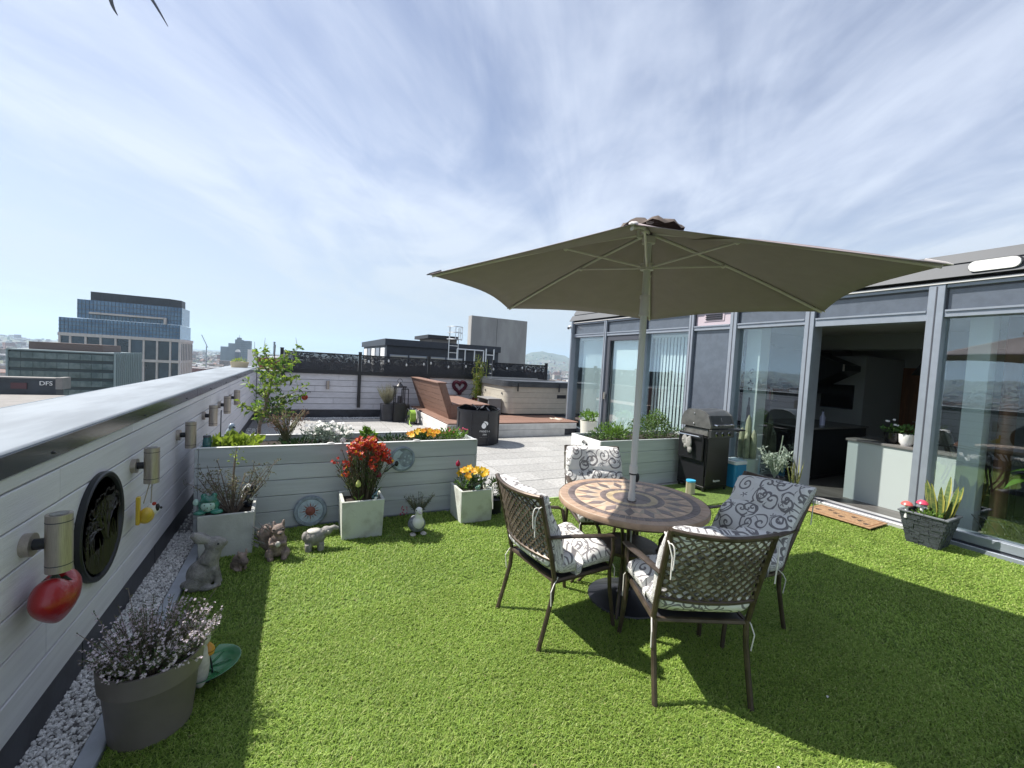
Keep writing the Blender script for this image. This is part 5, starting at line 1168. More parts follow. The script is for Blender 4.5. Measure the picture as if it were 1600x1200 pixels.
b.build('tail_tuft', M_stone, sq)
MB().ball((x - .03, y - .062, .25), .009, 8, 6).build('eye', M_black, sq); MB().ball((x + .04, y - .062, .25), .009, 8, 6).build('eye', M_black, sq); MB().ball((x + .02, y - .09, .225), .008, 8, 6).build('nose', M_black, sq)
MB().ball((x + .005, y - .088, .14), (.02, .018, .024), 10, 8).build('acorn', M_pale2, sq)
ep = thing('animal_statue', 'low round grey stone animal ornament before the sun plaque', 'statue', (.2, 3.9, 0)); x, y = .17, 3.90
sculpt([('b', (x, y, .11), (.085, .065, .07)), ('b', (x - .075, y + .01, .12), (.03, .04, .045)), ('b', (x + .085, y, .155), (.05, .045, .042)), ('t', [(x + .11, y, .165), (x + .15, y, .18), (x + .185, y, .165)], [.026, .022, .016]), ('t', [(x - .05, y - .03, .07), (x - .05, y - .035, .0)], [.03, .028]), ('t', [(x + .045, y - .03, .07), (x + .045, y - .035, .0)], [.03, .028]), ('t', [(x - .05, y + .03, .07), (x - .05, y + .035, .0)], [.03, .028]), ('t', [(x + .045, y + .03, .07), (x + .045, y + .035, .0)], [.03, .028])], 'body', M_stone, ep, vox=.006)
MB().ball((x - .01, y + .005, .165), (.06, .05, .02), 12, 8).build('pale_back', M_pale2, ep); MB().ball((x + .10, y - .04, .165), .008, 8, 6).build('eye', M_pale2, ep)
du = thing('duck_statue', 'grey and white duck ornament standing before the lavender', 'statue', (1.07, 3.98, 0)); x, y = 1.07, 3.97
sculpt([('b', (x, y + .02, .085), (.085, .10, .075)), ('b', (x, y + .12, .10), (.035, .05, .03))], 'body', mat('duck_grey', (.20, .22, .24), .6, var=.35, vs=18), du, vox=.006)
sculpt([('b', (x, y - .035, .115), (.056, .055, .07)), ('t', [(x, y - .035, .15), (x, y - .04, .21)], [.042, .032]), ('b', (x, y - .045, .235), (.036, .040, .036))], 'head', M_ow, du, vox=.0055)
MB().ball((x, y - .092, .228), (.018, .03, .010), 10, 6).build('bill', M_pale2, du)
for sg in (-1, 1): MB().ball((x + sg * .028, y - .065, .246), .006, 8, 6).build('eye', M_black, du); MB().ball((x + sg * .05, y - .05, .012), (.03, .045, .012), 10, 6).build('foot', M_pale2, du)
fg = thing('ceramic_frog', 'green glazed ceramic frog sitting on the edge of the grey cube pot', 'ornament', (-.61, 4.05, .355)); x, y, z = -.61, 4.06, .355; M_teal = mat('green_glaze', (.02, .16, .11), .12, coat=.6, var=.35, vs=12)
sculpt([('b', (x, y, z + .06), (.075, .06, .06)), ('b', (x, y - .01, z + .105), (.06, .05, .035)), ('b', (x - .055, y - .04, z + .018), (.045, .04, .018)), ('b', (x + .06, y - .04, z + .018), (.045, .04, .018)), ('b', (x - .035, y - .0, z + .14), (.022,) * 3), ('b', (x + .035, y, z + .14), (.022,) * 3)], 'body', M_teal, fg, vox=.0055)
MB().ball((x, y - .038, z + .065), (.05, .028, .045), 14, 10).build('belly', mat('mint_glaze', (.38, .55, .48), .15, coat=.5, var=.2, vs=25), fg); MB().ball((x - .085, y, z + .09), (.022, .015, .03), 10, 8).build('flower_cup', MATS['mint_glaze'], fg)
for u, v in ((-.02, .08), (.022, .085), (0, .06), (.026, .045), (-.02, .04)): MB().ball((x + u, y - .064, z + v), .005, 6, 4).build('spot', M_black, fg)
bf = thing('black_white_ornament', 'black and white speckled ornament leaning in the grey cube pot', 'ornament', (-.36, 4.2, .3)); sculpt([('b', (-.36, 4.20, .40), (.05, .045, .075)), ('b', (-.345, 4.19, .49), (.042, .04, .042)), ('b', (-.31, 4.19, .50), (.02, .015, .025))], 'body', mat('black_white_glaze', (.015, .017, .022), .25, col2=(.6, .62, .64), vs=22, lo=.52, hi=.6), bf, vox=.006); MB().tube(bez((-.40, 4.16, .46), (-.37, 4.13, .54), (-.34, 4.15, .545), 5), .006, 5).build('handle', M_ow, bf)
lb_ = thing('bird_ornament', 'small blue green bird ornament on the rim of the wallflower pot', 'ornament', (.68, 4.05, .33)); sculpt([('b', (.68, 4.06, .365), (.03, .04, .03)), ('b', (.675, 4.03, .395), (.02, .02, .02)), ('t', [(.69, 4.09, .37), (.71, 4.14, .40)], [.015, .008])], 'body', mat('blue_glaze', (.08, .17, .19), .2, coat=.5, var=.3, vs=20), lb_, vox=.005); MB().tube([(.672, 4.012, .395), (.668, 3.995, .392)], [.006, .001], 5).build('beak', M_black, lb_); MB().ball((.68, 4.015, .365), (.014, .01, .016), 8, 6).build('breast', M_ow, lb_)
gl2 = thing('glass_ornament', 'small green glass ornament on the front rim of the pansy pot', 'ornament', (1.72, 4.06, .345)); sculpt([('b', (1.72, 4.055, .365), (.03, .02, .022)), ('b', (1.74, 4.05, .385), (.014, .014, .018))], 'body', mat('green_glass', (.18, .32, .26), .12, coat=.5), gl2, vox=.005); MB().tube([(1.70, 4.06, .37), (1.685, 4.06, .42)], .004, 5).build('stem', M_dark, gl2)
bpot = thing('round_pot', 'small black plastic pot of green herbs right of the pansy pot', 'pot', (2.02, 4.25, 0)); MB().lathe([(.07, 0), (.09, .16), (.095, .17), (.085, .17), (.08, .14)], (2.02, 4.25, 0), 20).build('body', M_black, bpot); b = MB(); foliage(b, (2.02, 4.25, .28), (.08, .08, .13), 160, .06, .02, up=.8, zcut=.17); b.build('leaves', M_lf2, bpot, smooth=0)
ld = thing('leaf_dish', 'green leaf shaped dish on the lawn beside the taupe pot', 'dish', (-.36, 2.50, 0)); DM = Matrix.Translation((-.375, 2.52, .045)) @ Matrix.Rotation(rad(-5), 4, 'Y') @ Matrix.Rotation(rad(5), 4, 'X')
MB().lathe([(.001, .004), (.06, .006), (.11, .016), (.135, .034), (.131, .034), (.108, .020), (.06, .011), (.001, .009)], (0, 0, 0), 32, M=DM, sx=1.15, sy=.95, caps=False).build('bowl', mat('green_enamel', (.035, .17, .065), .25, coat=.4, var=.2, vs=10), ld)
b = MB()
for k in range(7): a = .9 * k; b.tube([(.02 * math.cos(a), .02 * math.sin(a), .012), (.11 * math.cos(a), .10 * math.sin(a), .022)], [.004, .002], 5)
b.v = [tuple(DM @ Vector(p)) for p in b.v]; b.build('vein', MATS['green_enamel'], ld); MB().lathe([(.05, 0), (.04, .05)], (-.375, 2.52, 0), 12).build('foot', M_dark, ld)
yb = thing('bud_ornament', 'amber ceramic bud on a wire stem beside the taupe pot', 'ornament', (-.35, 2.47, 0)); MB().lathe([(.004, 0), (.022, .012), (.027, .03), (.02, .05), (.006, .068), (.001, .075)], (-.355, 2.455, .155), 14).build('bud', mat('amber_glaze', (.55, .26, .04), .35), yb)
MB().tube(bez((-.34, 2.47, .02), (-.34, 2.47, .1), (-.355, 2.455, .16), 5), .004, 5).build('stem', M_black, yb); MB().tube(bez((-.34, 2.47, .03), (-.37, 2.46, .06), (-.40, 2.45, .07), 4), .003, 5).build('side_wire', M_black, yb); MB().lathe([(.027, 0), (.0275, .003)], (-.355, 2.455, .185), 14, caps=False).build('band', M_black, yb)
gst = thing('animal_statue', 'pale grey stone figure half hidden by the heather', 'statue', (-.36, 2.40, 0)); sculpt([('b', (-.385, 2.44, .13), (.038, .040, .12)), ('b', (-.375, 2.43, .27), (.032, .035, .045)), ('t', [(-.385, 2.44, .30), (-.375, 2.45, .36)], [.013, .010]), ('t', [(-.36, 2.43, .30), (-.35, 2.43, .355)], [.013, .010])], 'body', M_pale2, gst, vox=.006); MB().ball((-.36, 2.398, .28), .006, 6, 4).build('eye', M_black, gst)
# end wall ornaments
lbd = thing('ladybird_ornament', 'red ladybird ornament with wire feelers on the end wall', 'ornament', (.17, YE, .55)); MB().ball((.17, YE - .02, .53), (.075, .03, .075), 16, 10).build('shell', M_redf, lbd); MB().ball((.17, YE - .035, .585), (.035, .025, .03), 10, 8).build('head', M_black, lbd)
for sg in (-1, 1): MB().tube(bez((.17 + sg * .02, YE - .03, .60), (.17 + sg * .06, YE - .03, .69), (.17 + sg * .12, YE - .03, .68), 5), .006, 5).ball((.17 + sg * .125, YE - .03, .67), .013, 8, 6).build('feeler', M_black, lbd)
for u, v in ((-.03, .02), (.03, .0), (-.02, -.035), (.035, -.04)): MB().ball((.17 + u, YE - .048, .53 + v), .012, 8, 5).build('spot', M_black, lbd)
hw = thing('heart_wreath', 'plum coloured heart shaped wreath on the end wall behind the bench', 'wreath', (4.42, YE, .9)); hp_ = []
for k in range(40): t_ = 2 * PI * k / 40; hp_.append((4.42 + .0125 * 16 * math.sin(t_) ** 3, YE - .035, .92 + .0125 * (13 * math.cos(t_) - 5 * math.cos(2 * t_) - 2 * math.cos(3 * t_) - math.cos(4 * t_))))
M_wr = mat('wreath_plum', (.10, .018, .035), .8, var=.5, vs=25, bump=1, bs=60); MB().tube(hp_, .05, 8, closed=True).build('ring', M_wr, hw)
b = MB()
for k in range(260): c = R.choice(hp_); b.leaf(Vector(c) + rnd_dir() * .04 + Vector((0, -.02, 0)), rnd_dir(), .045, .02, up=rnd_dir())
b.build('twig_leaves', M_wr, hw, smooth=0); MB().tube([(4.36, YE - .05, .82), (4.36, YE - .05, .98)], .012, 5).tube([(4.42, YE - .05, .82), (4.44, YE - .05, .95), (4.47, YE - .05, .82)], .010, 5).build('letters', mat('pale_pink', (.5, .38, .42), .7), hw)
# lantern stand / pressure washer and hose reel by the bench
ln = thing('lantern', 'tall black lantern standing beside the bench back', 'lantern', (2.42, 11.35, 0)); P('base', M_black, ln, ((2.27, 11.22, 0), (2.57, 11.48, .5)), bev=.01)
for sx in (-1, 1):
    for sy in (-1, 1): P('corner_bar', M_black, ln, ((2.42 + sx * .12 - .012, 11.35 + sy * .1 - .012, .501), (2.42 + sx * .12 + .012, 11.35 + sy * .1 + .012, .92)))
MB().prism([(-.16, -.14), (.16, -.14), (.16, .14), (-.16, .14)], .921, .95, Matrix.Translation((2.42, 11.35, 0))).build('cap', M_black, ln, smooth=0); MB().lathe([(.1, 0), (.04, .07), (.02, .1)], (2.42, 11.35, .95), 12).build('chimney', M_black, ln); MB().lathe([(.05, 0), (.05, .18)], (2.42, 11.35, .501), 12).build('candle', M_dark, ln); MB().tube([(2.42 + .06 * math.cos(q), 11.35, 1.08 + .06 * math.sin(q)) for q in [2 * PI * k / 14 for k in range(14)]], .007, 5, closed=True).build('ring', M_black, ln)
hr = thing('hose_reel', 'green garden hose wound on a black reel beside the bench', 'hose reel', (2.68, 10.9, 0)); M_hose = mat('hose_green', (.26, .42, .06), .45)
b = MB()
for j in range(5):
    for rr_ in (.12, .145): b.tube([(2.60 + j * .032, 10.9 + rr_ * math.cos(q), .20 + rr_ * math.sin(q)) for q in [2 * PI * k / 22 for k in range(22)]], .016, 6, closed=True)
b.build('hose', M_hose, hr)
for x in (2.56, 2.77): MB().tube([(x, 10.9 + .19 * math.cos(q), .20 + .19 * math.sin(q)) for q in [2 * PI * k / 24 for k in range(24)]], .012, 6, closed=True).build('flange', M_dark, hr); P('foot', M_dark, hr, ((x - .012, 10.72, 0), (x + .012, 11.08, .03))); MB().tube([(x, 10.74, .02), (x, 10.9, .2), (x, 11.06, .02)], .011, 5).build('frame', M_dark, hr)
MB().tube([(2.55, 10.9, .2), (2.78, 10.9, .2)], .03, 10).build('axle', M_dark, hr); MB().tube(bez((2.6, 10.75, .15), (2.5, 10.6, .05), (2.55, 10.4, .015), 6), .014, 6).build('hose_end', M_hose, hr)
pwz = thing('pressure_washer', 'dark pressure washer with a handle standing between the dry grass and bench', 'machine', (2.62, 11.55, 0)); P('body', M_black, pwz, ((2.52, 11.45, .05), (2.74, 11.65, .45)), bev=.03)
for sx in (2.54, 2.72): MB().tube([(sx, 11.6, .4), (sx, 11.62, .85)], .014, 6).build('handle_bar', M_dark, pwz); MB().tube([(sx - .02, 11.6, .08), (sx + .02, 11.6, .08)], .08, 14).build('wheel', M_black, pwz)
MB().tube([(2.54, 11.62, .85), (2.72, 11.62, .85)], .016, 6).build('grip', M_dark, pwz)
# ------------------------------------------------------------------ barbecue corner
bq = thing('barbecue', 'black gas barbecue with a domed grey hood beside the herb planter', 'barbecue', (5.42, 4.25, 0))
M_hood = mat('hood_enamel', (.075, .08, .085), .28, metal=.4, var=.1); M_cart = mat('cart_black', (.010, .010, .012), .35); M_chr = mat('chrome', (.65, .65, .66), .15, metal=1.)
P('front_panel', M_cart, bq, ((5.20, 4.02, .10), (5.66, 4.04, .80)), bev=.004); P('side_panel', M_cart, bq, ((5.18, 4.045, .10), (5.20, 4.50, .80)), bev=.004); P('side_panel', M_cart, bq, ((5.66, 4.045, .10), (5.68, 4.50, .80)), bev=.004); P('base_shelf', M_cart, bq, ((5.18, 4.03, .06), (5.68, 4.5, .095)), bev=.004)
P('control_panel', mat('control_grey', (.035, .036, .038), .35), bq, ((5.19, 3.97, .80), (5.68, 4.02, .92)), bev=.008)
for x in (5.30, 5.43, 5.57):
    kb = MB().lathe([(.03, 0), (.028, .02), (.022, .035), (.001, .036)], (0, 0, 0), 18, M=Matrix.Translation((x, 3.969, .86)) @ Matrix.Rotation(PI / 2, 4, 'X')).build('knob', M_cart, bq); MB().lathe([(.033, 0), (.034, .006), (.031, .008)], (0, 0, 0), 20, M=Matrix.Translation((x, 3.968, .86)) @ Matrix.Rotation(PI / 2, 4, 'X'), caps=False).build('knob_ring', M_chr, kb)
P('firebox', mat('cast_grey', (.15, .15, .14), .5, metal=.4, var=.3), bq, ((5.21, 4.03, .80), (5.66, 4.47, .925)), bev=.02)
hx = [(4.00, .93), (3.99, .97), (4.04, 1.11), (4.12, 1.165), (4.22, 1.185), (4.38, 1.18), (4.46, 1.12), (4.50, 1.0), (4.50, .93)]
HM = Matrix(((0, 0, 1, 0), (1, 0, 0, 0), (0, 1, 0, 0), (0, 0, 0, 1)))
MB().prism(hx, 5.215, 5.665, HM).build('hood', M_hood, bq, smooth=25)
for x0 in (5.185, 5.66): MB().prism([(4.245 + (y - 4.245) * 1.02, z) for y, z in hx], x0, x0 + .035, HM).build('hood_end', mat('hood_end_cast', (.13, .13, .125), .45, metal=.5, var=.2) if x0 < 5.2 else MATS['hood_end_cast'], bq, smooth=25)
MB().tube([(5.26, 3.99, .985), (5.26, 3.95, .985), (5.62, 3.95, .985), (5.62, 3.99, .985)], .012, 8).build('hood_handle', M_chr, bq)
text('J', .07, 'hood_emblem', M_chr, bq, (5.44, 4.017, 1.06), Matrix.Rotation(rad(-20), 3, 'X') @ FACE_Y, .002)
for z, x in ((1.12, 5.19), (1.12, 5.22), (.97, 5.19)): MB().ball((x - .008, 4.12 + (5.22 - x) * 5, z), .012, 8, 6).build('hood_bolt', M_chr, bq)
P('side_shelf', M_cart, bq, ((5.70, 4.03, .875), (6.02, 4.45, .90)), bev=.005); P('shelf_bracket', M_cart, bq, ((5.69, 4.08, .80), (5.72, 4.12, .875)))
P('folded_shelf', M_cart, bq, ((5.135, 4.06, .46), (5.16, 4.48, .84)), bev=.004); MB().tube([(5.135, 4.10, .80), (5.10, 4.10, .805), (5.10, 4.46, .805), (5.135, 4.46, .80)], .010, 8).build('towel_bar', M_chr, bq)
text('Bayston', .045, 'brand_lettering', M_white, bq, (5.43, 4.018, .17), FACE_Y, .001)
for x in (5.2, 5.66):
    for y in (4.05, 4.47): MB().tube([(x, y, 0), (x, y, .07)], .02, 8).build('caster', M_cart, bq)
gv = thing('oven_glove', 'grey cloth oven gloves hung over the side bar of the barbecue', 'gloves', (5.10, 4.28, .8))
sculpt([('b', (5.085, 4.33, .73), (.02, .05, .075)), ('b', (5.08, 4.25, .70), (.02, .05, .09)), ('b', (5.08, 4.23, .60), (.018, .04, .05)), ('t', [(5.10, 4.25, .79), (5.085, 4.25, .72)], [.02, .03]), ('t', [(5.10, 4.34, .79), (5.085, 4.34, .72)], [.02, .03]), ('b', (5.08, 4.31, .64), (.018, .025, .035))], 'cloth', mat('glove_cloth', (.22, .215, .205), .9, var=.25, vs=18), gv, vox=.006)
fc = thing('filter_cartridge', 'pleated round filter cartridge with a blue cap on the grass', 'filter', (4.93, 4.04, 0))
pf = []
for k in range(72): a = 2 * PI * k / 72; r_ = .060 if k % 2 else .053; pf.append((r_ * math.cos(a), r_ * math.sin(a)))
MB().prism(pf, .022, .192, Matrix.Translation((4.93, 4.04, 0))).build('pleats', mat('filter_paper', (.50, .46, .36), .85), fc, smooth=0)
M_blue = mat('blue_plastic', (.02, .22, .42), .4); MB().lathe([(.03, 0), (.063, 0), (.063, .022), (.03, .022)], (4.93, 4.04, .193), 28).build('end_cap', mat('filter_blue', (.05, .33, .55), .45), fc); MB().lathe([(.03, 0), (.063, 0), (.063, .022), (.03, .022)], (4.93, 4.04, 0), 28).build('end_cap', MATS['filter_blue'], fc)
co = thing('cool_box', 'blue wheeled cool box with a white lid behind the barbecue', 'cool box', (6.05, 4.15, 0))
MB().prism(rrect(5.84, 6.18, 4.02, 4.28, .03, 3), .03, .375, None).build('body', M_blue, co, smooth=50); MB().prism(rrect(5.83, 6.19, 4.01, 4.29, .03, 3), .376, .42, None).build('lid', mat('cool_lid', (.62, .66, .68), .4), co, smooth=50); P('lid_panel', mat('cool_lid_teal', (.35, .52, .55), .4), co, ((5.9, 4.05, .421), (6.14, 4.25, .43)), bev=.003)
for y in (4.0, 4.285): MB().tube([(5.9, y, .05), (5.9, y + .02, .05)], .05, 16).build('wheel', M_black, co)
P('handle', M_alud, co, ((6.19, 4.1, .25), (6.21, 4.2, .38)), bev=.004)
ct = thing('cactus', 'tall ribbed columnar cactus in a pale pot against the window', 'cactus', (6.2, 4.08, 0))
M_cac = mat('cactus_green', (.16, .19, .12), .6, var=.25, vs=9)
def ribcol(b, c, r, h):
    pr = []
    for i in range(9):
        z = h * i / 8; k = (.9 + .1 * math.sin(PI * min(1, i / 5))) * math.sqrt(max(.02, 1 - max(0, (i - 5) / 3.05) ** 2)); pr.append((k * r, z))
    n0 = len(b.v); seg = 24; b.lathe(pr, c, seg)
    for i in range(n0, len(b.v)):
        k = (i - n0) % seg; q = 1 - .16 * (k % 3 == 0); x, y, z = b.v[i]; b.v[i] = (c[0] + (x - c[0]) * q, c[1] + (y - c[1]) * q, z)
for dx, dy, r_, h in ((0, .03, .05, .66), (-.04, .10, .045, .46), (.03, -.05, .05, .44), (-.06, .0, .045, .40)):
    b = MB(); ribcol(b, (6.2 + dx, 4.08 + dy, .45), r_, h); b.build('column', M_cac, ct, smooth=60)
MB().lathe([(.10, 0), (.13, .42), (.135, .45), (.12, .45), (.11, .4)], (6.2, 4.08, .0), 24).build('pot', mat('celadon_glaze', (.36, .44, .42), .3), ct)
sv = thing('silver_plant', 'silvery succulent shrub in a pot before the wide window', 'plant', (6.1, 3.6, 0)); MB().lathe([(.10, 0), (.13, .3), (.12, .3), (.11, .25)], (6.1, 3.6, 0), 20).build('pot', M_dark, sv)
b = MB(); s_ = MB()
for k in range(22):
    a = 2.4 * k; L = R.uniform(.18, .40); e = (6.1 + math.cos(a) * L * .45, 3.6 + math.sin(a) * L * .5, .3 + L); pts = bez((6.1, 3.6, .28), (6.1 + math.cos(a) * .08, 3.6 + math.sin(a) * .08, .3 + L * .6), e, 5); s_.tube(pts, .007, 5)
    for q in range(16): d = rnd_dir() + Vector((0, 0, .3)); b.leaf(Vector(pts[-1]) + rnd_dir() * .03 - Vector((0, 0, R.uniform(0, .1))), d, .06, .022, up=rnd_dir())
s_.tube(bez((6.08, 3.55, .6), (6.08, 3.52, .8), (6.05, 3.50, .90), 5), .008, 5); b.build('leaves', M_lf5, sv, smooth=0); s_.build('stems', M_lf5, sv)
for k in range(14): b.leaf((6.06, 3.51, .86), rnd_dir() + Vector((0, 0, .6)), .05, .02)
sg = thing('spiky_plant', 'thin upright spiky leaved plant left of the open door', 'plant', (6.2, 3.38, 0)); b = MB()
for k in range(12): b.leaf((6.2 + R.uniform(-.03, .03), 3.38 + R.uniform(-.04, .04), .1), (R.uniform(-.25, .25), R.uniform(-.2, .2), 1), R.uniform(.35, .68), .022, up=rnd_dir())
b.build('leaves', mat('leaf_spiky', (.22, .23, .08), .5, var=.3, vs=12), sg, smooth=0); MB().lathe([(.07, 0), (.09, .16), (.08, .16)], (6.2, 3.38, 0), 16).build('pot', M_dark, sg)
gp2 = thing('pink_flower_pot', 'small black pot of pink flowers behind the back chair', 'plant', (3.65, 4.3, 0)); MB().lathe([(.06, 0), (.08, .42), (.07, .42)], (3.65, 4.3, 0), 16).build('pot', M_black, gp2); fl = MB(); b = MB(); foliage(b, (3.65, 4.3, .48), (.08, .08, .08), 60, .05, .02)
for k in range(26): fl.flower(Vector((3.65, 4.3, .52)) + rnd_dir() * .09, rnd_dir() + Vector((-.4, -.6, .5)), .022, 5)
fl.build('blossom', M_pinkf, gp2, smooth=0); b.build('leaves', M_lf2, gp2, smooth=0)
# door mat, slate pot
dmt = thing('door_mat', 'brown coir door mat with dark paw prints before the open door', 'mat', (6.1, 2.72, 0))
M_coir = mat('coir', (.30, .185, .10), .95, var=.2, vs=40, bump=.8, bs=160); M_coird = mat('coir_border', (.22, .10, .045), .95, bump=.6, bs=140); M_print = mat('mat_print', (.06, .04, .03), .95)
Mm = Matrix.Translation((6.1, 2.72, 0)) @ Matrix.Rotation(rad(2), 4, 'Z')
b = MB().box((-.225, -.36, .026), (.225, .36, .040), .004); b.M = None; b.v = [tuple(Mm @ Vector(p)) for p in b.v]; b.build('pile', M_coir, dmt)
b = MB()
for lo, hi in (((-.19, -.33, .0401), (.19, -.32, .0425)), ((-.19, .32, .0401), (.19, .33, .0425)), ((-.19, -.319, .0401), (-.18, .319, .0425)), ((.18, -.319, .0401), (.19, .319, .0425))): b.box(lo, hi)
b.v = [tuple(Mm @ Vector(p)) for p in b.v]; b.build('border_line', M_coird, dmt, smooth=0)
for k in range(7):
    u, v = -.11 + .2 * ((k * .37) % 1), -.27 + k * .088; b = MB(); b.prism([(u + .026 * math.cos(q), v + .022 * math.sin(q)) for q in [2 * PI * j / 12 for j in range(12)]], .0402, .0418)
    for j in range(4): q = -.9 + j * .6; b.prism([(u + .038 * math.cos(q) + .009 * math.cos(s_), v + .038 * math.sin(q) + .009 * math.sin(s_)) for s_ in [2 * PI * i / 8 for i in range(8)]], .0402, .0418)
    b.v = [tuple(Mm @ Vector(p)) for p in b.v]; b.build('paw_print', M_print, dmt, smooth=0)
sp_ = thing('slate_pot', 'square flared dark slate textured pot by the right hand window', 'pot', (6.08, 1.93, 0), rad(2))
M_sl = mat('slate_texture', (.050, .058, .068), .6, var=.3, vs=12, stretch=(1, 1, 6))
def ring_(h0, z): return [(-h0, -h0, z), (h0, -h0, z), (h0, h0, z), (-h0, h0, z)]
b = MB(); g = np.random.default_rng(4)
for k in range(15):                                  # split-stone courses, each a little proud or back
    z0, z1 = .335 * k / 15, .335 * (k + 1) / 15
    for sd in range(4):
        u = 0.
        while u < 1:
            l = g.uniform(.10, .3); u1 = min(1, u + l); pr = g.uniform(0, .008); h0 = .125 + .065 * z0 / .335; h1 = .125 + .065 * z1 / .335
            a, c = math.cos(sd * PI / 2), math.sin(sd * PI / 2); T = lambda s_, d, z: (s_ * a - d * c, s_ * c + d * a, z)
            p = [T(-h0 + 2 * h0 * u, -h0 - pr, z0 + .0015), T(-h0 + 2 * h0 * u1 - .003, -h0 - pr, z0 + .0015), T(-h1 + 2 * h1 * u1 - .003, -h1 - pr, z1), T(-h1 + 2 * h1 * u, -h1 - pr, z1)]
            q = [T(-h0 + 2 * h0 * u, -h0 + .01, z0 + .0015), T(-h0 + 2 * h0 * u1 - .003, -h0 + .01, z0 + .0015), T(-h1 + 2 * h1 * u1 - .003, -h1 + .01, z1), T(-h1 + 2 * h1 * u, -h1 + .01, z1)]
            b.add(p + q, [(0, 1, 2, 3), (0, 4, 5, 1), (1, 5, 6, 2), (2, 6, 7, 3), (3, 7, 4, 0)]); u = u1
b.build('body', M_sl, sp_, local=True, smooth=0)
b = MB(); b.add(ring_(.123, .002) + ring_(.186, .334), [(0, 1, 5, 4), (1, 2, 6, 5), (2, 3, 7, 6), (3, 0, 4, 7), (3, 2, 1, 0)]); b.build('core', M_sl, sp_, local=True, smooth=0)
b = MB()
for s in (-1, 1): b.box((-.203, s * .187 - .016, .333), (.203, s * .187 + .016, .352), .003); b.box((s * .187 - .016, -.1709, .3335), (s * .187 + .016, .1709, .3515), .003)
b.build('rim', mat('slate_rim', (.11, .12, .135), .5), sp_, local=True); MB().box((-.17, -.17, .25), (.17, .17, .30)).build('soil', M_soil, sp_, local=True, smooth=0)
snk = thing('snake_plant', 'variegated snake plant with yellow edges in the slate pot', 'plant', (6.14, 1.86, .3)); M_snk = mat('snake_leaf', (.045, .085, .03), .45, col2=(.12, .16, .05), vs=14, stretch=(1, 1, 5)); M_snky = mat('snake_edge', (.36, .34, .07), .5)
for k in range(11):
    a = 2.4 * k; p = Vector((6.14 + .06 * math.cos(a), 1.86 + .06 * math.sin(a), .29)); d = Vector((math.cos(a) * .22, math.sin(a) * .22, 1)).normalized(); L = R.uniform(.22, .44) if k else .46; s = d.cross(Vector((R.uniform(-.4, .4) - .9, .4, 0))).normalized(); W = .033; b = MB(); nn = s.cross(d)
    ws = [(.0, .5), (.3, .95), (.65, .9), (.88, .5), (1, .03)]; V_ = []
    for q, f_ in ws: c = p + d * L * q; V_ += [c - s * W * f_, c - s * W * f_ * .72 + nn * .006, c + s * W * f_ * .72 + nn * .006, c + s * W * f_]
    for i in range(4):
        for j in range(3): b.add([V_[i * 4 + j], V_[i * 4 + j + 1], V_[i * 4 + 5 + j], V_[i * 4 + 4 + j]], [(0, 1, 2, 3)], 0 if j == 1 else 1)
    b.build('leaf', [M_snk, M_snky], snk, smooth=0)
for (x, y, z, lab) in ((5.90, 2.06, .41, 'toadstool ornament with a faded red cap and white stalk in the slate pot'), (6.0, 1.97, .44, 'pink red toadstool ornament in the middle of the slate pot')):
    ts_ = thing('toadstool', lab, 'ornament', (x, y, .29)); MB().lathe([(.016, -.14), (.013, 0)], (x, y, z), 12).build('stalk', M_ow, ts_); MB().lathe([(.001, -.008), (.048, -.006), (.052, .002), (.038, .026), (.016, .038), (.001, .04)], (x, y, z), 20).build('cap', mat('toadstool_red', (.52, .10, .09), .35) if y > 2 else mat('toadstool_pink', (.50, .05, .10), .35), ts_)
b = MB(); foliage(b, (5.98, 1.92, .33), (.12, .14, .06), 170, .035, .016, up=.7, shell=.2, zcut=.29); plant('ground_plant', 'small leafy green plants round the toadstools', 'plant', (5.98, 1.92, .3), [('leaves', b, [M_lf1])])
bt2 = thing('round_pot', 'dark glazed round pot at the lawn edge nearest the right corner', 'pot', (3.14, .52, 0)); MB().lathe([(.085, 0), (.09, .01), (.105, .10), (.112, .115), (.11, .125), (.10, .12), (.095, .05)], (3.17, .47, 0), 32).build('body', mat('graphite_glaze', (.018, .019, .022), .3), bt2); MB().lathe([(.001, 0), (.098, 0)], (3.17, .47, .09), 16, caps=False).build('soil', M_soil, bt2)
for (x, y) in ((2.52, 1.12), (1.86, .98)): tag(MB().leaf((x, y, .03), (1, .4, .1), .022, .014).build('fallen_petal', M_whf, smooth=0), 'tiny white petal fallen on the ' + ('lawn in the parasol shade' if x > 2 else 'sunny lawn before the front chair'), 'petal')

# ------------------------------------------------------------------ mosaic table
TC = Vector((2.24, 2.345, .74)); TR = .536
tb_ = thing('mosaic_table', 'round patio table with a brown and tan stone mosaic top', 'table', (TC.x, TC.y, 0))
M_t1 = mat('stone_tan', (.50, .355, .25), .42, var=.14, vs=18, rnd=.12, bump=.1, bs=60); M_t2 = mat('stone_slate', (.15, .115, .11), .4, var=.2, vs=18, rnd=.22, bump=.1, bs=60); M_t3 = mat('stone_gold', (.46, .36, .22), .42, var=.15, vs=18, rnd=.12); M_t4 = mat('stone_border', (.40, .275, .195), .42, var=.12, vs=18, rnd=.10, bump=.1, bs=60); M_grout = mat('grout', (.42, .36, .29), .8); M_iron = mat('bronze_iron', (.080, .060, .046), .42, metal=.45, var=.25, vs=12)
def TL(b): b.v = [(x + 0, y + 0, z) for x, y, z in b.v]; return b
MB().lathe([(.03, .0), (TR - .006, 0), (TR, .005), (TR, .036), (TR - .005, .0412), (.03, .0412)], (0, 0, .698), 80).build('tabletop', M_grout, tb_, local=True)
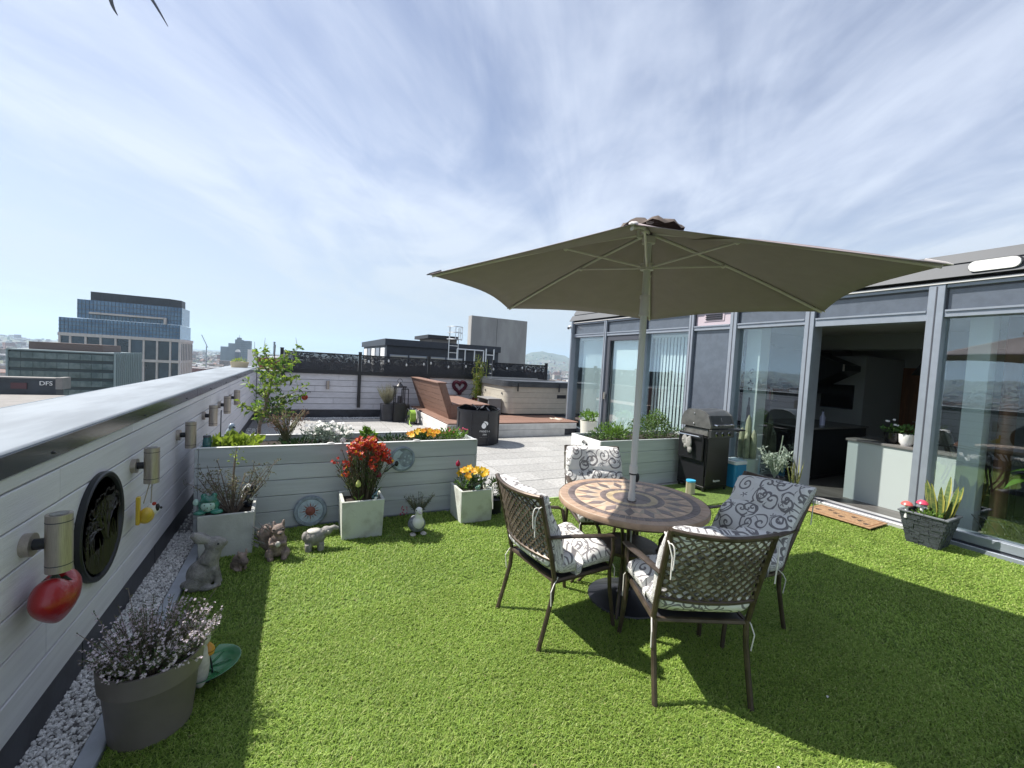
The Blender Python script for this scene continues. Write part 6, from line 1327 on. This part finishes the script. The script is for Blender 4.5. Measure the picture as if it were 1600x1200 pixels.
MB().lathe([(TR + .0005, .001), (TR + .003, .006), (TR + .003, .034), (TR + .0005, .040)], (0, 0, .6985), 80, caps=False).build('edge_band', mat('stone_edge', (.34, .235, .165), .5, var=.15, vs=10), tb_, local=True)
def sector(r0, r1, n, mt, gap=.0035, zt=.7405, off=0., name='tile', rj=0.):
    w_ = 2 * PI / n; g0 = gap / 2 / max(r0, .02); g1 = gap / 2 / r1; ns = max(1, int(w_ / .16)); po = []
    for i in range(ns + 1): a = -w_ / 2 + g1 + (w_ - 2 * g1) * i / ns; po.append((r1 * math.cos(a), r1 * math.sin(a)))
    for i in range(ns, -1, -1): a = -w_ / 2 + g0 + (w_ - 2 * g0) * i / ns; po.append((r0 * math.cos(a), r0 * math.sin(a)))
    b = MB().prism(po, .737, zt); o = b.build(name, mt, tb_, local=True, smooth=0); o.rotation_euler.z = off
    for k in range(1, n): c = inst(o, rot=(0, 0, off + k * w_), loc=(0, 0, R.uniform(-.0006, .0006)))
sector(.474, .530, 46, M_t4); sector(.420, .470, 72, M_t2)
sector(.188, .232, 40, M_t2); sector(.140, .184, 22, M_t3); sector(.034, .136, 3, M_t2)
nd = 16
for k in range(nd):                                  # ring of lozenges with tan stones fitted between
    a = 2 * PI * k / nd
    if k == 0:
        rm = .326; dz = MB().prism([(.243, 0), (rm, -.033), (.410, 0), (rm, .033)], .737, .7407).build('tile', M_t2, tb_, local=True, smooth=0)
        e = PI / nd; f1 = lambda r_, q: (r_ * math.cos(q), r_ * math.sin(q))
        ti = MB().prism([f1(.237, .012), f1(.237, e * 2 - .012), f1(.29, e * 1.25), f1(.322, e), f1(.29, e * .75)], .737, .7404).build('tile', M_t1, tb_, local=True, smooth=0)
        to = [MB().prism([f1(.416, .012), f1(.36, .068), f1(.334, .112), f1(.334, e - .008), f1(.416, e - .006)], .737, .7404).build('tile', M_t1, tb_, local=True, smooth=0),
              MB().prism([f1(.416, e + .006), f1(.334, e + .008), f1(.334, 2 * e - .112), f1(.36, 2 * e - .068), f1(.416, 2 * e - .012)], .737, .7404).build('tile', M_t1, tb_, local=True, smooth=0)]
    else:
        for o in [dz, ti] + to: inst(o, rot=(0, 0, a))
MB().lathe([(.026, .733), (.036, .733), (.036, .743), (.026, .743)], (-.045, -.047, 0), 24).build('pole_ring', M_iron, tb_, local=True)
MB().lathe([(.44, .66), (.455, .66), (.455, .697), (.44, .697)], (0, 0, 0), 48).build('under_ring', M_iron, tb_, local=True)
for k in range(4):
    a = rad(223 + 90 * k); u, v = math.cos(a), math.sin(a); b = MB()
    b.tube([(u * r_ - v * .012 * 1, v * r_ + u * .012, z) for r_, z in ((.40, .69), (.30, .60), (.22, .46), (.215, .36), (.29, .18), (.385, .06), (.41, 0))], .0125, 7)
    b.tube([(u * r_ + v * .024, v * r_ - u * .024, z) for r_, z in ((.43, .69), (.37, .62), (.26, .52), (.20, .38), (.22, .22), (.31, .08), (.37, .0))], .0115, 7); b.build('leg', M_iron, tb_, local=True)
MB().lathe([(.205, .37), (.222, .37), (.222, .39), (.205, .39)], (0, 0, 0), 32).build('brace_ring', M_iron, tb_, local=True)

# ------------------------------------------------------------------ parasol
ps = thing('parasol', 'large taupe hexagonal parasol on a white pole through the table', 'parasol', (2.21, 2.31, 0))
M_can = mat('canopy_cloth', (.275, .23, .235), .85, var=.03, trans=.05, bump=.45, bs=9); M_pole = mat('pole_white', (.55, .545, .52), .4); M_poled = mat('pole_cream', (.54, .50, .48), .45); M_vent = mat('vent_cloth', (.085, .066, .055), .9, var=.2)
pb = Vector((2.205, 2.305, 0)); ax = (Vector((2.165, 2.275, 2.62)) - pb)
def pz(z): return pb + ax * (z / 2.62)
MB().lathe([(.001, 0), (.27, 0), (.275, .012), (.27, .022), (.12, .065), (.05, .085), (.045, .10), (.04, .10)], pb, 48).build('base', mat('resin_black', (.012, .013, .018), .4, var=.2), ps)
MB().tube([pz(.06), pz(.42)], .034, 20).build('base_tube', M_black, ps); MB().lathe([(.02, 0), (.026, .01), (.026, .03), (.02, .04)], (0, 0, 0), 12, M=Matrix.Translation(pz(.36) + Vector((-.055, 0, 0))) @ Matrix.Rotation(PI / 2, 4, 'Y')).build('base_knob', M_black, ps)
MB().tube([pz(.4), pz(.96)], .0205, 20).build('lower_pole', M_pole, ps); MB().tube([pz(.945), pz(1.0)], .0295, 20).build('collar', M_pole, ps); MB().tube([pz(.935), pz(.945)], .030, 20).build('collar_ring', M_black, ps); MB().tube([pz(1.0), pz(2.60)], .0235, 20).build('upper_pole', M_pole, ps)
MB().tube([pz(.742), pz(.80)], .0255, 20).build('pole_sleeve', M_pole, ps)
MB().ball(pz(.93) + Vector((.03, -.01, -.02)), (.018, .014, .035), 10, 8).build('push_button', M_black, ps)
MB().tube([pz(2.08), pz(2.20)], .031, 20).build('runner_lower', M_poled, ps); MB().tube([pz(2.20), pz(2.22)], .036, 20).build('runner_collar', M_poled, ps); MB().tube([pz(2.075), pz(2.085)], .036, 20).build('runner_collar', M_poled, ps)
MB().tube([pz(2.395), pz(2.44)], .045, 18).build('runner', M_poled, ps); MB().tube([pz(2.58), pz(2.625)], .045, 18).build('crown_hub', M_poled, ps)
apex = pz(2.665); ZT = 2.225; RT = 1.50; A0 = rad(164); cc0 = Vector((2.165, 2.275, 0))
tips = [Vector((cc0.x + RT * math.cos(A0 + k * PI / 3), cc0.y + RT * math.sin(A0 + k * PI / 3), ZT)) for k in range(6)]
NU, NV = 10, 12; b = MB()
def cpt(k, u, v):                                    # u from apex to hem, v along the hem
    p = tips[k].lerp(tips[(k + 1) % 6], v); sag = math.sin(PI * v); q = apex.lerp(p, u * (1 - .055 * sag))
    q.z -= sag * (.035 * u * (1 - u) * 4 * .8 + .0 * u); q.z += .022 * math.sin(PI * u) * (1 - .35 * sag) ; return q
for k in range(6):
    vv = [cpt(k, .0 + i / NU, j / NV) for i in range(NU + 1) for j in range(NV + 1)]; n1_ = NV + 1
    b.add(vv, [(i * n1_ + j, (i + 1) * n1_ + j, (i + 1) * n1_ + j + 1, i * n1_ + j + 1) for i in range(NU) for j in range(NV)])
cn = b.build('canopy', M_can, ps, smooth=24); sm = cn.modifiers.new('thick', 'SOLIDIFY'); sm.thickness = .003
for k in range(6):
    dv = (tips[k] - apex); e = [cpt(k, q, 0) - Vector((0, 0, .016)) for q in (.02, .15, .3, .45, .6, .75, .9, .985)]
    MB().tube(e, .0105, 6, flat=.7).build('rib', M_poled, ps); mid = cpt(k, .40, 0) - Vector((0, 0, .028)); hub = pz(2.415); o_ = Vector((dv.x, dv.y, 0)).normalized() * .04
    MB().tube([hub + o_, mid], .0085, 6).build('stretcher', M_poled, ps); MB().ball(mid, .016, 8, 6).build('joint', M_poled, ps)
    t_ = cpt(k, 1, 0); d = (t_ - cpt(k, .93, 0)).normalized(); MB().tube([t_ - d * .085 + Vector((0, 0, .001)), t_ - d * .01 + Vector((0, 0, .001)), t_ + d * .012], [.019, .014, .006], 8, flat=.45, up=(0, 0, 1)).build('tip_pocket', M_dark if k in (0,) else M_poled, ps)
b = MB()
for k in range(24):                                  # ruffled vent cap on the top
    pass
vp_ = []
for i, (rr_, zz_) in enumerate(((.02, .062), (.12, .05), (.20, .026), (.225, -.002))):
    for k in range(36): a = 2 * PI * k / 36; w_ = 1 + .035 * math.sin(6 * a + 1) ; vp_.append((apex.x + rr_ * w_ * math.cos(a), apex.y + rr_ * w_ * math.sin(a), apex.z + zz_ + (.014 * math.sin(9 * a + i) if i > 0 else 0)))
b.add(vp_, [(i * 36 + k, i * 36 + (k + 1) % 36, (i + 1) * 36 + (k + 1) % 36, (i + 1) * 36 + k) for i in range(3) for k in range(36)] + [tuple(range(36))]); b.build('vent_cap', M_vent, ps); MB().ball(apex + Vector((0, 0, .068)), (.03, .03, .018), 10, 6).build('finial', M_pole, ps)
bk = cpt(1, .88, .35); MB().leaf(cpt(1, 1, .34) + Vector((0, 0, .0)), cpt(1, .80, .22) - cpt(1, 1, .34) - Vector((0, 0, .03)), .26, .03).build('tie_strap', M_vent, ps, smooth=0)
for q in (.72, .78): c = cpt(0 if False else 1, q, 0) - Vector((0, 0, .03)); MB().tube([c, c - Vector((0, 0, .03)), c + Vector((.02, 0, -.035))], .004, 5).build('hook', M_poled, ps)
# ------------------------------------------------------------------ chairs
def scroll_fabric():
    m = bpy.data.materials.new('scroll_fabric'); m.use_nodes = True; t = NT(m.node_tree); p = t.n['Principled BSDF']
    uv = t.a('ShaderNodeUVMap', uv_map='UVMap'); nz = t.a('ShaderNodeTexNoise', {'Vector': uv.outputs[0], 'Scale': 9., 'Detail': 2.})
    wv = t.a('ShaderNodeVectorMath', {0: uv.outputs[0], 1: t.a('ShaderNodeVectorMath', {0: nz.outputs[1], 3: .03}, operation='SCALE').outputs[0]}, operation='ADD').outputs[0]
    ink = None
    for sc_f, off, wd, turns, rmax in ((7.4, 0., .085, 1.7, .54), (7.4, 3.7, .080, 1.25, .60)):
        mp = t.a('ShaderNodeVectorMath', {0: t.a('ShaderNodeVectorMath', {0: wv, 3: sc_f}, operation='SCALE').outputs[0], 1: (off, off * .63, 0)}, operation='ADD').outputs[0]
        vo = t.a('ShaderNodeTexVoronoi', {'Vector': mp, 'Scale': 1., 'Randomness': .75}, voronoi_dimensions='2D')
        d = t.a('ShaderNodeVectorMath', {0: mp, 1: vo.outputs['Position']}, operation='SUBTRACT').outputs[0]
        sp = t.a('ShaderNodeSeparateXYZ', {0: d}); cs = t.a('ShaderNodeSeparateColor', {0: vo.outputs['Color']})
        hand = t.m('SUBTRACT', t.m('MULTIPLY', t.m('GREATER_THAN', cs.outputs[1], .5), 2.), 1.)
        th = t.m('MULTIPLY', t.m('DIVIDE', t.m('ARCTAN2', sp.outputs[1], sp.outputs[0]), 2 * PI), hand); r = vo.outputs['Distance']
        ph = t.m('FRACT', t.m('ADD', t.m('ADD', t.m('SUBTRACT', t.m('MULTIPLY', t.m('POWER', r, .75), turns * 2.0), th), cs.outputs[0]), 4.))
        ln = t.m('ABSOLUTE', t.m('SUBTRACT', ph, .5)); ang = t.m('FRACT', t.m('ADD', t.m('ADD', th, cs.outputs[2]), 3.))
        gate = t.m('MULTIPLY', t.m('LESS_THAN', r, rmax), t.m('LESS_THAN', t.m('ADD', r, t.m('MULTIPLY', ang, .30)), rmax + .16))
        wdt = t.m('DIVIDE', wd * .9, t.m('ADD', t.m('MULTIPLY', r, .9), .28))
        k = t.m('MULTIPLY', t.ramp(t.m('SUBTRACT', ln, wdt), -.03, .02, 1., 0.), gate)
        ink = k if ink is None else t.m('MAXIMUM', ink, t.m('MULTIPLY', k, t.m('GREATER_THAN', cs.outputs[2], .22)))
    # small star leaves
    mp = t.a('ShaderNodeVectorMath', {0: t.a('ShaderNodeVectorMath', {0: wv, 3: 9.6}, operation='SCALE').outputs[0], 1: (7.3, 1.9, 0)}, operation='ADD').outputs[0]
    vo = t.a('ShaderNodeTexVoronoi', {'Vector': mp, 'Scale': 1., 'Randomness': .9}, voronoi_dimensions='2D'); sp = t.a('ShaderNodeSeparateXYZ', {0: t.a('ShaderNodeVectorMath', {0: mp, 1: vo.outputs['Position']}, operation='SUBTRACT').outputs[0]}); cs = t.a('ShaderNodeSeparateColor', {0: vo.outputs['Color']})
    an = t.m('ABSOLUTE', t.m('COSINE', t.m('ADD', t.m('MULTIPLY', t.m('ARCTAN2', sp.outputs[1], sp.outputs[0]), 2.5), t.m('MULTIPLY', cs.outputs[0], 6.))))
    star = t.m('MULTIPLY', t.m('LESS_THAN', vo.outputs['Distance'], t.m('ADD', t.m('MULTIPLY', t.m('POWER', an, 3.), .20), .035)), t.m('GREATER_THAN', cs.outputs[1], .45))
    ink = t.m('MAXIMUM', ink, star)
    wea = t.a('ShaderNodeTexNoise', {'Vector': uv.outputs[0], 'Scale': 260., 'Detail': 2.}); base = t.mix(wea.outputs[0], (.60, .595, .58), (.78, .775, .76)); inkc = t.mix(wea.outputs[0], (.12, .115, .125), (.21, .20, .21))
    t.l.new(t.mix(t.m('MULTIPLY', ink, .95), base, inkc), p.inputs['Base Color']); p.inputs['Roughness'].default_value = .9; p.inputs['Specular IOR Level'].default_value = .2
    bn_ = t.a('ShaderNodeTexNoise', {'Vector': uv.outputs[0], 'Scale': 14., 'Detail': 4., 'Distortion': .6}); bp = t.a('ShaderNodeBump', {'Height': bn_.outputs[0], 'Strength': .55, 'Distance': .018}); t.l.new(bp.outputs[0], p.inputs['Normal'])
    return m
M_fab = scroll_fabric(); M_tie = mat('tie_cord', (.66, .64, .60), .9); M_lat = mat('bronze_lattice', (.120, .095, .074), .45, metal=.4, var=.3, vs=14); M_seat = mat('seat_mesh', (.030, .030, .034), .6)
def prof(rec):                                       # rear post: foot, seat, top (y, z)
    return [(-.315, 0), (-.275, .14), (-.232, .30), (-.225, .42), (-.235 - rec * .18, .55), (-.245 - rec * .55, .74), (-.252 - rec, .94)]
def make_chair(label, cat, rec):
    c = thing('garden_chair', label, cat, (0, 0, 0), 0, 'bronze lattice back garden chairs round the table'); pf_ = prof(rec)
    W = .245
    for s in (-1, 1):
        MB().tube([(s * (W - .01 + .012 * (1 - z)), y, z) for y, z in pf_[:4]], .0145, 8).build('leg', M_iron, c, local=True)
        MB().tube([(s * (W + .012 * z), y, z) for y, z in pf_[3:]], [.0145, .0150, .0155, .016], 8).build('back_post', M_iron, c, local=True)
        MB().tube([(s * (W + .015), .275, 0), (s * (W + .008), .262, .1), (s * W, .235, .26), (s * W, .222, .40), (s * (W + .012), .235, .52), (s * (W + .018), .215, .618)], .0135, 8).build('leg', M_iron, c, local=True)
        a0 = pf_[5]; MB().tube([(s * (W + .008), -.25 - rec * .42, .685), (s * (W + .03), -.12, .675), (s * (W + .04), .06, .652), (s * (W + .035), .19, .632), (s * (W + .022), .235, .600)], [.020, .024, .028, .026, .018], 8, flat=.38, up=(0, 0, 1)).build('arm', M_iron, c, local=True)
        MB().tube([(s * W, -.22, .405), (s * W, .225, .405)], .014, 6).build('side_rail', M_iron, c, local=True)
    def bow(u): return -.045 * (1 - u * u)
    def bk(u, v):                                    # u -1..1 across, v 0..1 up the back
        z = .545 + .385 * v; k = (z - .42) / (.925 - .42); y = -.228 - rec * (k ** 1.15) - .02 * k; return Vector((u * (W + .01), y + bow(u), z + (.012 * (1 - u * u)) * -1 * v))
    MB().tube([bk(-1 + i / 6, 1.0) for i in range(13)], .017, 8, flat=.8).build('top_rail', M_iron, c, local=True); MB().tube([bk(-1 + i / 6, .0) for i in range(13)], .012, 8).build('lower_rail', M_iron, c, local=True)
    b = MB(); n = 10; pit = 2. / n; asp = (2 * W) / .385
    for sgn in (1, -1):
        for i in range(-12, n + 12):
            pts = []
            for j in range(0, 15):
                v = j / 14; u = -1 + i * pit + sgn * v * 2 / asp
                if -1.0 <= u <= 1.0: pts.append(bk(u, v) + Vector((0, .0016 * sgn, 0)))
            if len(pts) > 1: b.tube(pts, .0066, 4, flat=.42, up=(0, 1, 0))
    for i in range(-12, n + 12):                     # bosses at the crossings give the four-lobed holes
        for i2 in range(-12, 2 * n + 12):
            u = -1 + (i + i2) * pit / 2; v = (i2 - i) * pit * asp / 4
            if .0 < v < 1 and -1 < u < 1: q = bk(u, v); b.box((q.x - .0085, q.y - .004, q.z - .0085), (q.x + .0085, q.y + .004, q.z + .0085))
    tag(b.build('lattice', M_lat, c, local=True, smooth=0), kind='stuff')
    P_ = MB().box((-W + .012, -.215, .398), (W - .012, .215, .410), .003).build('seat', M_seat, c, local=True)
    for y in (-.222, .222): MB().tube([(-W, y, .405), (W, y, .405)], .014, 6).build('cross_rail', M_iron, c, local=True)
    return c
def make_cushion(label, rec, sx=1., slump=0.):
    q = thing('chair_cushion', label, 'cushion', (0, 0, 0), 0, 'scroll patterned cushions tied to the garden chairs')
    path = [(.255, .435), (.20, .455), (.05, .460), (-.10, .460), (-.185, .470), (-.225, .53), (-.225 - rec * .40, .66), (-.235 - rec * .78, .80), (-.248 - rec * 1.06, .905), (-.258 - rec * 1.1, .935)]
    # resample
    P0 = [Vector((0, a, z)) for a, z in path]; S = [0]
    for i in range(1, len(P0)): S.append(S[-1] + (P0[i] - P0[i - 1]).length)
    NL, NW = 60, 26; W = .252 * sx; top = []; uvs = []; bot = []; tot = S[-1]
    rr = random.Random(label)
    ph1, ph2 = rr.random() * 6, rr.random() * 6
    for i in range(NL + 1):
        s = tot * i / NL; k = max(j for j in range(len(S)) if S[j] <= s + 1e-9); k = min(k, len(S) - 2); f_ = (s - S[k]) / (S[k + 1] - S[k])
        pm = P0[k - 1] if k > 0 else P0[0]; pn = P0[k + 2] if k + 2 < len(P0) else P0[k + 1]
        a, b_, c_, d_ = pm, P0[k], P0[k + 1], pn; p = .5 * ((2 * b_) + (c_ - a) * f_ + (2 * a - 5 * b_ + 4 * c_ - d_) * f_ ** 2 + (3 * b_ - a - 3 * c_ + d_) * f_ ** 3)
        tg = (c_ - a) * .5 + (2 * a - 5 * b_ + 4 * c_ - d_) * f_ + (3 * b_ - a - 3 * c_ + d_) * 1.5 * f_ ** 2; nr = Vector((0, tg.z, -tg.y)).normalized() * 1.
        if nr.z < 0 and i < NL * .3: nr = -nr
        if i >= NL * .3 and nr.y < 0: nr = -nr
        for j in range(NW + 1):
            u = -1 + 2 * j / NW; e = (1 - u ** 6) ** .5 if abs(u) < 1 else 0; el = min(1, s / .05, (tot - s) / .05) ** .5
            seam = abs(math.sin(PI * (s / tot * 4.0))) ** .35; cs_ = abs(math.sin(PI * (u + 1) * 1.5)) ** .35 if s > tot * .48 else abs(math.sin(PI * (u + 1) * 1.0)) ** .35
            th = .030 + .062 * e * el * (.55 + .45 * seam * (.55 + .45 * cs_)) + .007 * math.sin(u * 5 + ph1 + s * 9) + .007 * math.sin(s * 21 + ph2 + u * 3) + .005 * math.sin(s * 34 - u * 9 + ph1) * e
            w_ = W * (1 + .04 * math.sin(s * 8 + ph1)) * (1 - .05 * (1 - el)); drop = slump * u * max(0, (s / tot - .5) * 2)
            pp = p.copy(); bw = min(1, max(0, (s / tot - .48) * 5)) * (.030 - .040 * (1 - u * u)); p = pp + Vector((0, bw, 0)); top.append(p + Vector((u * w_, 0, drop)) + nr * th * el); bot.append(p + Vector((u * w_ * .985, 0, drop)) - nr * (.010 + .014 * e * el + .045 * e * math.exp(-((s - .53) / .06) ** 2))); uvs.append((u * w_ + ph1, s)); p = pp
    n1_ = NW + 1; N = len(top); F_ = []
    for i in range(NL):
        for j in range(NW): A = i * n1_ + j; F_.append((A, A + 1, A + n1_ + 1, A + n1_)); F_.append((N + A, N + A + n1_, N + A + n1_ + 1, N + A + 1))
    ed = [j for j in range(NW + 1)] + [i * n1_ + NW for i in range(1, NL + 1)] + [NL * n1_ + j for j in range(NW - 1, -1, -1)] + [i * n1_ for i in range(NL - 1, 0, -1)]
    for i in range(len(ed)): a, b_ = ed[i], ed[(i + 1) % len(ed)]; F_.append((a, N + a, N + b_, b_))
    b = MB(); b.add(top + bot, F_); o = b.build('cover', M_fab, q, local=True, smooth=70, uv=uvs + [(a + .9, c_ + .4) for a, c_ in uvs])
    bmf = o.data; 
    for s in (-1, 1):
        y, z = -.262 - rec * .85, .875; x = s * .262
        MB().tube([(x * .97, y + .07, z + .02), (x, y + .02, z + .01), (x * 1.02, y - .02, z), (x * .97, y - .035, z - .06), (x * .965, y - .03, z - .17)], .0035, 5).build('tie', M_tie, q, local=True)
        MB().tube(bez((x * 1.01, y - .02, z + .0), (x * .93, y - .06, z + .02), (x * .95, y - .04, z - .12), 6), .0035, 5).build('tie', M_tie, q, local=True)
        MB().tube([(s * .25, -.20, .43), (s * .262, -.235, .40), (s * .268, -.26, .36), (s * .262, -.25, .27)], .0035, 5).build('tie', M_tie, q, local=True)
        MB().tube([(s * .245, .24, .43), (s * .262, .25, .40), (s * .26, .255, .26 if s < 0 else .33)], .0035, 5).build('tie', M_tie, q, local=True)
    return q
spots = [((1.60, 2.31), 4, .115, 'on the left with its lattice back to the planters', 'left chair, nearest the red flowers', 1.0, 0),
         ((2.0, 1.64), 65, .125, 'nearest the viewer with its lattice back to us', 'front chair, seen mostly through its lattice', 1.0, 0),
         ((2.675, 1.875), 176, .235, 'leaning back on the right by the open door', 'right chair, its big scroll front facing us', 1.10, -.03),
         ((2.42, 2.90), 250, .115, 'at the far side of the table before the herb planter', 'far chair behind the table top', 1.04, .0)]
for (x, y), deg, rec, la, lb, sx, sl in spots:
    c = make_chair('bronze garden chair ' + la, 'chair', rec); c.location = (x, y, 0); c.rotation_euler.z = rad(deg - 90)
    q = make_cushion('white scroll patterned cushion on the ' + lb, rec, sx, sl); q.location = (x, y, 0); q.rotation_euler.z = rad(deg - 90)

# ------------------------------------------------------------------ gull overhead
gu = thing('seagull', 'gull gliding overhead with only its wing tips in view', 'bird', (-2.72, 9.5, 7.5)); M_gw = mat('gull_white', (.62, .62, .60), .8); M_gd = mat('gull_grey', (.10, .105, .11), .8)
c = Vector((-2.62, 9.45, 7.66))
sculpt([('b', c, (.10, .26, .085)), ('b', c + Vector((0, .25, .03)), (.06, .08, .06)), ('t', [c + Vector((0, -.2, 0)), c + Vector((0, -.42, .01))], [.06, .03])], 'body', M_gw, gu, vox=.012)
def wing(sh, el, tp, w0, w1):
    sh, el, tp = Vector(sh), Vector(el), Vector(tp); b = MB(); pts = bez(sh, el, tp, 10); V_ = []
    for i, p in enumerate(pts):
        f_ = i / 10; w_ = (w0 * (1 - f_) + w1 * f_) * (1 - f_ ** 5 * .9); V_ += [p + Vector((0, w_ * .35, .012 * (1 - f_) + w_ * .25)), p + Vector((0, w_ * .35, -.004 + w_ * .22)), p + Vector((0, -w_ * .65, -.012 * f_ - w_ * .5)), p + Vector((0, -w_ * .1, .022 * (1 - f_)))]
    for i in range(10):
        for k in range(4): b.add([V_[i * 4 + k], V_[i * 4 + (k + 1) % 4], V_[i * 4 + 4 + (k + 1) % 4], V_[i * 4 + 4 + k]], [(0, 1, 2, 3)], 0 if i < 6 else 1)
    return b
wing(c + Vector((.07, .05, .03)), (-2.40, 9.40, 7.55), (-2.09, 9.19, 6.96), .22, .09).build('wing', [M_gd, M_black], gu, smooth=60); wing(c + Vector((-.07, .05, .03)), (-3.10, 9.72, 7.55), (-2.84, 9.58, 7.10), .26, .17).build('wing', [M_gw, M_gd], gu, smooth=60)
MB().tube([c + Vector((0, .31, .02)), c + Vector((0, .40, .0))], [.016, .004], 6).build('beak', M_ora, gu)
